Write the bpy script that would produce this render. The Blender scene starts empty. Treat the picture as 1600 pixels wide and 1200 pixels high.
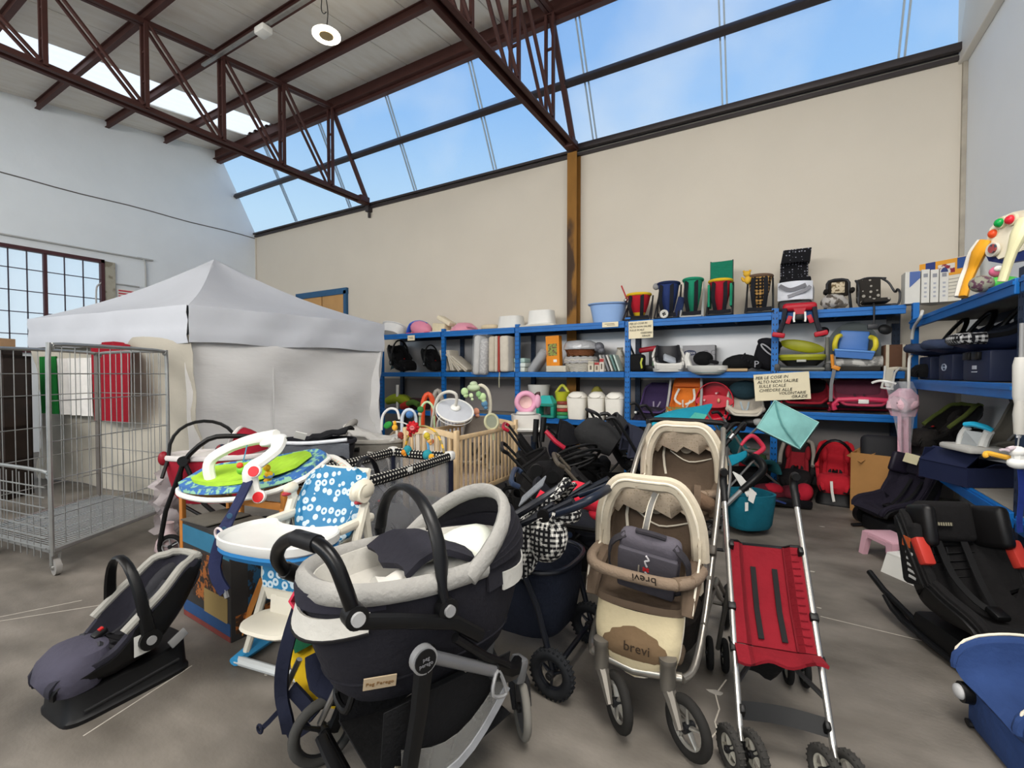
import bpy, bmesh, math, random
from mathutils import Vector as V, Matrix, Euler
random.seed(7)
S = bpy.context.scene
COL = S.collection
PI = math.pi
# ---------------------------------------------------------------- camera
FPX, CAMZ, YAW, PITCH = 720.0, 1.5, math.radians(30), math.radians(1.27)
cam = bpy.data.cameras.new('camera')
cam.sensor_width = 36
cam.lens = FPX / 1600 * 36
cam.clip_start = .05
camo = bpy.data.objects.new('camera', cam)
COL.objects.link(camo)
camo.location = (0, 0, CAMZ)
camo.rotation_euler = (PI / 2 - PITCH, 0, YAW)
S.camera = camo
# ---------------------------------------------------------------- world (sky), lights, exposure
S.view_settings.view_transform = 'Standard'
S.view_settings.look = 'None'
S.view_settings.gamma = 1
S.view_settings.use_curve_mapping = False
S.view_settings.exposure = 0.0
w = bpy.data.worlds.new('sky')
S.world = w
w.use_nodes = True
nt = w.node_tree
nt.nodes.clear()
def wn(t): return nt.nodes.new(t)
out, bg, tc, sep, ramp = wn('ShaderNodeOutputWorld'), wn('ShaderNodeBackground'), wn('ShaderNodeTexCoord'), wn('ShaderNodeSeparateXYZ'), wn('ShaderNodeValToRGB')
nz, cr, mx = wn('ShaderNodeTexNoise'), wn('ShaderNodeValToRGB'), wn('ShaderNodeMix')
mx.data_type = 'RGBA'
nt.links.new(tc.outputs['Generated'], sep.inputs[0])
nt.links.new(sep.outputs['Z'], ramp.inputs[0])
e = ramp.color_ramp.elements
e[0].position = 0.0; e[0].color = (.78, .91, 1, 1)
e[1].position = .75; e[1].color = (.22, .43, .88, 1)
e2 = e.new(.48); e2.color = (.30, .57, .98, 1)
e3 = e.new(.30); e3.color = (.52, .77, 1, 1)
nz.inputs['Scale'].default_value = 2.3
nz.inputs['Detail'].default_value = 5
nt.links.new(tc.outputs['Generated'], nz.inputs['Vector'])
cr.color_ramp.elements[0].position = .50; cr.color_ramp.elements[0].color = (0, 0, 0, 1)
cr.color_ramp.elements[1].position = .74; cr.color_ramp.elements[1].color = (.75, .75, .75, 1)
nt.links.new(nz.outputs['Fac'], cr.inputs[0])
nt.links.new(cr.outputs[0], mx.inputs[0])
nt.links.new(ramp.outputs[0], mx.inputs[6])
mx.inputs[7].default_value = (.82, .9, .97, 1)
nt.links.new(mx.outputs[2], bg.inputs[0])
bg.inputs[1].default_value = 1.0
nt.links.new(bg.outputs[0], out.inputs[0])
def area(loc, target, sx, sy, power, col):
    l = bpy.data.lights.new('fill_light', 'AREA')
    l.shape = 'RECTANGLE'; l.size = sx; l.size_y = sy; l.energy = power; l.color = col
    o = bpy.data.objects.new('fill_light', l); COL.objects.link(o)
    o.location = loc
    o.rotation_euler = (V(target) - V(loc)).to_track_quat('-Z', 'Y').to_euler()
    return o
area((-3.8, -4.6, 4.9), (-2.8, 4.5, 3.0), 13, 2.0, 760, (1.0, .95, .89))   # added fill behind the camera, standing in for the next bay's unseen north light
area((.7, .9, 5.8), (.8, 1.3, 0), 2.2, 2.4, 270, (1.0, .96, .91))         # added fill lamp overhead, out of view, to brighten the right side
sl = bpy.data.lights.new('sun', 'SUN'); sl.energy = 3.2; sl.angle = .01; sl.color = (1, .95, .88)
so = bpy.data.objects.new('sun', sl); COL.objects.link(so); so.rotation_euler = (math.radians(33), 0, math.radians(-6))   # high, from behind the camera; the roof keeps it out but for the clear sheet
# ---------------------------------------------------------------- pixel of the photo -> point of the room
cp, sp = math.cos(PITCH), math.sin(PITCH)
cy, sy = math.cos(YAW), math.sin(YAW)
RV, FV, UV_ = V((cy, sy, 0)), V((-sy * cp, cy * cp, -sp)), V((-sy * sp, cy * sp, cp))
EYE = V((0, 0, CAMZ))
def ray(px, py): return FV + RV * ((px - 800) / FPX) + UV_ * ((600 - py) / FPX)
def pt(px, py, d): return EYE + ray(px, py) * d
def fl(px, py, z=0.0):
    r = ray(px, py); return EYE + r * ((z - CAMZ) / r.z)
def onY(px, py, Y):
    r = ray(px, py); return EYE + r * (Y / r.y)
def onX(px, py, X):
    r = ray(px, py); return EYE + r * (X / r.x)
# ---------------------------------------------------------------- materials
def lin(c):
    if isinstance(c, int): c = ((c >> 16) & 255, (c >> 8) & 255, c & 255)
    k = min(1, .5 + .5 * max(c) / 85)     # dark dyes and plastics are deeper than their hex swatch
    c = [x * k for x in c]
    return tuple((x / 255 / 12.92 if x <= 10.3 else ((x / 255 + .055) / 1.055) ** 2.4) for x in c) + (1,)
_m = {}
def mt(col, rough=.65, metal=0, bump=0.0, bs=60, var=.12, vs=9, pat=None, col2=None, ps=20, alpha=None, emit=0, coat=0, trans=0, stretch=None):
    key = (col, rough, metal, bump, bs, var, vs, pat, col2, ps, alpha, emit, coat, trans, stretch)
    if key in _m: return _m[key]
    m = bpy.data.materials.new('%s_%s' % (pat or 'plain', '%06x' % col if isinstance(col, int) else 'mix'))
    m.use_nodes = True
    N, L = m.node_tree.nodes, m.node_tree.links
    p = N['Principled BSDF']; o = N['Material Output']
    tc = N.new('ShaderNodeTexCoord')
    def nn(t, **kw):
        n = N.new(t)
        for a, b in kw.items(): setattr(n, a, b)
        return n
    def math_(op, a, b=None):
        n = nn('ShaderNodeMath', operation=op)
        for i, x in enumerate((a, b)):
            if x is None: continue
            if isinstance(x, (int, float)): n.inputs[i].default_value = x
            else: L.new(x, n.inputs[i])
        return n.outputs[0]
    def mixc(f, a, b):
        n = nn('ShaderNodeMix', data_type='RGBA')
        if isinstance(f, (int, float)): n.inputs[0].default_value = f
        else: L.new(f, n.inputs[0])
        for i, x in ((6, a), (7, b)):
            if isinstance(x, tuple): n.inputs[i].default_value = x
            else: L.new(x, n.inputs[i])
        return n.outputs[2]
    base = lin(col)
    vec = tc.outputs['Object']
    if stretch:
        mp = nn('ShaderNodeMapping'); mp.inputs['Scale'].default_value = stretch
        L.new(vec, mp.inputs[0]); svec = mp.outputs[0]
    else: svec = vec
    c = base
    if pat:
        c2 = lin(col2 if col2 is not None else 0xffffff)
        if pat == 'gingham':
            sx = nn('ShaderNodeSeparateXYZ'); L.new(vec, sx.inputs[0]); t = None
            for i in range(3):
                q = math_('GREATER_THAN', math_('FRACT', math_('MULTIPLY', sx.outputs[i], ps)), .5)
                t = q if t is None else math_('ADD', t, q)
            c = mixc(math_('MULTIPLY', math_('MINIMUM', t, 2.0), .5), base, c2)
        elif pat == 'check':
            sx = nn('ShaderNodeSeparateXYZ'); L.new(vec, sx.inputs[0]); t = None
            for i in range(3):
                q = math_('GREATER_THAN', math_('FRACT', math_('MULTIPLY', sx.outputs[i], ps)), .6)
                t = q if t is None else math_('ADD', t, q)
            c = mixc(math_('GREATER_THAN', t, 1.5), base, c2)
        elif pat == 'grid':
            sx = nn('ShaderNodeSeparateXYZ'); L.new(vec, sx.inputs[0]); t = None
            for i in range(3):
                q = math_('LESS_THAN', math_('FRACT', math_('MULTIPLY', sx.outputs[i], ps)), .24)
                t = q if t is None else math_('MAXIMUM', t, q)
            c = mixc(t, base, c2)
        elif pat in ('dots', 'rings'):
            vo = nn('ShaderNodeTexVoronoi'); vo.inputs['Scale'].default_value = ps; vo.inputs['Randomness'].default_value = .35 if pat == 'dots' else .55
            L.new(vec, vo.inputs['Vector'])
            if pat == 'dots': c = mixc(math_('LESS_THAN', vo.outputs['Distance'], .26), base, c2)
            else:
                a = math_('LESS_THAN', vo.outputs['Distance'], .42)
                b = math_('LESS_THAN', vo.outputs['Distance'], .16)
                c = mixc(math_('SUBTRACT', a, b), base, c2)
        elif pat in ('stripe_x', 'stripe_y', 'stripe_z'):
            sx = nn('ShaderNodeSeparateXYZ'); L.new(vec, sx.inputs[0])
            q = math_('GREATER_THAN', math_('FRACT', math_('MULTIPLY', sx.outputs['xyz'.index(pat[-1])], ps)), .5)
            c = mixc(q, base, c2)
        elif pat in ('blot', 'wood', 'grain'):
            n1 = nn('ShaderNodeTexNoise'); n1.inputs['Scale'].default_value = ps; n1.inputs['Detail'].default_value = 4
            L.new(svec, n1.inputs['Vector'])
            r = nn('ShaderNodeValToRGB')
            lo, hi = ((.5, .56) if pat == 'blot' else (.32, .68))
            r.color_ramp.elements[0].position = lo; r.color_ramp.elements[1].position = hi
            L.new(n1.outputs['Fac'], r.inputs[0])
            c = mixc(r.outputs[0], base, c2)
    if var:
        n2 = nn('ShaderNodeTexNoise'); n2.inputs['Scale'].default_value = vs; n2.inputs['Detail'].default_value = 5
        L.new(svec, n2.inputs['Vector'])
        k = math_('ADD', math_('MULTIPLY', n2.outputs['Fac'], 2 * var), 1 - var)
        hs = nn('ShaderNodeHueSaturation')
        L.new(k, hs.inputs['Value'])
        if isinstance(c, tuple): hs.inputs['Color'].default_value = c
        else: L.new(c, hs.inputs['Color'])
        c = hs.outputs[0]
    if isinstance(c, tuple): p.inputs['Base Color'].default_value = c
    else: L.new(c, p.inputs['Base Color'])
    p.inputs['Roughness'].default_value = rough
    p.inputs['Metallic'].default_value = metal
    if not metal: p.inputs['Specular IOR Level'].default_value = .3
    if coat: p.inputs['Coat Weight'].default_value = coat
    if emit:
        p.inputs['Emission Color'].default_value = base; p.inputs['Emission Strength'].default_value = emit
    if bump:
        n3 = nn('ShaderNodeTexNoise'); n3.inputs['Scale'].default_value = bs; n3.inputs['Detail'].default_value = 3
        L.new(svec, n3.inputs['Vector'])
        bn = nn('ShaderNodeBump'); bn.inputs['Strength'].default_value = bump; bn.inputs['Distance'].default_value = .01
        L.new(n3.outputs['Fac'], bn.inputs['Height']); L.new(bn.outputs[0], p.inputs['Normal'])
    if alpha is not None or trans:
        mxs = nn('ShaderNodeMixShader')
        other = nn('ShaderNodeBsdfTransparent') if alpha is not None else nn('ShaderNodeBsdfTranslucent')
        if trans: 
            other.inputs[0].default_value = base
        mxs.inputs[0].default_value = alpha if alpha is not None else 1 - trans
        L.new(other.outputs[0], mxs.inputs[1]); L.new(p.outputs[0], mxs.inputs[2]); L.new(mxs.outputs[0], o.inputs[0])
    _m[key] = m
    return m
def cloth(col, **k):
    k.setdefault('rough', .92); k.setdefault('bump', .5); k.setdefault('bs', 28); k.setdefault('var', .16); return mt(col, **k)
def plast(col, **k):
    k.setdefault('rough', .42); k.setdefault('var', .06); return mt(col, **k)
BLACK = plast(0x131314, rough=.45)
RUBBER = mt(0x1a1a1a, .85, bump=.3, bs=90)
STEEL = mt(0xb4b4b2, .32, 1, var=.1)
ZINC = mt(0xa3a4a2, .38, .75, var=.2, vs=14)
GREYP = plast(0x8e8e8e)
WHITEP = plast(0xe9e8e2)
WOOD = mt(0xcfae82, .55, pat='wood', col2=0xe2c9a2, ps=6, stretch=(1, 1, .15))
# ---------------------------------------------------------------- shapes
def catmull(p, k, closed=False):
    p = [V(x) for x in p]
    if k < 2 or len(p) < 3: return p
    n = len(p); o = []
    for i in range(n if closed else n - 1):
        a, b, c, d = (p[(i + j) % n] if closed else p[min(max(i + j, 0), n - 1)] for j in (-1, 0, 1, 2))
        for q in range(k):
            t = q / k
            o.append(.5 * ((2 * b) + (c - a) * t + (2 * a - 5 * b + 4 * c - d) * t * t + (3 * b - a - 3 * c + d) * t ** 3))
    if not closed: o.append(p[-1])
    return o
def rm(r): return Euler(r).to_matrix() if r else Matrix.Identity(3)
class B:
    def __init__(s): s.v = []; s.f = []
    def add(s, v, f):
        o = len(s.v); s.v += [V(x) for x in v]; s.f += [tuple(i + o for i in q) for q in f]; return s
    def box(s, c, d, r=None, bev=0, seg=2):
        bm = bmesh.new(); bmesh.ops.create_cube(bm, size=1)
        for v in bm.verts: v.co = V((v.co.x * d[0], v.co.y * d[1], v.co.z * d[2]))
        if bev: bmesh.ops.bevel(bm, geom=bm.edges[:], offset=min(bev, min(d) * .49), segments=seg, affect='EDGES', profile=.5)
        M = rm(r); c = V(c)
        bm.verts.index_update()
        s.add([M @ v.co + c for v in bm.verts], [[v.index for v in f.verts] for f in bm.faces]); bm.free(); return s
    def taper(s, c, d, top=(1, 1), r=None, off=(0, 0)):
        # box whose top face is scaled and shifted; c is the centre of the bottom face
        M = rm(r); c = V(c); h = d[2]; v = []
        for z, k, o in ((0, (1, 1), (0, 0)), (h, top, off)):
            for x, y in ((-1, -1), (1, -1), (1, 1), (-1, 1)):
                v.append(M @ V((x * d[0] / 2 * k[0] + o[0], y * d[1] / 2 * k[1] + o[1], z)) + c)
        return s.add(v, [(3, 2, 1, 0), (4, 5, 6, 7), (0, 1, 5, 4), (1, 2, 6, 5), (2, 3, 7, 6), (3, 0, 4, 7)])
    def tube(s, pts, r, n=8, sm=0, closed=False, flat=1.0, up=None):
        p = catmull(pts, sm, closed) if sm else [V(x) for x in pts]
        m = len(p)
        rr = r if isinstance(r, (list, tuple)) else None
        T = []
        for i in range(m):
            a = p[i - 1] if (i or closed) else p[i]; b = p[(i + 1) % m] if (i < m - 1 or closed) else p[i]
            t = b - a
            T.append(t.normalized() if t.length > 1e-9 else V((0, 0, 1)))
        u = V(up) if up else (V((0, 0, 1)) if abs(T[0].z) < .9 else V((1, 0, 0)))
        rings = []
        for i in range(m):
            if up: u = V(up)
            nrm = (u - T[i] * u.dot(T[i]))
            nrm = nrm.normalized() if nrm.length > 1e-6 else T[i].orthogonal().normalized()
            bn = T[i].cross(nrm); u = nrm
            if rr:
                q = i / max(m - 1, 1) * (len(rr) - 1); j = min(int(q), len(rr) - 2); R = rr[j] + (rr[j + 1] - rr[j]) * (q - j)
            else: R = r
            rings.append([p[i] + nrm * (R * flat * math.cos(2 * PI * k / n)) + bn * (R * math.sin(2 * PI * k / n)) for k in range(n)])
        if closed:
            o = len(s.v); s.v += [x for g in rings for x in g]
            for i in range(m):
                for k in range(n):
                    a, b = i * n, ((i + 1) % m) * n
                    s.f.append(tuple(o + x for x in (a + k, a + (k + 1) % n, b + (k + 1) % n, b + k)))
            return s
        return s.loft(rings)
    def strap(s, pts, w, t=.004, up=(0, 0, 1), sm=0):
        # flat band: w across, t thick, up = direction of its face
        p = catmull(pts, sm) if sm else [V(x) for x in pts]
        rings = []
        for i, q in enumerate(p):
            a = p[max(i - 1, 0)]; b = p[min(i + 1, len(p) - 1)]
            T = (b - a).normalized(); side = T.cross(V(up))
            side = side.normalized() if side.length > 1e-5 else T.orthogonal().normalized()
            nn_ = side.cross(T).normalized()
            rings.append([q + side * w / 2 + nn_ * t / 2, q - side * w / 2 + nn_ * t / 2, q - side * w / 2 - nn_ * t / 2, q + side * w / 2 - nn_ * t / 2])
        return s.loft(rings)
    def loft(s, rings, c0=True, c1=True):
        o = len(s.v); n = len(rings[0])
        s.v += [V(x) for g in rings for x in g]
        for i in range(len(rings) - 1):
            for k in range(n):
                a, b = i * n, (i + 1) * n
                s.f.append(tuple(o + x for x in (a + k, a + (k + 1) % n, b + (k + 1) % n, b + k)))
        if c0: s.f.append(tuple(o + k for k in range(n - 1, -1, -1)))
        if c1: s.f.append(tuple(o + (len(rings) - 1) * n + k for k in range(n)))
        return s
    def oval(s, secs, n=24, c0=True, c1=True, pw=2.0):
        # secs: (z, cx, cy, rx, ry) stacked superellipse rings
        R = []
        for z, cx, cy_, rx, ry in secs:
            g = []
            for k in range(n):
                a = 2 * PI * k / n; ca, sa = math.cos(a), math.sin(a)
                g.append((cx + rx * math.copysign(abs(ca) ** (2 / pw), ca), cy_ + ry * math.copysign(abs(sa) ** (2 / pw), sa), z))
            R.append(g)
        return s.loft(R, c0, c1)
    def ell(s, c, r, n=14, m=8, rot=None):
        M = rm(rot); c = V(c); v = [M @ V((0, 0, -r[2])) + c]
        for i in range(1, m):
            ph = PI * i / m - PI / 2
            for k in range(n):
                a = 2 * PI * k / n
                v.append(M @ V((r[0] * math.cos(ph) * math.cos(a), r[1] * math.cos(ph) * math.sin(a), r[2] * math.sin(ph))) + c)
        v.append(M @ V((0, 0, r[2])) + c); f = []
        for k in range(n):
            f.append((0, 1 + (k + 1) % n, 1 + k)); f.append((len(v) - 1, 1 + (m - 2) * n + k, 1 + (m - 2) * n + (k + 1) % n))
            for i in range(m - 2):
                a, b = 1 + i * n, 1 + (i + 1) * n
                f.append((a + k, a + (k + 1) % n, b + (k + 1) % n, b + k))
        return s.add(v, f)
    def lathe(s, prof, n=20, c=(0, 0, 0), rot=None):
        M = rm(rot); c = V(c)
        R = [[M @ V((r * math.cos(2 * PI * k / n), r * math.sin(2 * PI * k / n), z)) + c for k in range(n)] for r, z in prof]
        return s.loft(R, prof[0][0] > 1e-6, prof[-1][0] > 1e-6)
    def disc(s, c, ax, r, t, n=16):
        # short cylinder centred at c along axis ax
        ax = V(ax).normalized(); c = V(c); return s.tube([c - ax * t / 2, c + ax * t / 2], r, n)
    def sheet(s, rows, t=.006):
        P = [[V(x) for x in r] for r in rows]; a, b = len(P), len(P[0])
        top, bot = [], []
        for i in range(a):
            for j in range(b):
                du = P[min(i + 1, a - 1)][j] - P[max(i - 1, 0)][j]; dv = P[i][min(j + 1, b - 1)] - P[i][max(j - 1, 0)]
                n = du.cross(dv); n = n.normalized() if n.length > 1e-9 else V((0, 0, 1))
                top.append(P[i][j] + n * t / 2); bot.append(P[i][j] - n * t / 2)
        o = len(s.v); s.v += top + bot; h = a * b
        I = lambda i, j: o + i * b + j
        for i in range(a - 1):
            for j in range(b - 1):
                s.f.append((I(i, j), I(i, j + 1), I(i + 1, j + 1), I(i + 1, j)))
                s.f.append((h + I(i, j), h + I(i + 1, j), h + I(i + 1, j + 1), h + I(i, j + 1)))
        E = [(i, 0) for i in range(a)] + [(a - 1, j) for j in range(1, b)] + [(i, b - 1) for i in range(a - 2, -1, -1)] + [(0, j) for j in range(b - 2, 0, -1)]
        for q in range(len(E)):
            x, y = E[q], E[(q + 1) % len(E)]
            s.f.append((I(*x), I(*y), h + I(*y), h + I(*x)))
        return s
    def prism(s, poly, t, M=None):
        # outline in the local XZ plane, thickness t along Y, then matrix M
        M = M or Matrix.Identity(4); n = len(poly)
        v = [M @ V((x, -t / 2, z)) for x, z in poly] + [M @ V((x, t / 2, z)) for x, z in poly]
        return s.add(v, [tuple(range(n)), tuple(range(2 * n - 1, n - 1, -1))] + [(i, i + n, (i + 1) % n + n, (i + 1) % n) for i in range(n)])
    def xf(s, M):
        s.v = [M @ x for x in s.v]; return s
def MAT(loc=(0, 0, 0), r=(0, 0, 0), sc=1):
    return Matrix.Translation(V(loc)) @ Euler(r).to_matrix().to_4x4() @ Matrix.Scale(sc, 4)
def obj(name, b, mat, parent=None, smooth=True, sub=0, ang=40, kind=None):
    me = bpy.data.meshes.new(name)
    me.from_pydata([tuple(v) for v in b.v], [], b.f)
    bm = bmesh.new(); bm.from_mesh(me); bmesh.ops.recalc_face_normals(bm, faces=bm.faces[:]); bm.to_mesh(me); bm.free()
    me.materials.append(mat)
    if smooth:
        me.polygons.foreach_set('use_smooth', [True] * len(me.polygons))
        if not sub: me.set_sharp_from_angle(angle=math.radians(ang))
    o = bpy.data.objects.new(name, me); COL.objects.link(o)
    if parent is not None: o.parent = parent
    if sub:
        md = o.modifiers.new('soft', 'SUBSURF'); md.levels = sub; md.render_levels = sub
    if kind: o['kind'] = kind
    return o
def thing(name, label, cat, loc=(0, 0, 0), rz=0, group=None, rot=None, sc=1):
    o = bpy.data.objects.new(name, None); COL.objects.link(o)
    o.empty_display_size = .05
    o.location = loc; o.rotation_euler = rot if rot else (0, 0, rz); o.scale = (sc, sc, sc)
    o['label'] = label; o['category'] = cat
    if group: o['group'] = group
    return o
def tag(o, label, cat, loc=None, group=None, rot=None):
    o['label'] = label; o['category'] = cat
    if group: o['group'] = group
    if loc is not None: o.location = loc
    if rot is not None: o.rotation_euler = rot
    return o
def struct(name, b, m, parent=None, **k): return obj(name, b, m, parent, kind='structure', **k)
def copy_tree(o, parent=None):
    c = o.copy(); COL.objects.link(c)
    if parent is not None: c.parent = parent
    for ch in list(o.children): copy_tree(ch, c)
    return c
def words(s, size, mat, parent, loc, rot=(PI / 2, 0, 0), name='lettering', ext=.0008, align='CENTER', shear=0, line=1.0):
    cu = bpy.data.curves.new(name, 'FONT'); cu.body = s; cu.size = size; cu.extrude = ext; cu.align_x = align; cu.align_y = 'CENTER'; cu.shear = shear; cu.space_line = line; cu.resolution_u = 2
    t = bpy.data.objects.new(name, cu); COL.objects.link(t)
    bpy.context.view_layer.update()
    me = bpy.data.meshes.new_from_object(t.evaluated_get(bpy.context.evaluated_depsgraph_get()))
    bpy.data.objects.remove(t); bpy.data.curves.remove(cu)
    me.materials.clear(); me.materials.append(mat)
    o = bpy.data.objects.new(name, me); COL.objects.link(o); o.parent = parent; o.location = loc; o.rotation_euler = rot
    return o
def arc(c, a, b, n=12, t0=0, t1=PI):
    # points c + a*cos + b*sin
    c, a, b = V(c), V(a), V(b)
    return [c + a * math.cos(t0 + (t1 - t0) * i / n) + b * math.sin(t0 + (t1 - t0) * i / n) for i in range(n + 1)]
# ================================================================ SETTING
XL, XR, YB = -12.3, 1.88, 7.42
SILL, YR, ZR = 5.27, 6.42, 7.02
def zc(y): return ZR - .125 * (YR - y)
WALLM = mt(0xd3cbbd, .9, bump=.25, bs=5, var=.05, vs=1.3)
WALLL = mt(0xe4e9ec, .9, bump=.35, bs=7, var=.05, vs=2.0)
SOFT = mt(0x827c74, .5, bump=.15, bs=45, var=.34, vs=3.2, pat='grain', col2=0x5a554e, ps=1.7, stretch=(1, 1.6, 1))
OX = mt(0x4c2d28, .6, bump=.1, bs=30, var=.25, vs=5)
DARKST = mt(0x40393a, .5, .2, var=.3, vs=6)
floor = struct('floor', B().box((-4.5, 1.0, -.05), (21, 17, .1)), SOFT, smooth=False)
LINEM = mt(0xb6b0a6, .8, var=.3, vs=30)
for a, b in (((-20, 968), (128, 938)), ((-10, 972), (330, 918)), ((1282, 963), (1440, 1001)), ((130, 1150), (300, 1040))):
    p, q = fl(*a), fl(*b)
    obj('joint', B().strap([p, q], .006, .0016), LINEM, floor)
crk = [fl(*p) for p in ((1135, 1062), (1118, 1085), (1124, 1108), (1117, 1128), (1121, 1142), (1107, 1158))]
obj('crack', B().strap(crk, .006, .0016), mt(0xcfc8ba, .9, var=.3, vs=60), floor)
for x, y, s_ in ((1268, 893, .02), (1280, 950, .012), (1185, 905, .01), (1118, 1082, .03), (415, 1055, .008), (925, 990, .01), (1150, 1052, .012), (1340, 820, .02), (1285, 823, .02)):
    p = fl(x, y)
    g = [p + V((s_ * (1 + .5 * math.sin(k * 2.3)) * math.cos(k), s_ * .6 * math.sin(k), .0008)) for k in [2 * PI * j / 8 for j in range(8)]]
    obj('paint_fleck', B().loft([g, [v + V((0, 0, .001)) for v in g]]), LINEM, floor)
# walls
struct('wall_back', B().box(((XL + XR) / 2, YB + .1, SILL / 2), (XR - XL + .4, .2, SILL)), WALLM, smooth=False)
def slab(poly, x0, x1):
    # outline in the YZ plane extruded from x0 to x1
    n = len(poly); v = [(x0, y, z) for y, z in poly] + [(x1, y, z) for y, z in poly]
    return [v, [tuple(range(n)), tuple(range(2 * n - 1, n - 1, -1))] + [(i, (i + 1) % n, (i + 1) % n + n, i + n) for i in range(n)]]
wl = struct('wall_left', B().box((XL - .1, -1.9, .95), (.2, 18.6, 1.9)).add(*slab([(-11.2, 3.88), (YB, 3.88), (YB, SILL), (YR + .1, ZR), (YR, ZR + .1), (-11.2, ZR - 2)], XL - .2, XL))
       .box((XL - .1, 5.78, 2.89), (.2, 3.28, 1.98)).box((XL - .1, -7.6, 2.89), (.2, 7.2, 1.98)), WALLL, smooth=False)
obj('wall_crack', B().strap([(XL + .002, y, 5.16 + .012 * math.sin(y * 3)) for y in [-3 + .4 * i for i in range(27)]], .022, .006, up=(1, 0, 0)), mt(0x5a5654, .9, var=.4, vs=25), wl)
wr = struct('wall_right', B().box((XR + .1, -.9, 4), (.2, 17, 8.2)), mt(0xe6eaee, .9, bump=.25, bs=5, var=.04, vs=1.3), smooth=False)
struct('trim_1', B().box((XR - .04, -.9, 6.6), (.08, 16.7, 2.9), bev=.01), mt(0xdad6ce, .9, var=.05, vs=2), smooth=False)
struct('trim_2', B().box((XR - .02, YB - .02, 2.6), (.05, .05, 5.2), bev=.008), mt(0xaaa396, .9, var=.35, vs=6), smooth=False)
struct('trim_3', B().box((XL + .015, YB - .015, 2.65), (.03, .03, 5.3)), WALLM, smooth=False)
# low grey plaster on the back wall, shelf shade put into its tone
struct('shaded_dado_back', B().box(((XL + XR) / 2, YB - .006, .7), (XR - XL, .012, 1.4)), mt(0x8d8886, .85, bump=.2, bs=6, var=.12, vs=2), smooth=False)
# ceiling: insulated sheets laid along the slope, one strip is clear
CEILM = mt(0xf4f0e8, .8, bump=.2, bs=12, var=.22, vs=3, pat='grain', col2=0xdad4c9, ps=3, stretch=(3, .6, 1))
LIGHTM = mt(0xeff0ea, .5, trans=.85, var=.05)
y0, y1 = -7.5, YR
ceil = struct('ceiling', B().box((XL + .06, (y0 + y1) / 2, zc((y0 + y1) / 2) + .13), (.12, y1 - y0, .1), (math.atan(.125), 0, 0)), CEILM)
x = XL; k = 0
tilt = math.atan(.125)
while x < XR - .05:
    wd = min(1.4 if k == 0 else 1.0, XR - x)
    lightstrip = (k == 1)
    xa, xb = (x, x + wd)
    yc, ln = (y0 + y1) / 2, (y1 - y0) / math.cos(tilt)
    if lightstrip:
        # the clear sheet runs from below the ridge purlin
        b_ = B()
        g = [[(xa - .03 + (wd + .06) * i / 40, y, zc(y) + .1 + .018 * math.cos(i * PI / 4)) for i in range(41)] for y in (y0, yc, y1)]
        for i in range(2):
            for j in range(40): b_.add([g[i][j], g[i][j + 1], g[i + 1][j + 1], g[i + 1][j]], [(0, 1, 2, 3)])
        obj('roof_light_sheet', b_, LIGHTM, ceil)
    else:
        b_ = B().box(((xa + xb) / 2, yc, zc(yc) + .11), (wd - .012, ln, .05), (tilt, 0, 0), bev=.006, seg=1)
        obj('ceiling_panel', b_, CEILM, ceil, smooth=False)
    x += wd; k += 1
struct('trim_4', B().box(((XL + XR) / 2, (y0 + y1) / 2, zc((y0 + y1) / 2) + .17), (XR - XL - 3.4, y1 - y0, .02), (tilt, 0, 0)).xf(Matrix.Translation((1.6, 0, 0))), CEILM, smooth=False)
# purlins
def ibeam(x0, x1, y, z, h, w_, name):
    b_ = B().box(((x0 + x1) / 2, y, z), (x1 - x0, .012, h)).box(((x0 + x1) / 2, y, z + h / 2), (x1 - x0, w_, .014)).box(((x0 + x1) / 2, y, z - h / 2), (x1 - x0, w_, .014))
    return struct(name, b_, OX, smooth=False)
nodes = [6.36 - 1.06 * i for i in range(10)]
for i, y in enumerate(nodes[1:], 1): ibeam(XL, XR, y, zc(y) + .0, .13, .07, 'purlin')
ibeam(XL, XR, YR - .02, ZR - .02, .24, .12, 'ridge_beam')
struct('ridge_gutter', B().box(((XL + XR) / 2, YR + .06, ZR - .16), (XR - XL, .10, .10)).box(((XL + XR) / 2, YR + .10, ZR + .02), (XR - XL, .03, .3)), OX, smooth=False)
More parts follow.
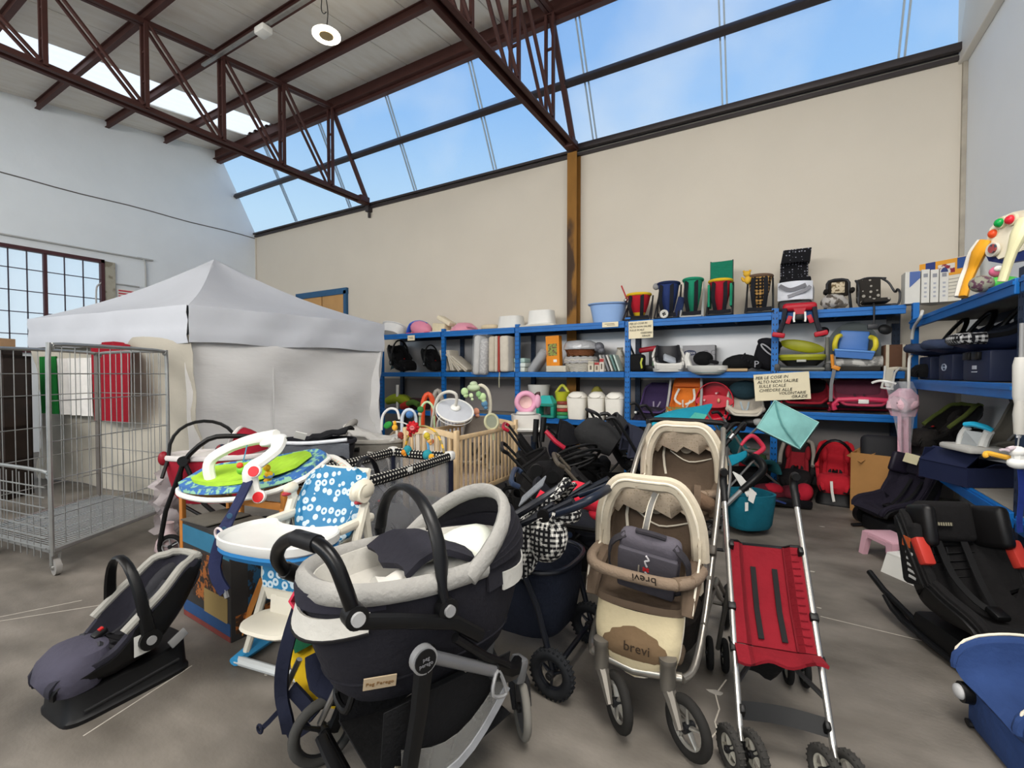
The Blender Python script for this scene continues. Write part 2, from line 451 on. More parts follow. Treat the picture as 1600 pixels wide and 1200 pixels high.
# trusses
def truss(X, label, seen):
    t = thing('roof_truss', label, 'roof truss', (X, 0, 0), group=None)
    zb = 5.30
    yend = YB - .12
    tc_ = B()
    for dx in (-.035, .035):
        tc_.box((dx, (y0 + YR) / 2, zc((y0 + YR) / 2) - .09), (.055, YR - y0, .07), (tilt, 0, 0))
    obj('top_chord', tc_, OX, t, smooth=False)
    bc = B()
    for dx in (-.045, .045):
        bc.box((dx, (y0 + yend) / 2, zb), (.012, yend - y0, .09)).box((dx * 1.7, (y0 + yend) / 2, zb - .04), (.06, yend - y0, .012))
    bc.box((0, (y0 + yend) / 2, zb + .045), (.10, yend - y0, .01))
    obj('bottom_chord', bc, OX, t, smooth=False)
    for y in nodes:
        for dx in (-.06, .06): obj('post', B().box((dx, y, (zb + zc(y) - .1) / 2), (.04, .05, zc(y) - .1 - zb)), OX, t, smooth=False)
        for q in (.3, .62): obj('batten', B().box((0, y, zb + (zc(y) - zb) * q), (.08, .03, .03)), OX, t, smooth=False)
    for a, b_ in zip(nodes[1:], nodes[:-1]):
        for dx in (-.06, .06):
            obj('diagonal', B().tube([(dx, a + .03, zc(a) - .1), (dx, b_ - .04, zb + .04)], .027, 6), OX, t)
    obj('end_strut', B().tube([(0, YR - .02, ZR - .1), (0, yend, zb + .05)], .05, 6), OX, t)
    obj('end_plate', B().box((0, yend - .1, zb + .01), (.15, .25, .16), bev=.01), OX, t)
    return t
truss(-7.93, 'dark red steel lattice truss nearer the barred window, ending on a wall bracket', 1)
truss(-3.02, 'dark red steel lattice truss resting on the ochre column', 1)
# bracket stub below first truss
struct('wall_bracket', B().box((-7.93, YB - .06, 5.17), (.10, .12, .14)).tube([(-7.93, YB - .05, 5.12), (-7.93, YB - .05, 4.98)], .03, 8), DARKST)
struct('column', B().box((-3.02, YB - .09, 2.6), (.012, .18, 5.2)).box((-3.02, YB - .18, 2.6), (.17, .014, 5.2)).box((-3.02, YB - .01, 2.6), (.17, .014, 5.2)),
       mt(0x8a6028, .7, pat='blot', col2=0x4a3626, ps=2.2, stretch=(1, 1, .35), var=.3, vs=8), smooth=False)
# north light glazing
GLASS = mt(0xcfe4f5, .12, alpha=.06, var=0)
BARM = mt(0xaebbc4, .5, .2, var=.1)
gy0, gz0, gy1, gz1 = YB - .02, SILL + .06, YR + .14, ZR - .1
ga = math.atan2(gz1 - gz0, gy1 - gy0)
win1 = struct('window_1', B().box(((XL + XR) / 2, gy0 + .03, gz0 - .04), (XR - XL, .06, .04)), DARKST, smooth=False)
glen = math.hypot(gy1 - gy0, gz1 - gz0)
bars = [-12.3, -10.53, -8.57, -6.6, -4.64, -2.67, -.71, 1.27, 1.88]
for a, b_ in zip(bars[:-1], bars[1:]):
    obj('pane', B().box(((a + b_) / 2, (gy0 + gy1) / 2, (gz0 + gz1) / 2), (b_ - a - .02, glen, .008), (ga, 0, 0)), GLASS, win1, smooth=False)
for a in bars[1:-1]:
    obj('glazing_bar', B().box((a - .03, (gy0 + gy1) / 2, (gz0 + gz1) / 2), (.02, glen, .03), (ga, 0, 0)).box((a + .03, (gy0 + gy1) / 2, (gz0 + gz1) / 2), (.02, glen, .03), (ga, 0, 0)), BARM, win1, smooth=False)
struct('glazing_purlin', B().box(((XL + XR) / 2, YB - .53, 6.12), (XR - XL, .10, .10), (-.5, 0, 0), bev=.012), DARKST)
struct('glazing_sill', B().box(((XR - 3.02) / 2, YB - .10, SILL + .03), (XR + 3.02, .07, .09), bev=.01).box(((XL - 3.02) / 2, YB - .06, SILL + .0), (-3.02 - XL, .05, .04)).box(((XL + XR) / 2, YB - .02, SILL - .06), (XR - XL, .05, .05)), DARKST)
# barred window in the left wall
wy0, wy1, wz0, wz1 = -4.0, 4.14, 1.9, 3.88
REDFR = mt(0x4f2f33, .6, var=.25, vs=10)
win2 = struct('window_2', B().box((XL + .0, (wy0 + wy1) / 2, wz1 - .03), (.12, wy1 - wy0, .07)).box((XL, wy1 - .03, (wz0 + wz1) / 2), (.12, .06, wz1 - wz0)).box((XL, (wy0 + wy1) / 2, wz0 + .03), (.12, wy1 - wy0, .06)), REDFR, smooth=False)
obj('jamb', B().box((XL + .02, wy1 + .09, (wz0 + wz1) / 2 - .02), (.06, .18, wz1 - wz0)), mt(0xa9a596, .85, pat='blot', col2=0x8a8474, ps=6, var=.2), win2, smooth=False)
yv = wy1 - .05
PANEM = mt(0xd8eefa, .1, alpha=.1, var=0)
BAR2 = mt(0x4a4550, .6)
muls = [4.09, 3.24, 2.50, 1.7, .9, .1, -.7, -1.5]
for m_ in muls[1:-1]: obj('mullion', B().box((XL, m_, (wz0 + wz1) / 2), (.09, .05, wz1 - wz0)), REDFR, win2, smooth=False)
for a, b_ in zip(muls[:-1], muls[1:]):
    for q in (1 / 3, 2 / 3): obj('window_bar', B().box((XL, a + (b_ - a) * q, (wz0 + wz1) / 2), (.02, .018, wz1 - wz0)), BAR2, win2, smooth=False)
    obj('pane', B().box((XL - .03, (a + b_) / 2, (wz0 + wz1) / 2), (.006, a - b_, wz1 - wz0)), PANEM, win2, smooth=False)
for z in (2.25, 2.66, 3.06, 3.47): obj('cross_bar', B().box((XL, .1, z), (.02, 8.0, .016)), BAR2, win2, smooth=False)
# blue framed doorway with tan boards in the back wall
BLUEFR = mt(0x2f5a80, .55, var=.15)
door = struct('door_1', B().box((-9.6, YB - .03, 3.43), (1.85, .08, .14)).box((-8.73, YB - .03, 1.72), (.09, .08, 3.44)).box((-10.48, YB - .03, 1.72), (.09, .08, 3.44)), BLUEFR, smooth=False)
for a, b_ in ((-10.42, -9.58), (-9.54, -8.78)):
    obj('door_panel', B().box(((a + b_) / 2, YB - .025, 1.68), (b_ - a, .04, 3.36), bev=.006), mt(0xbd935f, .7, var=.15, vs=4), door)
# conduits
PIPE = mt(0xb9b9b6, .5, .2)
struct('trim_5', B().tube([(XL + .03, -4, 4.03), (XL + .03, 4.3, 4.05), (XL + .03, 4.72, 4.06), (XL + .03, 4.86, 3.98), (XL + .03, 4.87, 3.3), (XL + .03, 4.87, 2.6)], .018, 8, sm=4), PIPE)
struct('trim_6', B().tube([(XL + .03, 4.75, 3.42), (XL + .03, 4.2, 3.42), (XL + .03, 4.05, 3.36), (XL + .03, 4.0, 3.2), (XL + .03, 4.0, 2.6)], .016, 8, sm=4), PIPE)
struct('trim_7', B().box((-3.5, 4.12, zc(4.12) - .16), (9.5, .05, .03)), ZINC)
struct('ceiling_cable_clips', B().box((-6.55, 4.1, zc(4.12) - .24), (.22, .16, .1), bev=.02), WHITEP)
# wall notice
nt_ = obj('wall_notice', B().box((0, 0, 0), (.01, .34, .22)), WHITEP)
tag(nt_, 'small white notice with red lines on the left wall behind the tent', 'notice', (XL + .012, 4.52, 3.22))
for q in range(3): obj('red_line', B().box((.007, .0, .07 - .06 * q), (.003, .28, .03)), plast(0xc43a4a), nt_)
# hanging ring lamp
lp = pt(510, 55, 6.1)
lamp = thing('ring_lamp', 'round glowing ring lamp hanging by wires from the ceiling', 'lamp', lp)
rr = math.radians(22)
obj('ring', B().tube(arc((0, 0, 0), (.135, 0, 0), (0, .135, 0), 24, 0, 2 * PI)[:-1], .045, 10, closed=True, flat=.6), mt(0xfff4dc, .4, emit=9, var=0), lamp)
obj('core', B().lathe([(.09, -.015), (.09, .03), (.05, .07), (.02, .08)], 20), mt(0x9a8760, .5), lamp)
obj('wire', B().tube([(0, 0, .07), (.02, .01, .3), (-.01, 0, .55), (0, 0, zc(lp.y) - lp.z)], .006, 6, sm=4), BLACK, lamp)
obj('cable', B().tube([(.0, 0, .3), (-.12, .05, .36), (-.2, .08, .5), (-.1, .04, zc(lp.y) - lp.z)], .006, 6, sm=4), BLACK, lamp)
# ================================================================ SHELVING
BLUE = mt(0x1568b4, .42, var=.14, vs=7)
DECKM = mt(0x8f8a82, .7, var=.2)
NAVYSTEEL = mt(0x24344c, .5, var=.15)
BACKM = mt(0xb3b3b4, .35, .55, var=.12, vs=2.5, stretch=(1, 1, .3))
YS, YW = 6.75, 7.36           # front of the row, its back
PX = [-6.95, -5.37, -3.80, -1.93, -.04, 1.28]
TOP, MID, LOW = 2.28, 1.53, .83
lowz = [.80, .80, .79, .82, 1.03]
def post(p, x, y, h, m=BLUE, face=(0, -1)):
    b_ = B()
    if face[1]: b_.box((x, y, h / 2), (.075, .008, h)).box((x - .036, y + .025, h / 2), (.006, .05, h)).box((x + .036, y + .025, h / 2), (.006, .05, h))
    else: b_.box((x, y, h / 2), (.008, .075, h)).box((x + .025, y - .036, h / 2), (.05, .006, h)).box((x + .025, y + .036, h / 2), (.05, .006, h))
    o = obj('post', b_, m, p, smooth=False)
    s_ = B(); z = .1
    while z < h - .03:
        for q in (-.018, .018):
            if face[1]: s_.box((x + q, y - .0045, z), (.011, .002, .026), (0, .3 if q > 0 else -.3, 0))
            else: s_.box((x - .0045, y + q, z), (.002, .011, .026), (.3 if q > 0 else -.3, 0, 0))
        z += .075
    obj('slots', s_, plast(0x0d2238), o, smooth=False, kind='stuff')
LABELS = ['blue steel shelving bay half hidden by the white tent', 'blue steel shelving bay holding cream cot bumpers, left of the one with bins',
          'blue steel shelving bay holding three white nappy bins', 'blue steel shelving bay with the orange chair and the red tub', 'blue steel shelving bay holding the blue potty chair, at the corner']
for i in range(5):
    x0, x1 = PX[i], PX[i + 1]
    t = thing('shelf_unit', LABELS[i], 'shelf', ((x0 + x1) / 2, YS, 0), group='blue shelving bays along the back wall')
    c = (x0 + x1) / 2; L = x1 - x0
    post(t, x0 - c + .0, 0, TOP + .05); post(t, x0 - c, .58, TOP, NAVYSTEEL)
    if i == 4: post(t, x1 - c - .02, .58, TOP, NAVYSTEEL)
    for z, h in ((TOP, .10), (MID, .085), (lowz[i], .09)):
        obj('beam', B().box((0, -.012, z - h / 2), (L - .08, .03, h), bev=.006).box((0, -.03, z - h * .3), (L - .08, .012, h * .25)), BLUE, t, smooth=False)
        obj('rear_beam', B().box((0, .59, z - h / 2), (L - .08, .03, h)), NAVYSTEEL, t, smooth=False)
        obj('deck', B().box((0, .29, z - .015), (L - .09, .56, .018)), DECKM, t, smooth=False)
        obj('deck_rib', B().box((-L * .25, .29, z - .05), (.03, .56, .05)).box((L * .0, .29, z - .05), (.03, .56, .05)).box((L * .25, .29, z - .05), (.03, .56, .05)), NAVYSTEEL, t, smooth=False)
    obj('back_panel', B().box((0, .625, (TOP + MID) / 2 - .03), (L - .01, .008, TOP - MID - .05)), BACKM, t, smooth=False)
# right hand unit along the right wall, facing left
XF, XBK = 1.28, 1.84
RB = [6.66, 3.97, 1.6]
RZ = [2.09, 1.44, .64]
for i in range(2):
    ya, yb = RB[i], RB[i + 1]; L = ya - yb; c = (ya + yb) / 2
    t = thing('shelf_unit', ['blue steel shelving bay along the right wall stacked with black baby seats', 'nearest blue steel shelving bay along the right wall, cut by the frame'][i], 'shelf', (XF, c, 0))
    if i == 0: post(t, 0, L / 2 - .02, 2.28, BLUE, (-1, 0))
    post(t, 0, -L / 2 + .02, 2.15 , NAVYSTEEL if i == 0 else BLUE, (-1, 0))
    post(t, .52, L / 2 - .05 - .9 * (1 - i), 2.05, NAVYSTEEL, (-1, 0))
    for z in RZ:
        obj('beam', B().box((-.012, 0, z - .05), (.03, L - .08, .10), bev=.006).box((-.03, 0, z - .03), (.012, L - .08, .022)), BLUE, t, smooth=False)
        obj('rear_beam', B().box((.54, 0, z - .05), (.03, L - .08, .09)), NAVYSTEEL, t, smooth=False)
        obj('deck', B().box((.27, 0, z - .012), (.52, L - .05, .016)), DECKM, t, smooth=False)
    obj('brace', B().box((.50, .1, 1.0), (.02, 2.1, .03), (.75, 0, 0)), NAVYSTEEL, t, smooth=False)
# ================================================================ TENT
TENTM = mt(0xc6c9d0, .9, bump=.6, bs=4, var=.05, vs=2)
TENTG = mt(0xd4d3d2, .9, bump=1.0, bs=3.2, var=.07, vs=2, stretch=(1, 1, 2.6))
K, L_, R_ = V((-5.75, 2.68, 0)), V((-9.2, 2.25, 0)), V((-5.35, 5.25, 0))
F_ = L_ + R_ - K; PK = (K + L_ + R_ + F_) / 4 + V((0, 0, 3.2))
tent = thing('gazebo_tent', 'white pop-up gazebo tent with a pointed roof and closed sides', 'tent', (0, 0, 0))
def roofpanel(a, b_):
    rows = []
    for i in range(9):
        u = i / 8; row = []
        for j in range(11):
            v = j / 10
            base = a.lerp(b_, v) + V((0, 0, 2.27)); p = base.lerp(PK, u)
            p.z -= .16 * math.sin(PI * u) * (.6 + .4 * math.sin(PI * v)) - .0
            rows_j = p
            row.append(p)
        rows.append(row)
    return B().sheet(rows, .006)
for a, b_ in ((K, R_), (L_, K), (F_, L_), (R_, F_)):
    obj('roof_panel', roofpanel(a, b_), TENTM, tent, ang=80)
    d = (b_ - a).normalized(); n = V((d.y, -d.x, 0))
    rows = []
    for i in range(6):
        z = 2.275 - .42 * i / 5
        rows.append([a.lerp(b_, j / 24) + V((0, 0, z + .012 * math.sin(j * .5) * i / 5)) + n * (.015 + .016 * math.sin(j * .9 + i * .8) * math.sin(PI * j / 24) + .01 * math.sin(i * 2.1)) for j in range(25)])
    obj('valance', B().sheet(rows, .005), TENTM, tent, ang=80)
def sidewall(a, b_, seed):
    d = (b_ - a).normalized(); n = V((d.y, -d.x, 0)); rows = []
    Lw = (b_ - a).length
    for i in range(19):
        z = 1.93 * (1 - i / 18) + .01; row = []
        for j in range(41):
            u = j / 40
            o = .03 * math.sin(3 * z + 7 * u + seed) + .03 * math.sin(9 * u - 5 * z + seed * 2) * math.exp(-((u - .6) ** 2) * 4) + .012 * math.sin(16 * u + 11 * z)
            # slack folds hanging from the two corners
            q = (1.9 - z) - .75 * 4 * (u - .62) * (1 - u) * (u > .62) ; o += .05 * math.exp(-(q * 6) ** 2) * (u > .45) * min(1, max(0, (u - .45) * 6)) * max(0, 1 - (u - .62) ** 2 * 2)
            row.append(a.lerp(b_, u) + V((0, 0, z)) - n * (.08 - o * 1.5))
        rows.append(row)
    return B().sheet(rows, .004)
obj('side_wall', sidewall(K, R_, .4), TENTG, tent, ang=80)
obj('side_wall', sidewall(L_, K, 2.0), mt(0xb5afa2, .9, bump=.5, bs=9, var=.1, vs=3), tent, ang=80)  # beige cloth; the shade on this turned-away side is put into its colour
obj('side_wall', sidewall(R_, F_, 1.0), TENTG, tent, ang=80)
ctr = (K + R_ + L_ + F_) / 4
for p in (K, R_, L_, F_):
    obj('leg', B().box((p + (ctr - p).normalized() * .15) + V((0, 0, 1.1)), (.04, .04, 2.2)), mt(0xd0d0cc, .5), tent, smooth=False)
for u in (.36,):
    p = K.lerp(R_, u)
    d = (R_ - K).normalized(); n = V((d.y, -d.x, 0))
    obj('seam', B().box(p + V((0, 0, .95)) - n * .03, (.012, .012, 1.85)), TENTG, tent, smooth=False)
# ================================================================ FLAG (three hanging cloth bands pinned on the tent)
d = (L_ - K).normalized(); n = V((d.y, -d.x, 0)) * -1
if n.y > 0: n = -n
fx = []
for px in (208, 150, 94, 66):
    # where the viewing ray meets a plane just in front of the side wall
    r = ray(px, 620); o0 = K + n * .10
    fx.append((EYE + r * ((o0 - EYE).dot(n) / r.dot(n))))
flag = thing('striped_flag', 'green, white and red flag pinned on the side of the white tent', 'flag', (0, 0, 0))
for q, (a, b_, col, zt, zb) in enumerate(((fx[0], fx[1], 0x8c1022, 1.84, .92), (fx[1], fx[2], 0xdad7d3, 1.70, .97), (fx[2], fx[3], 0x17702f, 1.73, .97))):
    rows = []
    for i in range(10):
        z = zt + (zb - zt) * i / 9
        rows.append([V((a.x, a.y, 0)).lerp(V((b_.x, b_.y, 0)), j / 16) + V((0, 0, z + (.05 * math.sin(PI * j / 16) * (i == 0) * (q == 0)))) + n * (.02 + .022 * math.sin(j * 1.3 + q + i * .15)) for j in range(17)])
    obj('flag_band', B().sheet(rows, .004), cloth(col), flag, ang=80)
# ================================================================ ROLL CAGE
A_, B_, C_ = V((-4.61, 1.22, 0)), V((-5.14, 2.2, 0)), V((-6.24, 2.04, 0)); D_ = A_ + C_ - B_
cage = thing('roll_cage_trolley', 'galvanised wire roll cage trolley with a half-height front gate beside the tent', 'trolley', (0, 0, 0))
ZB, ZT = .20, 1.72
def frame(a, b_, zt, zb, r=.016):
    up = V((0, 0, 1)); d = (b_ - a).normalized()
    return B().tube([a + up * zb, a + up * (zt - .12), a + up * (zt - .035) + d * .035, a + up * zt + d * .12, b_ + up * zt - d * .12, b_ + up * (zt - .035) - d * .035, b_ + up * (zt - .12), b_ + up * zb], r, 8, sm=3)
for a, b_, nv in ((A_, B_, 11), (B_, C_, 11), (D_, C_, 11)):
    side = obj('side_frame', frame(a, b_, ZT, ZB), ZINC, cage)
    for i in range(1, nv):
        p = a.lerp(b_, i / nv)
        obj('wire', B().tube([p + V((0, 0, ZB)), p + V((0, 0, ZT))], .0035, 5), ZINC, side)
    for z in (.45, .72, 1.0, 1.3, 1.5):
        obj('wire', B().tube([a + V((0, 0, z)), b_ + V((0, 0, z))], .0045, 5), ZINC, side)
obj('corner_post', B().box(C_ + V((.02, -.02, .95)), (.05, .02, 1.55), (0, 0, .3)), mt(0x77706a, .5, .6), cage)
gate = obj('front_gate', frame(A_ + V((0, 0, 0)), D_, .78, .16, .014), ZINC, cage)
for i in range(7):
    z = .22 + .075 * i
    obj('wire', B().tube([A_ + V((-.01, -.03, z)), D_ + V((0, -.03, z))], .0055, 6), ZINC, gate)
for i in range(1, 12):
    p = A_.lerp(D_, i / 12) + V((0, -.024, 0))
    obj('wire', B().tube([p + V((0, 0, .14)), p + V((0, 0, .76))], .0035, 5), ZINC, gate)
bf = B()
for a, b_ in ((A_, B_), (B_, C_), (C_, D_), (D_, A_)): bf.tube([a + V((0, 0, ZB)), b_ + V((0, 0, ZB))], .022, 6)
base = obj('base_frame', bf, ZINC, cage)
gw = B()
for i in range(1, 44):
    gw.tube([A_.lerp(B_, i / 44) + V((0, 0, ZB + .01)), D_.lerp(C_, i / 44) + V((0, 0, ZB + .01))], .004, 4)
for i in range(1, 5):
    gw.box(A_.lerp(D_, i / 5).lerp(B_.lerp(C_, i / 5), .5) + V((0, 0, ZB)), (.025, (A_ - B_).length, .006), (0, 0, math.atan2((B_ - A_).y, (B_ - A_).x) - PI / 2))
obj('floor_grid', gw, ZINC, base, kind='stuff')
for p in (A_, B_, C_, D_):
    q = p.lerp((A_ + C_) / 2, .08)
    f_ = obj('caster', B().box(q + V((0, 0, .165)), (.07, .05, .02)).box(q + V((-.0, .024, .11)), (.04, .006, .1)).box(q + V((0, -.024, .11)), (.04, .006, .1)), ZINC, cage, smooth=False)
    obj('caster_wheel', B().disc(q + V((.02, 0, .06)), (0, 1, 0), .06, .035, 18), mt(0x8d8a86, .6), f_)
    obj('axle', B().disc(q + V((.02, 0, .06)), (0, 1, 0), .02, .06, 10), STEEL, f_)
# white plastic sheet and bag stuffed between cage and box
pl = mt(0xd9cfd0, .35, bump=.9, bs=16, alpha=.42, var=.1)
g = [fl(268, 850), fl(268, 850)]
bag = B()
c0 = pt(262, 790, 4.0)
bag.ell((0, 0, 0), (.09, .08, .19), 14, 9).ell((-.03, 0, -.22), (.07, .07, .12)).ell((.05, -.03, .16), (.05, .05, .1))
bag = B().sheet([[(-.13 + .26 * j / 9 + .03 * math.sin(i * 1.7 + j), .07 * math.sin(j * 1.5 + i * .9) + .03 * math.sin(i * 2.3), .28 - .56 * i / 10 + .02 * math.sin(j * 2.1)) for j in range(10)] for i in range(11)], .004).sheet([[(-.10 + .2 * j / 7, .05 + .06 * math.sin(j * 1.9 + i * 1.3), .15 - .42 * i / 8) for j in range(8)] for i in range(9)], .004)
tag(obj('plastic_sheet', bag, pl, ang=80), 'crumpled clear plastic sheet bunched beside the roll cage', 'plastic sheet', pt(258, 785, 4.25))
c1 = fl(264, 868, .0)
tag(obj('plastic_bag', B().oval([(0, 0, 0, .05, .05), (.05, 0, 0, .10, .09), (.12, .01, 0, .09, .08), (.2, 0, .01, .04, .03), (.27, .02, 0, .05, .04)], 14), mt(0xc9b3b4, .4, bump=.9, bs=20, var=.3, vs=14, alpha=.85), ang=80), 'small knotted pinkish plastic bag on the floor behind the dark carton', 'plastic bag', fl(262, 866) + V((0, 0, .0)))
# ================================================================ LEFT: dark bookcase and boxes behind the cage
o = fl(20, 800); bc = pt(-48, 700, 5.6)
rzb = math.radians(35)
case = thing('bookcase', 'dark brown bookcase crowded with small goods, seen through the cage wires', 'bookcase', (bc.x - .0, bc.y - .05, 0), rzb)
DB = mt(0x33231b, .6, pat='grain', col2=0x241914, ps=5)
for x in (-.6, 0, .6): obj('side_panel', B().box((x, 0, .86), (.05, .35, 1.72)), DB, case, smooth=False)
for z in (.06, .45, .85, 1.22, 1.70): obj('shelf_board', B().box((0, 0, z), (1.25, .35, .035)), DB, case, smooth=False)
obj('back_board', B().box((0, .17, .86), (1.25, .015, 1.72)), mt(0x2c2320, .8), case, smooth=False)
rng = random.Random(3)
sh_n = 0
names = [('book', 'book'), ('jar', 'jar'), ('small_box', 'box')]
cols = [(0x7a1f28, 'dark red'), (0xd8cbb5, 'cream'), (0x2b2b33, 'black'), (0x8a5a3c, 'tan'), (0xb9b2a6, 'grey'), (0x5c2f2a, 'maroon')]
lv = ['floor', 'second', 'middle', 'upper']
for li, z in enumerate((.08, .47, .87, 1.24)):
    x = -.55; c = 0
    while x < .5 and c < 7:
        wd = rng.uniform(.07, .17); h = rng.uniform(.16, .3)
        cl = cols[(c + li) % 6]
        M = Matrix.Translation((bc.x, bc.y - .05, 0)) @ Matrix.Rotation(rzb, 4, 'Z')
        if abs(x + wd / 2) > .05:
            p = M @ V((x + wd / 2, -.06, z))
            if c % 3 == 1: q = obj('jar', B().lathe([(.0, 0), (wd * .45, 0), (wd * .45, h * .7), (wd * .3, h * .8), (wd * .3, h), (0, h)], 12), mt(cl[0], .3))
            else: q = obj('packet', B().box((0, 0, h / 2), (wd * .9, .18, h), bev=.008), mt(cl[0], .6, var=.3, vs=20))
            tag(q, '%s %s on the %s shelf of the dark bookcase' % (cl[1], q.name.split('.')[0], lv[li]), 'jar' if c % 3 == 1 else 'packet', p, group='goods in the dark bookcase', rot=(0, 0, rzb))
            q['label'] = '%s %s number %s from the left on the %s shelf of the dark bookcase' % (cl[1], q.name.split('.')[0], ['one', 'two', 'three', 'four', 'five', 'six', 'seven'][c], lv[li])
        x += wd + .01; c += 1
M = Matrix.Translation((bc.x, bc.y - .05, 0)) @ Matrix.Rotation(rzb, 4, 'Z')
pp = M @ V((.40, -.02, 1.72))
tag(obj('plank', B().box((0, 0, .05), (.38, .26, .1), bev=.006), DB), 'short dark brown plank block on top of the bookcase', 'plank', pp, rot=(0, 0, rzb))
tag(obj('wooden_crate', B().box((0, 0, .05), (.25, .18, .1), bev=.004).box((.13, 0, .05), (.008, .185, .104)), mt(0xb08d68, .7, var=.2)), 'small light wooden crate lying on the brown plank block', 'crate', pp + V((.03, 0, .101)), rot=(0, 0, rzb))
# paper signs and beam tags
PAPER = mt(0xeadfc0, .9, bump=.15, bs=10, var=.05)
INK = mt(0x2b2a28, .8)
def sign(name, label, px, py, Y, w_, h_, txt, size, roll, tiltx=0):
    p = onY(px, py, Y)
    t = thing(name, label, 'sign', p, rot=(tiltx, roll, 0))
    rows = [[(-w_ / 2 + w_ * j / 8, .006 * math.sin(j * .8 + i * .6), h_ / 2 - h_ * i / 6) for j in range(9)] for i in range(7)]
    obj('paper', B().sheet(rows, .0015), PAPER, t)
    for (s_, x, z, sz) in txt: words(s_, sz * size, INK, t, (x * w_, -.010, z * h_), (PI / 2, 0, 0), 'handwriting', align='LEFT', shear=.2)
    return t
k2 = onY(1221, 600, 6.68).x - onY(1220, 600, 6.68).x
sign('paper_sign', 'larger cream paper sign with handwritten capitals taped above the turquoise canopy', 1221, 604, 6.66, .60, .335, [('PER LE COSE IN', -.47, .36, 1), ('ALTO NON SALIRE', -.44, .2, 1), ('SULLE SCALE', -.42, .04, 1), ('CHIEDERE ALLE', -.42, -.12, 1), ('VOLONTARIE', -.06, -.25, .9), ('GRAZIE', .16, -.39, .95)], .052, -.075)
sign('paper_sign', 'smaller cream paper sign with handwritten capitals on the top beam under red carrier', 1001, 515, 6.70, .35, .25, [('PER LE COSE IN', -.46, .36, 1), ('ALTO NON SALIRE', -.46, .17, 1), ('SULLE SCALE', -.46, -.02, 1), ('CHIEDERE', .0, -.2, .95), ('GRAZIE', .05, -.37, .95)], .037, -.02)
def beamtag(px0, px1, py, label, h_=.06):
    a, b_ = onY(px0, py, 6.70), onY(px1, py, 6.70)
    t = obj('beam_tag', B().box((0, 0, 0), ((b_ - a).length, .003, h_)), PAPER)
    tag(t, label, 'tag', (a + b_) / 2)
    obj('scribble', B().box((-.01, -.003, .01), ((b_ - a).length * .6, .002, .006)).box((.01, -.003, -.01), ((b_ - a).length * .5, .002, .006)), INK, t)
beamtag(941, 966, 507, 'cream paper tag stuck on the top beam below the blue baby bath', .075)
beamtag(637, 648, 528, 'small cream paper tag on the top beam below the pink bath seat', .10)
# ================================================================ BUILDERS FOR BABY GEAR
def scoop_rows(spine, k=4, ns=11, p=2.6):
    # spine: (y, z, half width, side height) from the feet end to the head end; a trough of cloth or plastic
    P = catmull([V(q) for q in spine], k)
    rows = []
    for i, q in enumerate(P):
        a, b = P[max(i - 1, 0)], P[min(i + 1, len(P) - 1)]
        t = V((0, b[0] - a[0], b[1] - a[1])).normalized(); n = V((0, -t.z, t.y))
        rows.append([V((q[2] * math.sin(s * PI / 2) if abs(s) < 1 else q[2] * s, q[0], q[1])) + n * (q[3] * abs(s) ** p) for s in [-1 + 2 * j / (ns - 1) for j in range(ns)]])
    return rows
def scoop(spine, t=.02, **k): return B().sheet(scoop_rows(spine, **k), t)
def rim(spine, r, head=True, foot=False, **k):
    R = scoop_rows(spine, **k)
    pts = [g[0] for g in R] + (R[-1][1:-1] if head else []) + [g[-1] for g in reversed(R)]
    if foot: return B().tube(pts + R[0][::-1][1:-1], r, 8, closed=True)
    return B().tube(pts, r, 8)
def wheel(parent, c, ax, R, w_, rimm=None, spokes=5, tread=0, tyre=None, name='wheel', solid=False):
    ax = V(ax).normalized(); c = V(c); u = ax.orthogonal().normalized(); v = ax.cross(u)
    P = [c + (u * math.cos(2 * PI * i / 28) + v * math.sin(2 * PI * i / 28)) * (R - w_ / 2) for i in range(28)]
    b = B().tube(P, w_ / 2, 10, closed=True)
    if tread:
        for i in range(tread):
            a = 2 * PI * i / tread; d = u * math.cos(a) + v * math.sin(a)
            for q in (-1, 1): b.tube([c + d * (R - .004) + ax * (q * w_ * .36), c + d * (R - .004) + ax * (q * w_ * .05)], .0055 * R / .1, 5)
    o = obj('wheel' if name == 'wheel' else name, b, tyre or RUBBER, parent)
    rm_ = rimm or GREYP
    b = B().tube([c + (p - c) * ((R - w_ * .95) / (R - w_ / 2)) for p in P], w_ * .22, 8, closed=True)
    if solid: b.disc(c, ax, R - w_, w_ * .3, 24)
    for i in range(spokes):
        a = 2 * PI * i / spokes + .3; d = u * math.cos(a) + v * math.sin(a)
        b.tube([c + d * R * .12, c + d * (R - w_)], [R * .11, R * .075], 8, flat=.6)
    obj('rim', b, rm_, o)
    obj('hub', B().disc(c, ax, R * .16, w_ * 1.15, 14).disc(c, ax, R * .08, w_ * 1.4, 10), plast(0x2a2a2c), o)
    return o
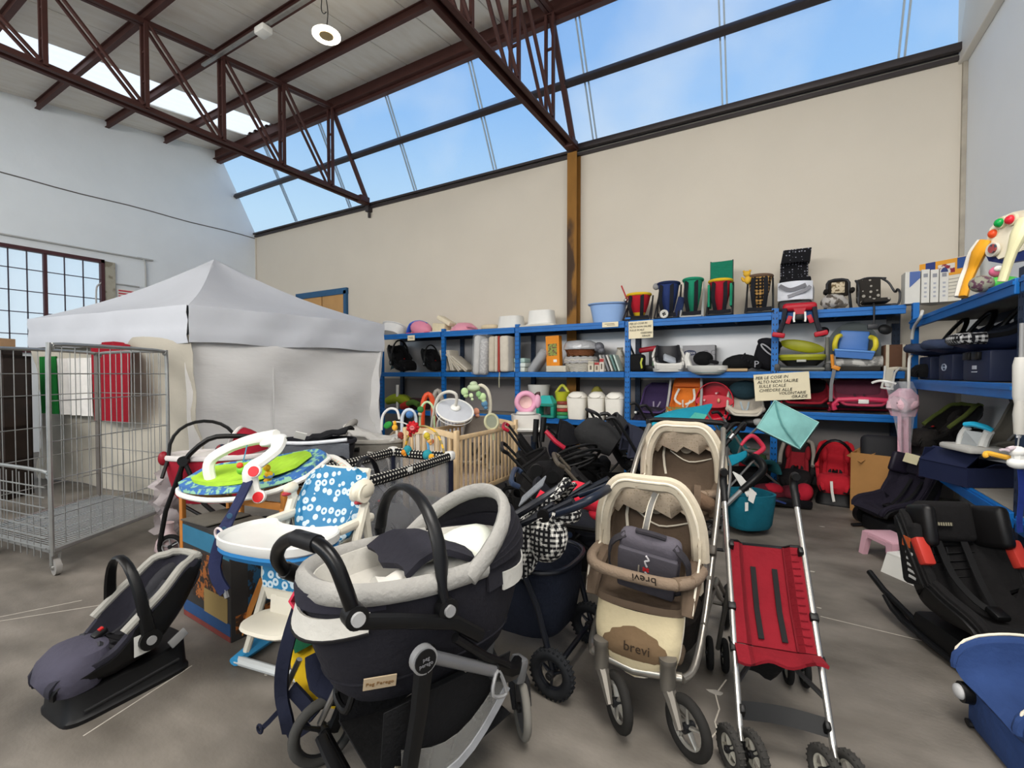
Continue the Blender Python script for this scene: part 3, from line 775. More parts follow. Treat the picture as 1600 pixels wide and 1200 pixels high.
def infant_seat(label, loc, rz, shell=0x1b1b1d, pad=0x3a3942, pad2=0x4a4a4e, rimc=None, handle=.5, base=True, sc=1, group=None, name='infant_car_seat', seat_up=0, hooks=True, apron=None, rot=None):
    t = thing(name, label, 'car seat', loc, rz, group, rot=rot, sc=sc)
    z0 = .10 if base else 0
    if base:
        b = B()
        R = []
        for z, kx, ky in ((0, 1.0, 1.0), (.018, 1.0, 1.0), (.03, .93, .97), (.13, .84, .95)):
            g = []
            for j in range(32):
                a = 2 * PI * j / 32
                x, y = math.cos(a), math.sin(a)
                g.append((.165 * kx * math.copysign(abs(x) ** .35, x), .27 * ky * math.copysign(abs(y) ** .3, y), z + (.045 * max(0, y) if z > .1 else 0)))
            R.append(g)
        b.loft(R); obj('base', b, plast(shell, rough=.5), t)
    sp = [(-.275, z0 + .04, .10, .02), (-.268, z0 + .075, .12, .03), (-.20, z0 + .06, .15, .06), (-.06, z0 + .03, .165, .14), (.10, z0 + .07, .17, .2), (.25, z0 + .22, .172, .18), (.34, z0 + .385, .15, .12), (.36, z0 + .445, .11, .05)]
    obj('shell', scoop(sp, .02), plast(shell, rough=.5), t)
    ip = [(y + .0, z + .02, w_ - .012, h + .012) for y, z, w_, h in sp]
    o = obj('pad', scoop(ip, .03), cloth(pad), t)
    obj('seat_insert', scoop([(-.13, z0 + .20, .09, .02), (-.04, z0 + .10, .10, .05), (.08, z0 + .125, .10, .05), (.2, z0 + .26, .09, .04), (.25, z0 + .34, .08, .02)], .03), cloth(pad2), t)
    for s in (-1, 1): obj('head_wing', B().ell((s * .10, .25, z0 + .34), (.035, .055, .11), rot=(-.9, 0, 0)), cloth(pad2), t)
    obj('edge_roll', rim(ip[4:], .021), cloth(rimc if rimc is not None else pad), t)
    obj('leg_cover', B().oval([(z0 + .03, 0, -.19, .13, .10), (z0 + .09, 0, -.19, .155, .13), (z0 + .15, 0, -.18, .155, .125), (z0 + .195, 0, -.16, .13, .10), (z0 + .21, 0, -.15, .08, .06)], 24, pw=2.5), cloth(apron if apron is not None else pad), t)
    for s in (-1, 1): obj('harness_strap', B().strap([(s * .05, .22, z0 + .29), (s * .05, .12, z0 + .19), (s * .03, .02, z0 + .15), (0, -.05, z0 + .20)], .03, .004, up=(0, -.5, 1), sm=3), plast(0x26262a, rough=.8), t)
    bk = obj('buckle', B().box((0, -.08, z0 + .22), (.05, .06, .025), (.4, 0, 0), bev=.008), BLACK, t)
    obj('release_button', B().box((0, -.075, z0 + .238), (.02, .02, .01), (.4, 0, 0)), plast(0xb02020), bk)
    # carry handle
    hy, hz = .05, z0 + .17
    ang = handle
    d = V((0, math.sin(ang), math.cos(ang)))
    pts = arc((0, hy, hz), (.185, 0, 0), d * .40, 16)
    q = [p if abs(p.x) < .17 else p for p in pts]
    obj('carry_handle', B().tube(q, [.034, .026, .022, .026, .034], 8, flat=.55), plast(shell, rough=.4), t)
    for s in (-1, 1):
        h = obj('handle_hub', B().disc((s * .185, hy, hz), (1, 0, 0), .05, .035, 18), plast(shell), t)
        obj('hub_button', B().disc((s * .205, hy, hz), (1, 0, 0), .022, .01, 14), GREYP, h)
    return t
def carrycot(t, L, W, z0, z1, body, lining, rimc, top=1.12, xo=0, hood=None, hoodh=.28, apron=None, hoodrim=None, sx=1):
    # lies along local x, head end at +x; returns the body
    secs = []
    for q in range(7):
        u = q / 6; k = .78 + .22 * math.sin(u * PI / 2)
        secs.append((z0 + (z1 - z0) * u, xo, 0, L / 2 * (k if q else k * .93), W / 2 * (k if q else k * .9)))
    R = secs + [(z1 + .0, xo, 0, L / 2 - .025, W / 2 - .025), (z1 - .10, xo, 0, L / 2 - .04, W / 2 - .04)]
    body_o = obj('body', B().oval(R, 32, pw=2.5), cloth(body), t)
    obj('lining', B().oval([(z1 + .004, xo, 0, L / 2 - .012, W / 2 - .012), (z1 + .004, xo, 0, L / 2 - .03, W / 2 - .03), (z1 - .09, xo, 0, L / 2 - .05, W / 2 - .05), (z1 - .10, xo, 0, .01, .01)], 32, False, True, pw=2.5), cloth(lining), t)
    g = [(xo + L / 2 * math.copysign(abs(math.cos(a)) ** .8, math.cos(a)), W / 2 * math.copysign(abs(math.sin(a)) ** .8, math.sin(a)), z1 + .005) for a in [2 * PI * i / 40 for i in range(40)]]
    obj('rim_band', B().tube(g, .018, 8, closed=True, flat=1.3), cloth(rimc), t)
    return body_o
def hood_rows(xh, W, z1, L, H, a0, a1, n=9, m=13):
    # fan of half hoops pivoting at (xh, z1); a0..a1 tilt of the hoops, head end +x
    rows = []
    for i in range(n):
        a = a0 + (a1 - a0) * i / (n - 1)
        d = V((math.cos(a) * L, 0, math.sin(a) * H))
        rows.append([V((xh, -W / 2 * math.cos(PI * j / (m - 1)), z1)) + d * math.sin(PI * j / (m - 1)) ** .8 for j in range(m)])
    return rows
def tub(name, label, cat, loc, rz, L, W, H, col, flip=False, rot=None, rimw=.03, depth=.9, group=None, pw=2.6, foot=.78):
    rs = [(0, 0, 0, L / 2 * foot, W / 2 * foot), (H * .9, 0, 0, L / 2 - rimw, W / 2 - rimw), (H * .95, 0, 0, L / 2, W / 2), (H, 0, 0, L / 2 + .004, W / 2 + .004), (H, 0, 0, L / 2 - rimw, W / 2 - rimw), (H * (1 - depth), 0, 0, L / 2 * foot - .015, W / 2 * foot - .015)]
    b = B().oval(rs, 32, pw=pw)
    if flip: b.xf(Matrix.Translation((0, 0, H)) @ Matrix.Diagonal((1, 1, -1, 1)))
    o = obj(name, b, plast(col) if isinstance(col, int) else col)
    tag(o, label, cat, loc, group, rot or (0, 0, rz)); return o
def tubes(name, segs, r, m, p, n=7, sm=0): 
    b = B()
    for s in segs: b.tube(s, r, n, sm=sm)
    return obj(name, b, m, p)
# ================================================================ FOREGROUND
# ---- infant car seat lower left
CH = 0x33323c
seat = infant_seat('dark grey infant car seat with raised black handle, lower left by the dark carton', fl(163, 1090) * 1.0 + V((-.03, .07, 0)), math.radians(3), 0x111113, 0x33323d, 0x3d3d42, 0x9b9992, handle=-.10, sc=.93, apron=0x474553)
obj('label_sticker', B().box((.0, 0, 0), (.003, .07, .10)), plast(0xc9c9c4), seat).location = (.182, .02, .26)
obj('warning_tag', B().box((0, 0, 0), (.10, .003, .07), (-.5, 0, -.3)), plast(0xc9c7bf, pat='stripe_z', col2=0x8b8b8b, ps=60), seat).location = (-.03, .10, .255)
obj('side_panel', B().box((.166, .19, .20), (.012, .09, .05), (.5, 0, 0), bev=.005), GREYP, seat)
obj('base_groove', B().tube([(.152, -.2, .05), (.150, .2, .075)], .008, 6), plast(0x2a2a2c), seat)
# ---- dark carton with printed sides
cl = thing('carton', 'dark worn carton printed with an orange picture and blue bands, behind the lower-left car seat', 'box', (-2.90, 1.56, 0), math.radians(-3))
CB = plast(0x3c3937, rough=.7, var=.2)
W_, D2, H_ = .58, .27, .60
obj('carton_body', B().box((0, 0, H_ / 2), (W_, D2, H_), bev=.004), CB, cl, smooth=False)
f = obj('front_print', B().box((0, -D2 / 2 - .001, .515), (W_ * .98, .004, .11)), plast(0x2f6f8e, rough=.7, var=.25), cl, smooth=False)
obj('picture', B().box((.02, -D2 / 2 - .001, .30), (.36, .004, .28)), mt(0x3a2e28, .7, pat='blot', col2=0xa8622c, ps=26), f, smooth=False)
obj('tan_field', B().box((.12, -D2 / 2 - .0012, .17), (.27, .004, .14)), plast(0x9c8452, rough=.7), f, smooth=False)
obj('blue_band', B().box((0, -D2 / 2 - .001, .07), (W_ * .98, .004, .07)), plast(0x274a78, rough=.7, var=.3), f, smooth=False)
obj('red_band', B().box((0, -D2 / 2 - .001, .018), (W_ * .98, .004, .03)), plast(0x7c3a34, rough=.7, var=.3), f, smooth=False)
sd = obj('side_print', B().box((W_ / 2 + .001, .02, .36), (.004, .12, .40)), plast(0x25506e, rough=.7, pat='blot', col2=0x33312f, ps=26), cl, smooth=False)
obj('side_picture', B().box((W_ / 2 + .001, 0, .09), (.004, .22, .10)), mt(0x4a3322, .7, pat='blot', col2=0xa8622c, ps=30), cl, smooth=False)
for x, y, wx, wy, r in ((-.12, -.02, .3, .26, -.03), (.2, .03, .24, .2, .05)): obj('lid_flap', B().box((x, y, H_ + .008), (wx, wy, .006), (0, r, .04)), plast(0x57534c, rough=.8, var=.3), cl, smooth=False)
# ---- wooden stand holding the bouncer
st = thing('wooden_stand', 'orange-brown wooden changing stand carrying the green and blue bouncer', 'stand', (-3.12, 1.84, 0), math.radians(8))
WO = mt(0xb5712f, .5, pat='wood', col2=0xcd8a45, ps=7, stretch=(1, 1, .2))
for x in (-.47, 0.1, .47):
    for y in (-.17, .17):
        if x == .1 and y > 0: continue
        obj('leg', B().box((x, y, .335), (.032, .03, .67), bev=.004), WO, st)
for y in (-.17, .17): obj('rail', B().box((0, y, .68), (.98, .025, .045), bev=.004), WO, st)
for x in (-.47, .47): obj('end_rail', B().box((x, 0, .74 if x > 0 else .66), (.03, .36, .04), bev=.004), WO, st)
obj('end_post', B().box((.48, -.17, .74), (.03, .03, .14), bev=.004), WO, st); obj('end_post', B().box((.48, .17, .74), (.03, .03, .14), bev=.004), WO, st)
# ---- bouncer with white arch, green and blue pad
bo = thing('baby_bouncer', 'green and blue baby bouncer with white toy arch lying on the wooden stand', 'bouncer', (-3.10, 1.82, .79), rot=(.30, 0, math.radians(18)))
pad = [(-.50, -.02, .10, .0), (-.4, -.015, .17, .005), (-.15, -.005, .22, .02), (.15, .04, .24, .03), (.4, .10, .22, .02), (.52, .13, .12, .0)]
M90 = Matrix.Rotation(-PI / 2, 4, 'Z')
obj('pad_border', scoop(pad, .035).xf(M90), mt(0x3f6fb0, .9, pat='blot', col2=0x8fc0a0, ps=24, bump=.5, bs=26), bo)
obj('pad_centre', scoop([(y * .84, z + .026, w_ * .68, h * .5) for y, z, w_, h in pad], .025).xf(M90), cloth(0xa8d23a, vs=20), bo)
obj('tray_rim', rim([(y, z - .03, w_ + .015, 0) for y, z, w_, h in pad], .018, foot=True).xf(M90), WHITEP, bo)
def bpt(px, py, d):
    return bo_i @ pt(px, py, d)
bpy.context.view_layer.update(); bo_i = bo.matrix_world.inverted()
# two arms of the arch rise beside the pad and meet in an oval head
arch = B()
pa = [bpt(330, 752, 3.12), bpt(326, 732, 3.12), bpt(333, 715, 3.12), bpt(365, 697, 3.10), bpt(400, 686, 3.05), bpt(432, 682, 2.98)]
pb = [bpt(398, 775, 2.72), bpt(392, 752, 2.72), bpt(392, 733, 2.72), bpt(413, 718, 2.77), bpt(432, 702, 2.85), bpt(436, 688, 2.94)]
obj('toy_arch', B().tube(pa, [.03, .032, .03, .026, .03, .036], 8, sm=3, flat=1.3).tube(pb, [.034, .036, .034, .028, .03, .036], 8, sm=3, flat=1.3), WHITEP, bo)
obj('arch_head', B().ell(bpt(427, 688, 2.95), (.085, .055, .03), rot=(0, -.15, .5)), plast(0xd9d9d8), bo)
for p in ((398, 736, 2.69), (405, 776, 2.68)):
    h = obj('hub_cap', B().disc(bpt(*p), bo_i.to_3x3() @ (FV * -1 + V((0, 0, .3))), .038, .02, 20), WHITEP, bo)
    obj('red_button', B().disc(bpt(*p) + bo_i.to_3x3() @ FV * -.012, bo_i.to_3x3() @ (FV * -1 + V((0, 0, .3))), .030, .012, 20), plast(0xd8262c), h)
def hang(par, top, end, m, parts):
    c = obj('toy_cord', B().tube([top, end], .004, 5), m, par)
    for q, mm in parts: obj('toy', q, mm, c)
e = bpt(420, 742, 2.85)
hang(bo, bpt(421, 705, 2.88), bpt(421, 722, 2.86), plast(0x30507c), [(B().ell(e + V((0, 0, .05)), (.022, .02, .022)).ell(e, (.026, .022, .03)), plast(0xf0b81c)), (B().box(e + V((0, -.0, -.005)), (.05, .042, .018), bev=.004), plast(0x6b8fb8)), (B().ell(e + V((-.02, 0, -.04)), (.025, .02, .014)), plast(0xe8a820))])
e = bpt(377, 735, 2.95)
hang(bo, bpt(386, 696, 3.05), bpt(380, 722, 2.98), plast(0x2a7fa0), [(B().ell(e, (.03, .025, .028)), plast(0x79c832)), (B().ell(e + V((0, 0, .035)), (.02, .02, .02)), plast(0xe8502c))])
# long dark denim strap dangling in front of the carton
stp = [(388, 752, 2.70), (372, 785, 2.55), (356, 815, 2.42), (346, 842, 2.37), (336, 880, 2.36), (340, 905, 2.34), (352, 925, 2.33)]
sr = thing('webbing_strap', 'dark blue padded strap hanging from the bouncer down the dark carton', 'strap', (0, 0, 0))
obj('webbing', B().strap([pt(*p) for p in stp], .062, .012, up=tuple(-FV), sm=4), cloth(0x262c4e), sr)
for p in ((361, 805, 2.42), (352, 826, 2.38)): obj('snap', B().disc(pt(*p) - FV * .012, FV, .014, .008, 12), plast(0x31506b), sr)
obj('ring', B().tube([pt(342, 834, 2.33) + V((.035 * math.cos(a), 0, .028 * math.sin(a))) for a in [2 * PI * i / 16 for i in range(16)]], .006, 6, closed=True), plast(0xd8c9c9), sr)
obj('strap_end', B().box(pt(353, 928, 2.33), (.025, .012, .04), (0, -.5, 0)), GREYP, sr)
# ---- high chair
hc = thing('high_chair', 'high chair with blue fruit-print seat, large white tray and blue base', 'high chair', (-2.17, 1.62, 0), math.radians(10))
FRUIT = mt(0x2c78a4, .5, pat='rings', col2=0xc4d4dc, ps=21, bump=.3, bs=20, var=.08)
CREAM = plast(0xd9d3c3); BL2 = plast(0x3d9ad0)
obj('backrest', scoop([(.08, .60, .16, .05), (.13, .70, .20, .06), (.17, .80, .21, .05), (.20, .90, .18, .03), (.215, .945, .11, .0)], .05), FRUIT, hc)
obj('seat_pad', scoop([(-.20, .42, .13, .0), (-.18, .54, .15, .02), (-.05, .555, .16, .06), (.08, .58, .16, .06)], .05), FRUIT, hc)
obj('seat_shell', scoop([(-.18, .34, .14, .0), (-.19, .5, .16, .02), (-.05, .52, .18, .08), (.1, .55, .18, .08), (.17, .68, .19, .05), (.25, .95, .17, .0)], .02), CREAM, hc)
tr = B()
def trayring(k, z, dy=0):
    g = []
    for i in range(36):
        a = 2 * PI * i / 36; x, y = math.cos(a), math.sin(a)
        yy = .20 * math.copysign(abs(y) ** .8, y)
        if y > 0: yy -= .10 * max(0, 1 - (abs(x) / .55) ** 2)
        g.append((.30 * k * math.copysign(abs(x) ** .7, x), (-.24 + dy) + yy * k, z))
    return g
tray = obj('tray', tr.loft([trayring(.93, .66), trayring(1.0, .68), trayring(1.0, .715), trayring(.97, .72), trayring(.92, .70), trayring(.86, .697)]), plast(0xd4d4d0, rough=.3), hc)
obj('tray_trim', B().loft([trayring(.9, .63), trayring(.985, .655), trayring(.97, .67)]), plast(0x2a78b4), tray)
for s in (-1, 1):
    obj('armrest', B().box((s * .235, .04, .70), (.05, .28, .05), bev=.02), CREAM, hc)
    obj('upright_leg', B().tube([(s * .25, .30, .02), (s * .25, .12, .62), (s * .25, .08, .85)], [.02, .024, .03], 8, flat=.8), CREAM, hc)
    hb = obj('hinge_head', (B().ell((.25, .08, .87), (.045, .085, .06)).disc((.25, .06, .86), (1, 0, 0), .05, .07, 16) if s > 0 else B().ell((-.25, .08, .84), (.03, .05, .035))), plast(0xded6c2), hc)
    obj('red_catch', B().ell((s * .25, .05, .815), (.02, .035, .014)), plast(0xa8323c), hb)
    obj('front_leg', B().tube([(s * .25, .10, .80), (s * .26, -.22, .04)], [.026, .018], 8), CREAM, hc)
    obj('foot_shoe', B().tube([(s * .27, -.28, .03), (s * .27, -.12, .045), (s * .265, .06, .04)], [.03, .045, .03], 8, flat=.7), BL2, hc)
obj('floor_bar', B().tube([(-.27, -.26, .03), (.27, -.26, .03)], .022, 8), plast(0xd0d4d4), hc)
obj('rear_bar', B().tube([(-.25, .30, .025), (.25, .30, .025)], .02, 8), BL2, hc)
obj('footrest', B().oval([(.255, 0, -.27, .15, .10), (.27, 0, -.27, .165, .115), (.285, 0, -.27, .16, .11)], 24, pw=3).box((0, -.18, .36), (.22, .03, .22), (-.15, 0, 0), bev=.01), CREAM, hc)
for s in (-1, 1): obj('foot_pillar', B().box((s * .09, -.19, .33), (.04, .02, .2), (-.1, 0, 0), bev=.006), CREAM, hc)
# ---- brown wooden leg leaning below the tray (folding wooden frame)
fr = thing('wooden_prop', 'thin orange wooden leg leaning under the white tray of the high chair', 'wooden leg', (0, 0, 0))
obj('slat', B().tube([fl(374, 1000) + V((-.02, .02, .02)), pt(410, 905, 2.66)], .014, 6, flat=1.6), WO, fr)
# ---- colourful fabric folder wedged between high chair and pram, and the child carrier below it
ff = thing('baby_carrier', 'navy and yellow framed child carrier lying behind the navy pram', 'carrier', (-1.62, 1.36, 0))
NAVY = cloth(0x1d2238)
iv = lambda p: V(p) - V((-1.62, 1.36, 0))
obj('yellow_pouch', B().tube([iv(pt(470, 1010, 1.98)), iv(pt(482, 1050, 1.95)), iv(pt(505, 1078, 1.9)), iv(pt(545, 1092, 1.85))], [.05, .06, .06, .05], 10, sm=3, flat=.6), cloth(0xd8b21c), ff)
obj('green_panel', B().tube([iv(pt(466, 955, 2.0)), iv(pt(470, 985, 1.98)), iv(pt(478, 1012, 1.96))], [.03, .05, .05], 10, sm=2, flat=.5), cloth(0x17583a), ff)
obj('navy_pouch', B().tube([iv(pt(492, 1020, 1.85)), iv(pt(505, 1060, 1.82)), iv(pt(530, 1080, 1.8))], [.04, .06, .05], 10, sm=3, flat=.6), NAVY, ff)
obj('red_flap', B().sheet([[iv(pt(x0 + (x1 - x0) * j / 5, y, 1.9 - .02 * j)) for j in range(6)] for y, x0, x1 in ((922, 478, 462), (940, 473, 452), (955, 470, 462), (978, 464, 456))], .01), cloth(0xd23a54), ff)
obj('shoulder_strap', B().strap([iv(pt(*p)) for p in ((470, 940, 1.85), (455, 985, 1.8), (442, 1040, 1.78), (440, 1085, 1.80), (447, 1120, 1.78), (452, 1145, 1.80))], .05, .014, up=tuple(-FV), sm=3), NAVY, ff)
obj('hip_strap', B().strap([iv(pt(*p)) for p in ((455, 1075, 1.82), (478, 1100, 1.80), (492, 1120, 1.78))], .055, .014, up=tuple(-FV), sm=3), NAVY, ff)
obj('loose_strap', B().strap([iv(pt(443, 1103, 1.86)), iv(pt(420, 1128, 1.83)), iv(pt(407, 1140, 1.84))], .018, .006, up=tuple(-FV)), NAVY, ff)
obj('strap_loop', B().tube([iv(pt(406, 1139, 1.84)) + V((.016 * math.cos(a), 0, .016 * math.sin(a))) for a in [2 * PI * i / 12 for i in range(12)]], .005, 6, closed=True), NAVY, ff)
obj('lower_belt', B().strap([iv(pt(450, 1148, 1.82)), iv(pt(465, 1145, 1.8)), iv(pt(482, 1133, 1.78))], .04, .012, up=tuple(-FV)), NAVY, ff)
for a, b_ in (((468, 1030, 1.84), (440, 1090, 1.84)), ((526, 1075, 1.72), (500, 1130, 1.74))): obj('frame_tube', B().tube([iv(pt(*a)), iv(pt(*b_))], .012, 8), STEEL, ff)
# ---- NAVY PRAM
PC = V((-1.12, 1.39, 0)); PA = math.atan2(.94, .35)
pm = thing('pram', 'large navy and grey carrycot pram with black carry handle on a black and silver chassis', 'pram', PC, PA)
NVC, NVL, GRL = 0x27262f, 0x2b2a34, 0xb3b1ac
NV = cloth(NVC, bs=45, bump=.35); LG = cloth(0x9d9b96, bs=60); LIN = cloth(0xcbc8c0)
bt, bz = .80, .43
secs = []
for q in range(9):
    u = q / 8; k = .74 + .26 * math.sin(u * PI / 2) ** .9
    secs.append((bz + (bt - bz) * u + 0, -.08, 0, .42 * k * (.94 if q == 0 else 1), .23 * k * (.9 if q == 0 else 1)))
body = obj('carrycot_body', B().oval(secs + [(bt, -.08, 0, .39, .2), (bt - .09, -.08, 0, .37, .185)], 40, pw=2.4), NV, pm)
obj('seam_line', B().tube([(x * 1.003, y * 1.006, z) for z, xo, yo, rx, ry in (secs[2],) for x, y in [(-.08 + rx * math.copysign(abs(math.cos(a)) ** (2 / 2.4), math.cos(a)), ry * math.copysign(abs(math.sin(a)) ** (2 / 2.4), math.sin(a))) for a in [2 * PI * i / 48 for i in range(48)]]], .004, 6, closed=True), cloth(0x26252e), body)
tg = obj('maker_label', B().box((0, 0, 0), (.10, .004, .045)), plast(0xbda98c, rough=.8), body); tg.location = (-.325, -.176, .535); tg.rotation_euler = (.28, .06, -.33)
words('Peg Perego', .019, plast(0x8a6a44, rough=.8), tg, (0, -.0032, 0))
# cot lining, mattress, blanket and the folded apron
obj('lining', B().oval([(bt + .03, -.08, 0, .40, .215), (bt + .03, -.08, 0, .38, .195), (bt - .05, -.08, 0, .37, .18), (bt - .06, -.08, 0, .02, .02)], 36, False, True, pw=2.4), LIN, pm)
g = []
for i in range(25):
    a = PI * .42 + (PI * 1.16) * i / 24
    g.append((-.08 + .41 * math.copysign(abs(math.cos(a)) ** .83, math.cos(a)), .226 * math.copysign(abs(math.sin(a)) ** .83, math.sin(a)), bt + .012 + .02 * max(0, math.cos(a - PI))))
obj('grey_rim', B().tube(g, .028, 10, flat=1.3), LG, pm)
obj('pillow', B().ell((.10, .02, bt - .0), (.15, .13, .05), 16, 8, (0, -.35, 0)), cloth(0xe4e8dc, bs=12, bump=.9), pm)
obj('blanket', B().sheet([[(-.30 + .36 * j / 8, -.13 + .10 * i / 4, bt - .02 + .03 * math.sin(PI * i / 4) + .01 * math.sin(j * 1.9 + i)) for j in range(9)] for i in range(5)], .02), cloth(0xe0ddd5, bs=12, bump=.8), pm)
rows = [[(-.22 + .27 * i / 5 + .015 * math.sin(j * 1.2), -.15 + .32 * j / 8, bt + .025 + .045 * math.sin(PI * i / 5) + .012 * math.sin(j * .9 + i)) for j in range(9)] for i in range(6)]
obj('folded_apron', B().sheet(rows, .022), cloth(0x2f2e38, bs=16, bump=.8), pm)
rows = [[(-.335 + .05 * i / 3, -.10 + .26 * j / 6, bt + .03 + .012 * math.sin(j + i)) for j in range(7)] for i in range(4)]
# cream flap below the rim at the foot end
cf = [[(-.08 + (.435 + .004 * i) * math.cos(a), (.24 + .002 * i) * math.sin(a), bt - .025 - .016 * i - .022 * math.sin(PI * j / 12)) for j, a in enumerate([PI * .90 + PI * .38 * q / 12 for q in range(13)])] for i in range(5)]
obj('cream_flap', B().sheet(cf, .008), LIN, pm)
obj('flap_piping', B().tube([r for r in cf[-1]], .007, 6), plast(0x1b1b20), pm)
ap = [[(-.08 + (.44 - .002 * i) * math.cos(a), (.24 - .001 * i) * math.sin(a), bt + .03 - .028 * i) for a in [PI * .7 + PI * .62 * q / 14 for q in range(15)]] for i in range(3)]
obj('apron_edge', B().sheet(ap, .012), cloth(0x33323e), pm)
# hood, half folded back, with its thick grey rim
hx, hz_ = -.03, bt + .0
hr = hood_rows(hx, .475, hz_, .385, .30, math.radians(44), math.radians(4), 10, 17)
hood = obj('hood', B().sheet(hr, .012), NV, pm)
obj('hood_lining', B().sheet([[p + V((-.012, 0, -.008)) for p in r] for r in hr[:6]], .006), cloth(0x232229), hood)
obj('hood_rim', B().tube(hr[0], .022, 10, flat=1.6), LG, hood)
for i in (3, 5, 7): obj('hood_rib', B().tube([p + V((.004, 0, .004)) for p in hr[i]], .007, 6), cloth(0x24232c), hood)
obj('hood_skirt', B().sheet([[(-.08 + (.428 + .003 * i) * math.cos(a), (.236 + .003 * i) * math.sin(a), bt + .03 - .035 * i) for a in [-PI * .40 + PI * .8 * q / 16 for q in range(17)]] for i in range(4)], .012), NV, pm)
obj('cream_side', B().sheet([[(-.08 + (.443) * math.cos(a), (.25) * math.sin(a), bt - .03 - .022 * i - .02 * math.sin(q / 10 * PI)) for q, a in enumerate([-PI * .34 + PI * .32 * q / 10 for q in range(11)])] for i in range(4)], .008), cloth(0xcbc9c2), pm)
# carry handle arch over the cot
ha = [(-.13, -.25, .73)] + [(-.14, -.245 * math.cos(PI * i / 14), .80 + .285 * math.sin(PI * i / 14) ** .85) for i in range(15)] + [(-.155, .24, .74)]
obj('carry_handle', B().tube(ha, [.027, .024, .022, .024, .027], 10, flat=.6, up=(0, .01, 1)), plast(0x1c1d20, rough=.35), pm)
for s in (-1, 1):
    h = obj('handle_hub', B().disc((-.13, s * .253, .735), (0, 1, 0), .036, .035, 20), plast(0x161618), pm)
    obj('hub_button', B().disc((-.13, s * .275, .735), (0, 1, 0), .019, .012, 16), GREYP, h)
# push handle: rises from the near hub, loops left and comes back on the far side
bpy.context.view_layer.update(); ipm = pm.matrix_world.inverted()
ph = [ipm @ pt(*q) for q in ((554, 962, 1.30), (539, 918, 1.29), (521, 876, 1.30), (496, 850, 1.33), (463, 840, 1.40), (440, 851, 1.47), (433, 872, 1.52), (445, 890, 1.57), (466, 898, 1.62), (494, 906, 1.68))]
obj('push_handle', B().tube(ph, .0215, 12, sm=5), plast(0x101012, rough=.28), pm)
obj('grip_sleeve', B().tube(ph[3:5], .026, 12, sm=4), plast(0x18181b, rough=.5), pm); obj('far_joint', B().tube(ph[7:9], .028, 10), BLACK, pm)
h = obj('handle_joint', B().disc(ph[0], (0, 1, 0), .034, .045, 18), plast(0x161618), pm)
obj('joint_button', B().disc(ph[0] + V((0, -.028, 0)), (0, 1, 0), .020, .01, 16), plast(0xa8a8a8), h)
# chassis sides
CBK = plast(0x121214)
for s in (-1, 1):
    y = s * .26
    obj('upper_bar', B().tube([(-.42, s * .25, .79), (-.30, y, .755), (-.10, y, .68), (.0, y, .60)], .017, 8, flat=1.4), CBK, pm)
    obj('rear_strut', B().tube([(-.21, y, .64), (-.235, y, .45), (-.28, y, .22), (-.33, y, .12)], [.026, .022, .02], 8, flat=1.3), CBK, pm)
    obj('silver_tube', B().tube([(-.21, y, .615), (.085, y * .96, .435)], .021, 10), mt(0x8e8f92, .35, .7), pm)
    obj('front_strut', B().tube([(.06, y * .97, .45), (.13, y * .9, .40), (.20, y * .75, .36), (.285, s * .12, .33)], [.028, .03, .028, .022], 8), CBK, pm)
    obj('slide_bar', B().tube([(-.10, y * .99, .63), (.03, y * .96, .51), (.14, y * .92, .43)], .016, 8), CBK, pm)
    lg = obj('logo_disc', B().disc((-.225, s * .272, .615), (0, 1, 0), .043, .025, 24), mt(0xa7a8aa, .35, .5), pm)
    obj('disc_face', B().disc((-.225, s * .287, .615), (0, 1, 0), .036, .004, 24), CBK, lg)
    if s < 0: words('peg\nperego', .017, plast(0x77777a), lg, (-.225, -.291, .615))
    # swivelled front wheel with fork
    wc = V((.318, s * .11, .118)); wax = ipm.to_3x3() @ (RV + FV * .22); wax.normalize()
    for q in (-.032, .032): obj('fork', B().tube([V((.285, s * .12, .33)), wc + wax * q + V((-.015, 0, .11)), wc + wax * q], [.018, .014, .010], 8), mt(0x3c3d40, .4, .4), pm)
    obj('fork_cap', B().box(wc + V((-.02, 0, .17)), (.05, .07, .10), (0, .25, 0), bev=.015), mt(0x77787a, .4, .4), pm)
    wheel(pm, wc, wax, .118, .034, mt(0x5c5c5e, .5), 0, tyre=mt(0x75726b, .8), solid=True)
    wheel(pm, (-.36, s * .27, .13), (0, 1, 0), .13, .038, plast(0x2c2c2e), 3, tyre=mt(0x4a4946, .85))
    obj('hub_plate', B().ell((-.33, s * .27, .10), (.05, .008, .05)), mt(0xa9a498, .6), pm)
    obj('wheel_fender', B().sheet([[(-.36 + .150 * math.cos(a), s * .235 + q, .13 + .150 * math.sin(a)) for q in (-.03, 0, .03)] for a in [PI * .02 + PI * .33 * i / 6 for i in range(7)]], .01), mt(0x6c665c, .5), pm)
obj('rear_axle', B().tube([(-.36, -.26, .13), (-.36, .26, .13)], .018, 8), plast(0x1a1a1c), pm)
obj('brake_bar', B().tube([(-.39, -.2, .16), (-.40, 0, .17), (-.39, .2, .16)], .022, 8, sm=3, flat=.6), plast(0x202022), pm)
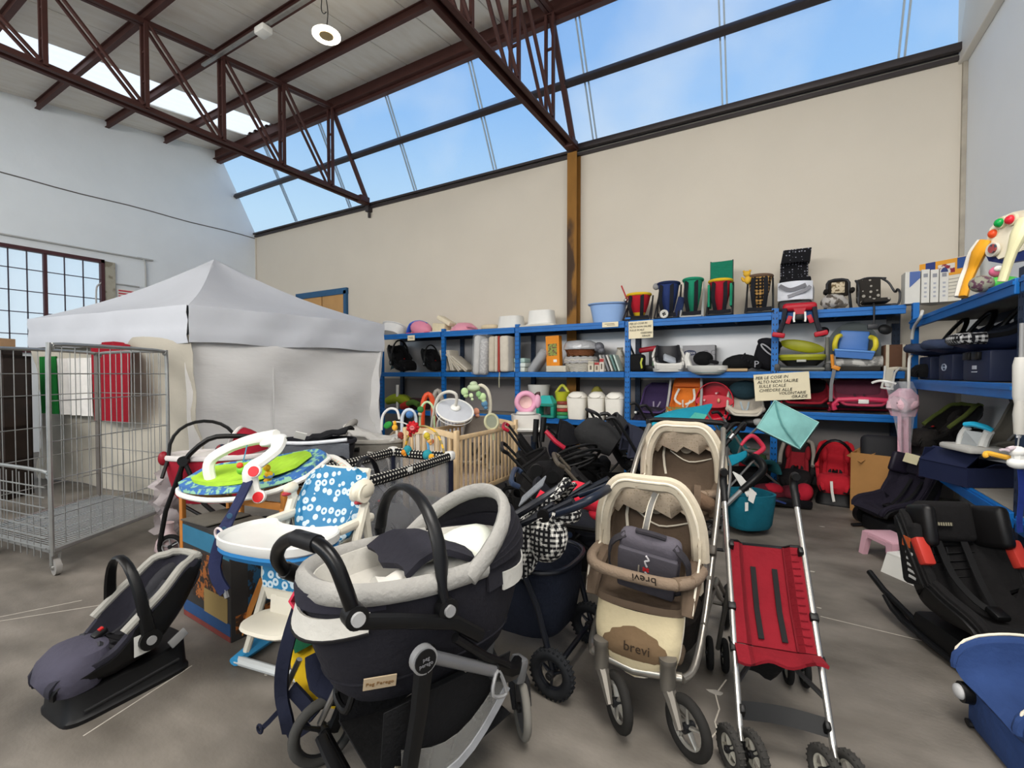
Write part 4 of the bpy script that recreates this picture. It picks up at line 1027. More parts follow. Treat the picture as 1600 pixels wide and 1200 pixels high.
# shopping basket: black cloth with a grey mesh band along its edge
BM = mt(0x8e8d89, .9, alpha=.55, bump=.2, bs=200)
for s in (-1, 1):
    obj('basket_side', B().sheet([[(-.33 + .50 * j / 8, s * (.215 - .04 * (i / 3)), .46 - .27 * (i / 3) * (1 - .25 * (j / 8)) - .05 * math.sin(PI * j / 8) * (i / 3)) for j in range(9)] for i in range(4)], .004), cloth(0x1d1d20, bs=60), pm)
    obj('mesh_band', B().sheet([[(-.28 + .42 * j / 8, s * .232, .33 - .11 * i / 2 + .10 * (j / 8) - .10 * math.sin(PI * j / 8)) for j in range(9)] for i in range(3)], .003), BM, pm)
    obj('basket_edge', B().strap([(-.28 + .42 * j / 8, s * .236, .21 + .14 * (j / 8) - .10 * math.sin(PI * j / 8)) for j in range(9)], .03, .005, up=(0, s, 0)), cloth(0x9a9c9f), pm)
obj('basket_floor', B().sheet([[(-.33 + .52 * j / 8, -.19 + .38 * i / 4, .20 - .04 * math.sin(PI * j / 8)) for j in range(9)] for i in range(5)], .006), cloth(0x19191b), pm)
obj('basket_loop', B().tube([(-.36, -.06, .48), (-.385, -.05, .40), (-.385, .05, .40), (-.36, .06, .48)], .012, 8, sm=4), BLACK, pm)
obj('strap_ring', B().tube([(.06, -.272, .45), (.035, -.285, .39), (.095, -.285, .37), (.08, -.272, .44)], .007, 6, sm=3, closed=True), mt(0x9a9a9a, .4, .5), pm)
# ---- GINGHAM STROLLER
gs = thing('stroller', 'folded navy stroller with black and white gingham cloth and deep navy basket', 'stroller', (-.91, 2.17, 0), 0)
gi = lambda px, py, d: pt(px, py, d) - V((-.91, 2.17, 0))
NVT = mt(0x161b28, .4, .2); GING = mt(0xe8e6df, .9, pat='gingham', col2=0x17171d, ps=42, bump=.3, bs=40, var=.04)
for y, in ((-.26,), (.24,)): wheel(gs, (0.02, y, .115), (.12, 1, 0), .115, .05, plast(0x23262e), 3, tread=30, tyre=mt(0x26282c, .85), solid=False)
wheel(gs, (-.60, 0.02, .1), (0, 1, 0), .1, .045, plast(0x23262e), 3, tread=26)
obj('rear_axle', B().tube([(.02, -.22, .115), (.02, .2, .115)], .014, 8), NVT, gs)
bk_ = []
for z, kx, ky in ((.20, .82, .8), (.23, .9, .86), (.38, .98, .95), (.545, 1, 1)):
    bk_.append((z, -.27, -.0, .30 * kx, .24 * ky))
obj('basket', B().oval(bk_ + [(.545, -.27, 0, .29, .23), (.25, -.27, 0, .26, .2)], 28, pw=3.2), cloth(0x1a2133, bs=40), gs)
obj('basket_rim', B().tube([(-.27 + .305 * math.copysign(abs(math.cos(a)) ** .62, math.cos(a)), .245 * math.copysign(abs(math.sin(a)) ** .62, math.sin(a)), .55) for a in [2 * PI * i / 32 for i in range(32)]], .013, 8, closed=True), NVT, gs)
for s, d_ in ((-1, 2.18), (1, 2.62)):
    y = s * .25
    obj('rear_leg', B().tube([(.02, y, .13), (-.06, y, .40), (-.22, y, .72)], .015, 8), NVT, gs)
    obj('side_tube', B().tube([(-.60, s * .06, .12), (-.50, y, .45), (-.28, y, .70), (-.05, y, .83), (.12, y, .93)], .017, 8, sm=3), NVT, gs)
    obj('cross_tube', B().tube([(-.45, y * .98, .50), (-.2, y * .98, .74), (.02, y * .98, .90)], .013, 8), NVT, gs)
    obj('pivot', B().disc((-.02, y * 1.05, .845), (0, 1, 0), .03, .03, 14), BLACK, gs)
obj('push_handle', B().tube([(-.05, -.25, .82), (.12, -.25, .90), (.19, -.22, .94), (.21, -.1, .95), (.21, .1, .95), (.19, .22, .94), (.12, .25, .90), (-.05, .25, .82)], .020, 10, sm=4), mt(0x1c2536, .35), gs)
obj('folded_hood', B().sheet([[(-.42 + .46 * j / 10, -.24 + .22 * i / 5, .56 + .38 * (j / 10) ** 1.1 + .05 * math.sin(PI * i / 5) + .015 * math.sin(j * 1.6 + i * 2)) for j in range(11)] for i in range(6)], .02), GING, gs)
obj('hanging_cloth', B().sheet([[(-.30 + .34 * j / 9, -.275 - .02 * math.sin(j * 1.3 + i), .66 + .22 * (j / 9) - .25 * i / 5 * math.sin(PI * (j + 1) / 11)) for j in range(10)] for i in range(6)], .008), GING, gs)
obj('cloth_bulge', B().ell((-.02, -.23, .73), (.10, .07, .12), rot=(0, .4, 0)).ell((.05, -.16, .84), (.07, .07, .05)), GING, gs)
obj('seat_side', B().sheet([[(-.52 + .10 * j / 4, -.25, .60 - .14 * i / 3 - .02 * j) for j in range(5)] for i in range(4)], .01), GING, gs)
obj('hood_rod', B().tube([(-.50, -.26, .55), (-.35, -.265, .70), (-.1, -.26, .87), (.03, -.1, .97)], .02, 8, sm=3), NVT, gs)
obj('clear_visor', B().sheet([[(-.20 + .13 * j / 3, -.18 + .02 * i, .84 + .12 * j / 3 + .02 * i) for j in range(4)] for i in range(3)], .006), mt(0x8c9096, .2, alpha=.6), gs)
# ---- BEIGE TANDEM STROLLER
ts = thing('tandem_stroller', 'beige and brown tandem stroller with two hooded seats, silver frame and big front wheels', 'stroller', (-.515, 1.92, 0), 0)
BE, BRN, MUD = cloth(0xc2b7a2, bs=50, bump=.25), cloth(0x5d4e40, bs=35), cloth(0x6f5a42, bs=14, bump=.9)
TRIM = cloth(0xe8dfcb); GF = mt(0x9c978e, .3, .75); TITAN = mt(0x77726a, .4, .5)
def brevi_seat(y0, z0, sc, nm):
    # one hooded seat; (y0, z0) is the front edge of the seat
    def P(y, z): return (y0 + y * sc, z0 + z * sc)
    hw = .20 * sc
    back = [P(.0, .0) + (hw, .04), P(.10, -.03) + (hw, .09), P(.24, .0) + (hw, .13), P(.34, .2) + (hw, .12), P(.42, .46) + (hw * .95, .08)]
    o = obj('seat', scoop(back, .03), BRN, ts)
    # hood: outer brown shell, cream front band and gathered beige sunshade
    hp = P(.20, .175)
    def hoop(ang, r=1.0, zz=0):
        d = V((0, -math.sin(ang), math.cos(ang)))
        return [V((-hw * 1.13 * math.cos(PI * j / 14), hp[0], hp[1] + zz)) + d * (.335 * sc * r) * min(1, 1.18 * math.sin(PI * j / 14)) ** .75 for j in range(15)]
    a = [.10, -.05, -.25, -.5, -.75, -1.0]
    hd = obj('hood', B().sheet([hoop(q, 1 - .10 * (q < 0) * abs(q)) for q in a], .012), cloth(0x7a6a56, bs=30), ts)
    obj('hood_edge', B().tube(hoop(.12), .021 * sc, 8, sm=3, flat=1.8), BE, hd)
    obj('hood_trim', B().tube([p + V((0, -.012, .012)) for p in hoop(.17)], .006, 6, sm=3), TRIM, hd)
    # sunshade: inner gathered cloth at the top of the opening
    rows = []
    top = hoop(.13, .95)
    for i in range(5):
        rows.append([p.lerp(V((p.x * .90, hp[0] + .05, hp[1] + .165 * sc + .012 * math.sin(j * 1.9))), .0 + .22 * i) if 2 <= j <= 12 else p.lerp(V((p.x * .95, hp[0], hp[1])), .12 * i) for j, p in enumerate(top)])
    rows = [[p + V((0, .02 * math.sin(j * 1.7 + i), .015 * math.sin(j * 2.1 + i * 1.3))) for j, p in enumerate(r)] for i, r in enumerate(rows)]
    obj('sunshade', B().sheet(rows, .006), cloth(0xbfae98, pat='dots', col2=0xa8987f, ps=60), hd)
    for s in (-1, 1):
        obj('hood_side', B().sheet([[V((s * hw * 1.13, hp[0] - .035 * sc + .045 * j * sc, hp[1] + .10 * sc - .24 * sc * i / 4 - .01 * j)) for j in range(3)] for i in range(5)], .012), BE, hd)
        obj('side_bolster', B().tube([(s * hw * 1.02,) + P(-.02, .02), (s * hw * 1.05,) + P(.06, .13), (s * hw * 1.04,) + P(.2, .16)], [.025, .04, .03], 8, sm=2, flat=.7), BRN, ts)
        obj('bolster_piping', B().tube([(s * hw * 1.12,) + P(-.02, .03), (s * hw * 1.16,) + P(.05, .155), (s * hw * 1.12,) + P(.2, .2)], .005, 6, sm=3), TRIM, ts)
    # back patch: oval badge with two loops
    q = P(.375, .36)
    bd = obj('badge', B().disc((.0, q[0] - .035, q[1]), (0, -1, .2), .042 * sc, .006, 20), cloth(0xb5a995), o)
    for s in (-1, 1): obj('badge_loop', B().tube([V((s * .055 * sc, q[0] - .036, q[1])) + V((.022 * math.cos(a_), 0, .010 * math.sin(a_))) for a_ in [2 * PI * k / 12 for k in range(12)]], .003, 5, closed=True), TRIM, o)
    obj('chest_piping', B().tube([(-.10 * sc, q[0] - .045, q[1] - .03 * sc), (.02, q[0] - .065, q[1] - .09 * sc), (.16 * sc, q[0] - .045, q[1] - .06 * sc)], .004, 5, sm=4), TRIM, o)
    obj('harness', B().strap([(-.13 * sc, q[0] - .02, q[1] + .08), (-.14 * sc, q[0] - .06, q[1] - .06), (-.12 * sc, q[0] - .08, q[1] - .18)], .014, .003, up=(0, -1, .3), sm=2), TRIM, o)
    # bumper bar
    bp = P(.02, .14)
    bb = obj('bumper_bar', B().tube([(-hw * 1.18, bp[0] + .16 * sc, bp[1] + .03), (-hw * 1.12, bp[0] + .02, bp[1] + .03), (-hw * .8, bp[0] - .07 * sc, bp[1] + .025), (0, bp[0] - .09 * sc, bp[1] + .02), (hw * .8, bp[0] - .07 * sc, bp[1] + .015), (hw * 1.12, bp[0] + .02, bp[1] + .01), (hw * 1.18, bp[0] + .16 * sc, bp[1])], .024 * sc, 10, sm=4), cloth(0x7f6e5d, bs=70), ts)
    obj('bar_cuff', B().tube([(hw * .8, bp[0] - .07 * sc, bp[1] + .015), (hw * 1.08, bp[0] - .0, bp[1] + .01)], .027 * sc, 10), cloth(0x6c5b4a), bb)
    return o, bb, P, hw
s1, b1, P1, hw1 = brevi_seat(.06, .49, 1.0, 'front')
w_ = words('brevi', .05, plast(0x2e2620), b1, (.04, -.035, .710), (PI / 2 - .9, PI, 0), ext=.001)
w_.rotation_euler = (PI / 2 + .5, 0, 0)
w_.location = (.05, .06 - .07 - .028, .662)
w_.rotation_euler = (PI / 2 - .25, PI, 0)
s2, b2, P2, hw2 = brevi_seat(.92, .66, 1.0, 'rear')
obj('gathered_cloth', B().tube([(-.20, .80, .78), (-.1, .78, .83), (.05, .80, .82), (.2, .86, .76)], [.04, .06, .06, .04], 10, sm=4), cloth(0x6e5846, bs=30, bump=1), ts)
# foot muff at the front with its brown pocket
fm = obj('foot_muff', B().sheet([[(-.175 * (1 - .15 * (i / 7) ** 2) * math.cos(PI * j / 10), .10 - .05 * math.sin(PI * j / 10) - .055 * math.sin(PI * i / 9), .475 - .20 * i / 7 - .05 * (1 - abs(math.cos(PI * j / 10))) * (i / 7)) for j in range(11)] for i in range(8)], .03), cloth(0xc6b896), ts)
obj('muff_pocket', B().sheet([[(-.158 * (1 - .10 * i / 5) * math.cos(PI * j / 10), .085 - .058 * math.sin(PI * j / 10) - .05 * math.sin(PI * i / 5), .40 + .035 * math.sin(PI * j / 10) - .14 * i / 5 - .04 * math.sin(PI * j / 10) * i / 5) for j in range(11)] for i in range(6)], .02), MUD, fm)
w_ = words('brevi', .055, plast(0x3a2c1e), fm, (.02, -.035, .362), (PI / 2 - .1, 0, 0), ext=.001)
obj('muff_piping', B().tube([(-.18, .11, .475), (-.175, .08, .38), (-.145, .06, .275), (0, .02, .215), (.145, .06, .275), (.175, .08, .38), (.18, .11, .475)], .008, 6, sm=4), TRIM, fm)
obj('leg_rest', B().box((0, .14, .29), (.36, .10, .05), (.2, 0, 0), bev=.02), cloth(0x6a5a4a), ts)
# frame
for s in (-1, 1):
    x = s * .225
    obj('main_tube', B().tube([(x * .85, .03, .255), (x, .12, .27), (x * 1.06, .34, .40), (x * 1.08, .62, .66), (x * 1.08, .95, .97), (x * 1.0, 1.2, 1.16)], .016, 10, sm=4), GF, ts)
    obj('rear_tube', B().tube([(x * 1.06, .45, .52), (x * 1.12, .8, .28), (x * 1.2, 1.05, .14)], .013, 8), TITAN, ts)
    obj('side_link', B().tube([(x * 1.05, .28, .37), (x * 1.1, .7, .42), (x * 1.15, 1.0, .22)], .012, 8), TITAN, ts)
    obj('clamp', B().box((x * 1.07, .56, .61), (.035, .05, .06), (.8, 0, 0), bev=.008), plast(0x5a544c), ts)
    hd_ = obj('swivel_head', B().lathe([(0, .21), (.03, .21), (.032, .24), (.032, .32), (.036, .325), (.036, .345), (0, .35)], 16, c=(x * .62, .0, 0)), TITAN, ts)
    obj('fork', B().tube([(x * .62, 0, .22), (x * .62 + .02, -.02, .19), (x * .62 + .085 - .024, -.075, .118)], [.03, .026, .014], 8).tube([(x * .62, 0, .21), (x * .62 + .085 + .024, -.005, .118)], [.024, .014], 8), TITAN, hd_)
    wheel(ts, (x * .62 + .085, -.04, .118), (.6, .8, 0) if s > 0 else (.75, .66, 0), .118, .042, mt(0xb9b6ae, .3, .6), 5, tyre=mt(0x2c2a27, .8))
    wheel(ts, (x * 1.2, 1.08, .12), (1, 0, 0), .12, .045, mt(0x6a6862, .4, .3), 5)
obj('front_tube', B().tube([(-.19, .03, .26), (0, .0, .25), (.19, .03, .26)], .02, 10), GF, ts)
obj('rear_axle', B().tube([(-.27, 1.08, .12), (.27, 1.08, .12)], .014, 8), TITAN, ts)
obj('under_basket', B().oval([(.17, 0, .62, .17, .32), (.2, 0, .62, .19, .34), (.33, 0, .62, .2, .36), (.33, 0, .62, .19, .35), (.2, 0, .62, .17, .32)], 24, pw=4), cloth(0x2e2823), ts)
obj('push_bar', B().tube([(-.225, 1.2, 1.16), (-.21, 1.25, 1.19), (.21, 1.25, 1.19), (.225, 1.2, 1.16)], .017, 10, sm=3), BLACK, ts)
# tall silver hoop handle at the right of the rear seat
# grey rucksack resting in the front seat, hung by a ribbon
rs = thing('rucksack', 'grey rucksack with red and white print sitting in the front beige stroller seat', 'bag', (-.50, 2.09, .575), rot=(math.radians(28), math.radians(8), math.radians(4)))
SL = cloth(0x56525a, bs=45)
obj('bag_body', B().box((0, 0, .12), (.26, .09, .32), bev=.04, seg=3), SL, rs)
obj('front_pocket', B().box((0, -.05, .10), (.25, .03, .25), bev=.02), cloth(0x4c4950), rs)
obj('top_flap', B().tube([(-.06, .0, .285), (0, -.01, .30), (.06, 0, .285)], .012, 8, sm=3), cloth(0x3b383e), rs)
obj('print_x', B().box((.0, -.067, .14), (.03, .003, .008), (0, .7, 0)).box((0, -.067, .14), (.03, .003, .008), (0, -.7, 0)), plast(0xc8242c), rs)
for z, q in ((.19, 1), (.09, -1)): obj('print_script', B().tube([(.004, -.067, z - .03), (-.006, -.067, z), (.010, -.067, z + .012), (-.002, -.067, z + .035)], .004, 5, sm=3), plast(0xd2cfd2), rs)
obj('print_line', B().box((-.03, -.067, .13), (.006, .003, .05)), plast(0x9c9488), rs)
for s in (-1, 1): obj('shoulder_strap', B().strap([(s * .10, -.02, .27), (s * .16, -.03, .2), (s * .165, -.03, .05), (s * .12, -.02, -.02)], .03, .008, up=(s, -.4, 0), sm=3), cloth(0x3a373c), rs)
rb = thing('ribbon', 'grey ribbon with white edges looped over the front beige hood', 'ribbon', (0, 0, 0))
q = [(1003, 868, 2.17), (1008, 830, 2.10), (1017, 790, 2.10), (1026, 768, 2.13), (1028, 760, 2.17), (1023, 758, 2.22)]
obj('band', B().strap([pt(*p) for p in q], .030, .003, up=tuple(-FV), sm=4), cloth(0x8c8a86), rb)
for s in (-1, 1): obj('white_edge', B().tube([pt(p[0] + s * 4.6, p[1], p[2] - .003) for p in q], .0022, 5, sm=4), TRIM, rb)
# ---- RED UMBRELLA STROLLER
us = thing('umbrella_stroller', 'red umbrella stroller with silver legs and black straps, standing alone at right', 'stroller', (.04, 1.985, 0), math.radians(12))
RED = cloth(0x7c111e, bs=30, vs=14); SIL = mt(0xc9c7c2, .25, .85)
def U(t_, s): return V((s * (.155 - .0 * t_), -.02 + .60 * t_, .10 + .86 * t_))
for s in (-1, 1):
    tb = obj('main_tube', B().tube([U(0, s), U(.9, s)], .0125, 10), SIL, us)
    e = U(.9, s)
    gp = obj('grip', B().tube([e, U(1.0, s), U(1.04, s) + V((0, -.03, .015)), U(1.05, s) + V((0, -.075, .01))], [.016, .018, .019, .018], 10, sm=3), BLACK, us)
    # rear leg and brackets
    obj('rear_leg', B().tube([U(.55, s), V((s * .175, .56, .12))], .011, 8), mt(0x6a6863, .4, .6), us)
    obj('bracket', B().box(U(.70, s) + V((-s * .015, 0, 0)), (.02, .03, .05), (.6, 0, 0), bev=.004), BLACK, us)
    obj('clip', B().box(U(.45, s), (.032, .032, .035), (.6, 0, 0), bev=.005), BLACK, us); obj('clip', B().box(U(.30, s), (.034, .034, .03), (.6, 0, 0), bev=.005), BLACK, us)
    obj('cross_brace', B().tube([U(.18, s), V((s * .02, .33, .30))], .010, 8), mt(0x4a4a4a, .4, .5), us)
    ft = obj('front_foot', B().tube([U(0, s), U(0, s) + V((0, -.01, -.05))], .017, 8).box(U(0, s) + V((0, -.01, -.04)), (.05, .03, .04), bev=.006), BLACK, us)
    for q in (-1, 1):
        wheel(us, U(0, s) + V((q * .040, -.03, -.018)), (1, .45, 0), .082, .034, plast(0xa9a598), 5, tread=24, tyre=mt(0x3c3a37, .9))
        wheel(us, (s * .175 + q * .035, .58, .08), (1, 0, 0), .08, .03, plast(0xa9a598), 5, tread=0)
rows = []
for i in range(15):
    t_ = .72 - .40 * i / 14
    a, b_ = U(t_, -1), U(t_, 1)
    row = []
    for j in range(15):
        u = j / 14; p = a.lerp(b_, u)
        sag = .05 * math.sin(PI * u) + (.05 * (min(u, 1 - u) > .16))
        p = p + V((0, sag * .8, -sag * .5)) + V((0, 0, .012 * math.sin(PI * u) if i == 0 else 0))
        if i > 9: p = p + V((0, -.05 * (i - 9) / 5, .03 * (i - 9) / 5)) * math.sin(PI * u)
        row.append(p)
    rows.append(row)
seatf = obj('seat_fabric', B().sheet(rows, .012), RED, us)
obj('top_binding', B().tube([p + V((0, 0, .004)) for p in rows[0]], .007, 6), BLACK, seatf)
for j in (3, 11): obj('padding_seam', B().tube([r[j] + V((0, -.010, .008)) for r in rows], .006, 6), cloth(0x6a0f1a), seatf)
for i in range(1, 14): obj('quilt_line', B().tube([rows[i][j] + V((0, -.007, .006)) for j in (11, 12, 13)], .003, 5), cloth(0x760f1c), seatf)
for j, w2 in ((5, .022), (9, .022)): obj('harness_strap', B().strap([rows[i][j] + V((0, -.013, .009)) for i in range(3, 14)], w2, .004, up=(0, -1, .7)), plast(0x1c1b1d, rough=.8), us)
fl_ = [[p + V((0, -.015 - .032 * i, .012 * (j / 14 - .5) * i - .012 * math.sin(j * .9) * i / 3)) for j, p in enumerate(rows[-1])] for i in range(4)]
obj('seat_flap', B().sheet(fl_, .012), RED, us)
obj('under_pouch', B().sheet([[rows[-1][j] + V((0, .02 + .05 * i, -.03 - .065 * i * math.sin(PI * (j + 1) / 16) - .012 * math.sin(j * 1.4 + i))) for j in range(15)] for i in range(4)], .008), cloth(0x1c1b1c, bs=14, bump=1), us)
obj('side_wing', B().sheet([[U(.72 - .04 * i, 1) + V((-.0, .04 * j, .03 * j - .0)) for j in range(3)] for i in range(4)], .006), cloth(0x1d1b1c), us)
obj('footrest_band', B().sheet([[U(.115 - .06 * i / 3, -1).lerp(U(.115 - .06 * i / 3, 1), j / 8) + V((0, .015 + .02 * math.sin(PI * j / 8), 0)) for j in range(9)] for i in range(4)], .005), mt(0x0f1012, .45), us)
for s in (-1, 1): obj('footrest_clip', B().box(U(.085, s) + V((-s * .012, .01, 0)), (.02, .03, .07), (.6, 0, 0), bev=.006), BLACK, us)
# ================================================================ MIDDLE GROUND
RV2 = math.atan2(sy, cy)      # yaw of a thing whose local x runs along the picture's horizontal
def gpos(px, d): 
    p = pt(px, 600, d); return V((p.x, p.y, 0))
def pram_legs(t, L, W, z0, m, wr=.10, hubm=None):
    for s in (-1, 1):
        for q in (-1, 1): obj('leg', B().tube([(q * L * .28, s * W * .45, z0 + .02), (-q * L * .36, s * W * .45, wr)], .014, 8), m, t)
        for q in (-1, 1): wheel(t, (q * L * .36, s * W * .5, wr), (0, 1, 0), wr, .035, hubm, 5)
# ---- red carrycot pram
p = gpos(342, 3.95)
rp = thing('pram', 'red carrycot pram with white piping and thin black carry hoop, behind the green bouncer', 'pram', p, RV2 + .15)
RED2 = cloth(0x9c1a2e, bs=24, vs=10)
carrycot(rp, .80, .40, .42, .80, 0x9c1a2e, 0xd9d3cd, 0xd8d2d0)
obj('carry_hoop', B().tube([(-.34, -.21, .66)] + [(-.10 - .24 * math.cos(PI * i / 12), -.12 + .15 * i / 12, .80 + .30 * math.sin(PI * i / 12) ** .7) for i in range(13)] + [(.14, .05, .74)], .014, 8), BLACK, rp)
obj('push_bar', B().tube([(-.20, -.23, .55), (-.17, -.24, .78), (.02, -.24, .97), (.20, -.22, .99), (.32, -.20, .98)], .02, 8, sm=3), BLACK, rp)
obj('chassis_bar', B().tube([(-.16, -.24, .80), (-.30, -.24, .40), (-.36, -.22, .12)], .018, 8).tube([(-.16, -.24, .80), (-.02, -.24, .45), (.3, -.22, .12)], .018, 8), BLACK, rp)
obj('joint', B().disc((-.16, -.245, .80), (0, 1, 0), .04, .04, 16), BLACK, rp)
obj('red_knob', B().ell((-.385, -.1, .80), (.04, .04, .06)), plast(0x8a1424), rp)
hd = obj('hood', B().sheet(hood_rows(.12, .38, .80, .26, .24, math.radians(75), math.radians(10), 7, 11), .01), RED2, rp)
obj('hood_rim', B().tube(hood_rows(.12, .38, .80, .26, .24, math.radians(78), 0, 2, 11)[0], .018, 8), cloth(0xd8d2d0), hd)
obj('mattress_cloth', B().sheet([[(-.30 + .5 * j / 6, -.14 + .28 * i / 4, .80 + .02 * math.sin(j * 2 + i)) for j in range(7)] for i in range(5)], .015), cloth(0xd9d4cf), rp)
obj('toy_dark', B().ell((.06, -.1, .86), (.05, .04, .05)).ell((.14, -.08, .86), (.035, .035, .05)), mt(0x2d3a4c, .6, pat='blot', col2=0x8a3038, ps=30), rp)
pram_legs(rp, .8, .4, .42, BLACK)
# ---- black carrycot under clear plastic
p = gpos(492, 4.35)
bp_ = thing('carrycot_pram', 'black carrycot pram with clear plastic over its rim, left of the grey carrycot', 'pram', p, RV2 + .1)
carrycot(bp_, .72, .38, .55, .86, 0x1f1f26, 0x23232b, 0x2c2c34)
obj('apron', B().sheet([[(-.02 + .34 * j / 6, -.17 + .34 * i / 5, .89 + .07 * (j / 6) + .03 * math.sin(PI * i / 5) + .01 * math.sin(j * 2 + i)) for j in range(7)] for i in range(6)], .02), cloth(0x16161c), bp_)
obj('clear_cover', B().sheet([[(-.38 + .74 * j / 12, -.205 - .01 * math.sin(j * 1.7 + i), .87 - .16 * i / 4 * (.5 + .5 * abs(math.sin(j * .9)))) for j in range(13)] for i in range(5)], .003), mt(0xb9c0cc, .15, alpha=.12, bump=.6, bs=20), bp_)
obj('plastic_roll', B().tube([(-.32, -.2, .885), (0, -.215, .875), (.34, -.2, .90)], .017, 8, sm=4), mt(0xd4d7dd, .2, bump=.5, bs=30), bp_)
obj('white_tag', B().box((-.13, -.02, .92), (.10, .012, .07), (.5, .3, .4)), WHITEP, bp_)
pram_legs(bp_, .7, .38, .55, BLACK)
# ---- grey carrycot with a crumpled blanket
p = gpos(584, 4.85)
gp_ = thing('carrycot_pram', 'grey carrycot pram with a crumpled pale blanket, beside the wooden cot', 'pram', p, RV2 + .05)
carrycot(gp_, .60, .36, .52, .80, 0x77736c, 0xb9b6b0, 0xa5a19a)
obj('blanket', B().sheet([[(-.28 + .52 * j / 9, -.17 + .34 * i / 6, .82 + .17 * max(0, 1 - j / 6) ** 1.2 * (.6 + .4 * math.sin(PI * i / 6)) + .018 * math.sin(j * 2.1 + i * 1.7)) for j in range(10)] for i in range(7)], .014), cloth(0xc6c4c0, bs=14, bump=1), gp_)
obj('hood_fold', B().tube([(-.27, -.18, .82), (-.24, -.12, .95), (-.2, 0, 1.0), (-.24, .12, .95), (-.27, .18, .82)], .03, 10, sm=3), cloth(0x8d8a85), gp_)
obj('handle', B().tube([(-.3, -.2, .72), (-.1, -.2, .735)], .022, 8), BLACK, gp_)
obj('side_handle', B().tube([(-.02, -.19, .70), (.16, -.2, .66), (.21, -.2, .52), (.22, -.2, .30)], .014, 8, sm=3), mt(0xb9b6b0, .4), gp_)
pram_legs(gp_, .6, .36, .52, BLACK, .09)
# ---- travel cot (playpen)
pc = thing('travel_cot', 'navy travel cot with black and white gingham top rails and grey mesh sides', 'playpen', (-2.83, 2.70, 0), math.radians(6))
W2, L2, HT = .32, .60, .75
GR = mt(0x17171c, .9, pat='check', col2=0xd8d4c8, ps=30, bump=.3, bs=60, var=.03)
MESH = mt(0xa4a5a8, .8, alpha=.30, var=.05); NVC2 = cloth(0x1a1f36)
for (a, b_) in (((-W2, -L2), (W2, -L2)), ((W2, -L2), (W2, L2)), ((W2, L2), (-W2, L2)), ((-W2, L2), (-W2, -L2))):
    r_ = obj('top_rail', B().tube([(a[0], a[1], HT), ((a[0] + b_[0]) / 2, (a[1] + b_[1]) / 2, HT - .012), (b_[0], b_[1], HT)], .034, 10, sm=4, flat=1.25), GR, pc)
    rows = [[V((a[0], a[1], 0)).lerp(V((b_[0], b_[1], 0)), j / 8) + V((0, 0, .12 + (HT - .15) * i / 6)) for j in range(9)] for i in range(7)]
    obj('mesh_side', B().sheet(rows, .002), MESH, pc)
    obj('base_band', B().sheet([[V((a[0], a[1], 0)).lerp(V((b_[0], b_[1], 0)), j / 4) + V((0, 0, .03 + .09 * i)) for j in range(5)] for i in range(2)], .006), NVC2, pc)
for sx_ in (-1, 1):
    for sy_ in (-1, 1):
        obj('corner_post', B().box((sx_ * W2, sy_ * L2, .36), (.055, .055, .72), bev=.015), NVC2, pc)
        obj('corner_cap', B().box((sx_ * W2, sy_ * L2, HT + .005), (.085, .085, .085), bev=.025, seg=3), plast(0xd9d9d6), pc)
obj('floor_mat', B().box((0, 0, .08), (W2 * 2 - .04, L2 * 2 - .04, .04), bev=.01), cloth(0x8a8c92), pc)
obj('rail_tag', B().box((W2 + .043, -.05, HT + .01), (.004, .06, .035)), WHITEP, pc)
# carrier inside the travel cot, only its hoop shows over the rail
infant_seat('black-hooped infant carrier sitting inside the gingham travel cot', (-2.86, 2.66, .15), RV2 + 1.2, 0x222226, 0x6e6e74, 0x5a5a60, handle=0.0, base=False, sc=1.05).location.z = .22
tb = thing('toy_bar', 'white toy bar with pastel inset lying on the near corner of the travel cot', 'toy bar', (0, 0, 0))
obj('bar', B().tube([pt(500, 716, 3.35), pt(518, 714, 3.3), pt(540, 728, 3.2), pt(552, 748, 3.12), pt(556, 760, 3.1)], [.028, .035, .035, .035, .045], 10, sm=4, flat=.5), WHITEP, tb)
obj('pastel_inset', B().tube([pt(522, 717, 3.255), pt(538, 729, 3.165), pt(548, 744, 3.10)], .018, 8, sm=4, flat=.5), mt(0xcfe0cf, .5, pat='stripe_x', col2=0xe8c4b4, ps=30), tb)
obj('bar_foot', B().ell(pt(557, 764, 3.1), (.05, .04, .035)).ell(pt(505, 722, 3.35), (.05, .04, .03)), plast(0xcdd2d2), tb)
# toy arch with the red flower, clipped on the far rail
ta = thing('toy_arch', 'play arch with a red smiling flower and hanging toys clipped to the travel cot rail', 'toy arch', (0, 0, 0))
P_ = lambda x, y, d=4.25: pt(x, y, d)
obj('arch_rod', B().tube([P_(633, 712, 4.45), P_(634, 695, 4.43), P_(641, 678, 4.4), P_(655, 667, 4.35), P_(668, 667, 4.3), P_(680, 675, 4.25), P_(689, 690, 4.22), P_(694, 708, 4.2)], .010, 8, sm=4), mt(0x9a8a5a, .6, pat='stripe_z', col2=0xe8b83a, ps=14), ta)
c = P_(645, 668, 4.28)
fw_ = B().ell(c, (.045, .03, .045))
for i in range(9):
    a = 2 * PI * i / 9; fw_.ell(c + RV * (.045 * math.cos(a)) + V((0, 0, .045 * math.sin(a))), (.019, .016, .019), 8, 6)
fo = obj('flower', fw_, cloth(0xb81f28), ta)
obj('flower_face', B().disc(c - FV * .03, FV, .022, .008, 14), cloth(0xd87a7a), fo)
obj('eye', B().ell(c - FV * .036 + RV * .008 + V((0, 0, .004)), (.004, .004, .006), 6, 5).ell(c - FV * .036 - RV * .008 + V((0, 0, .004)), (.004, .004, .006), 6, 5), BLACK, fo)
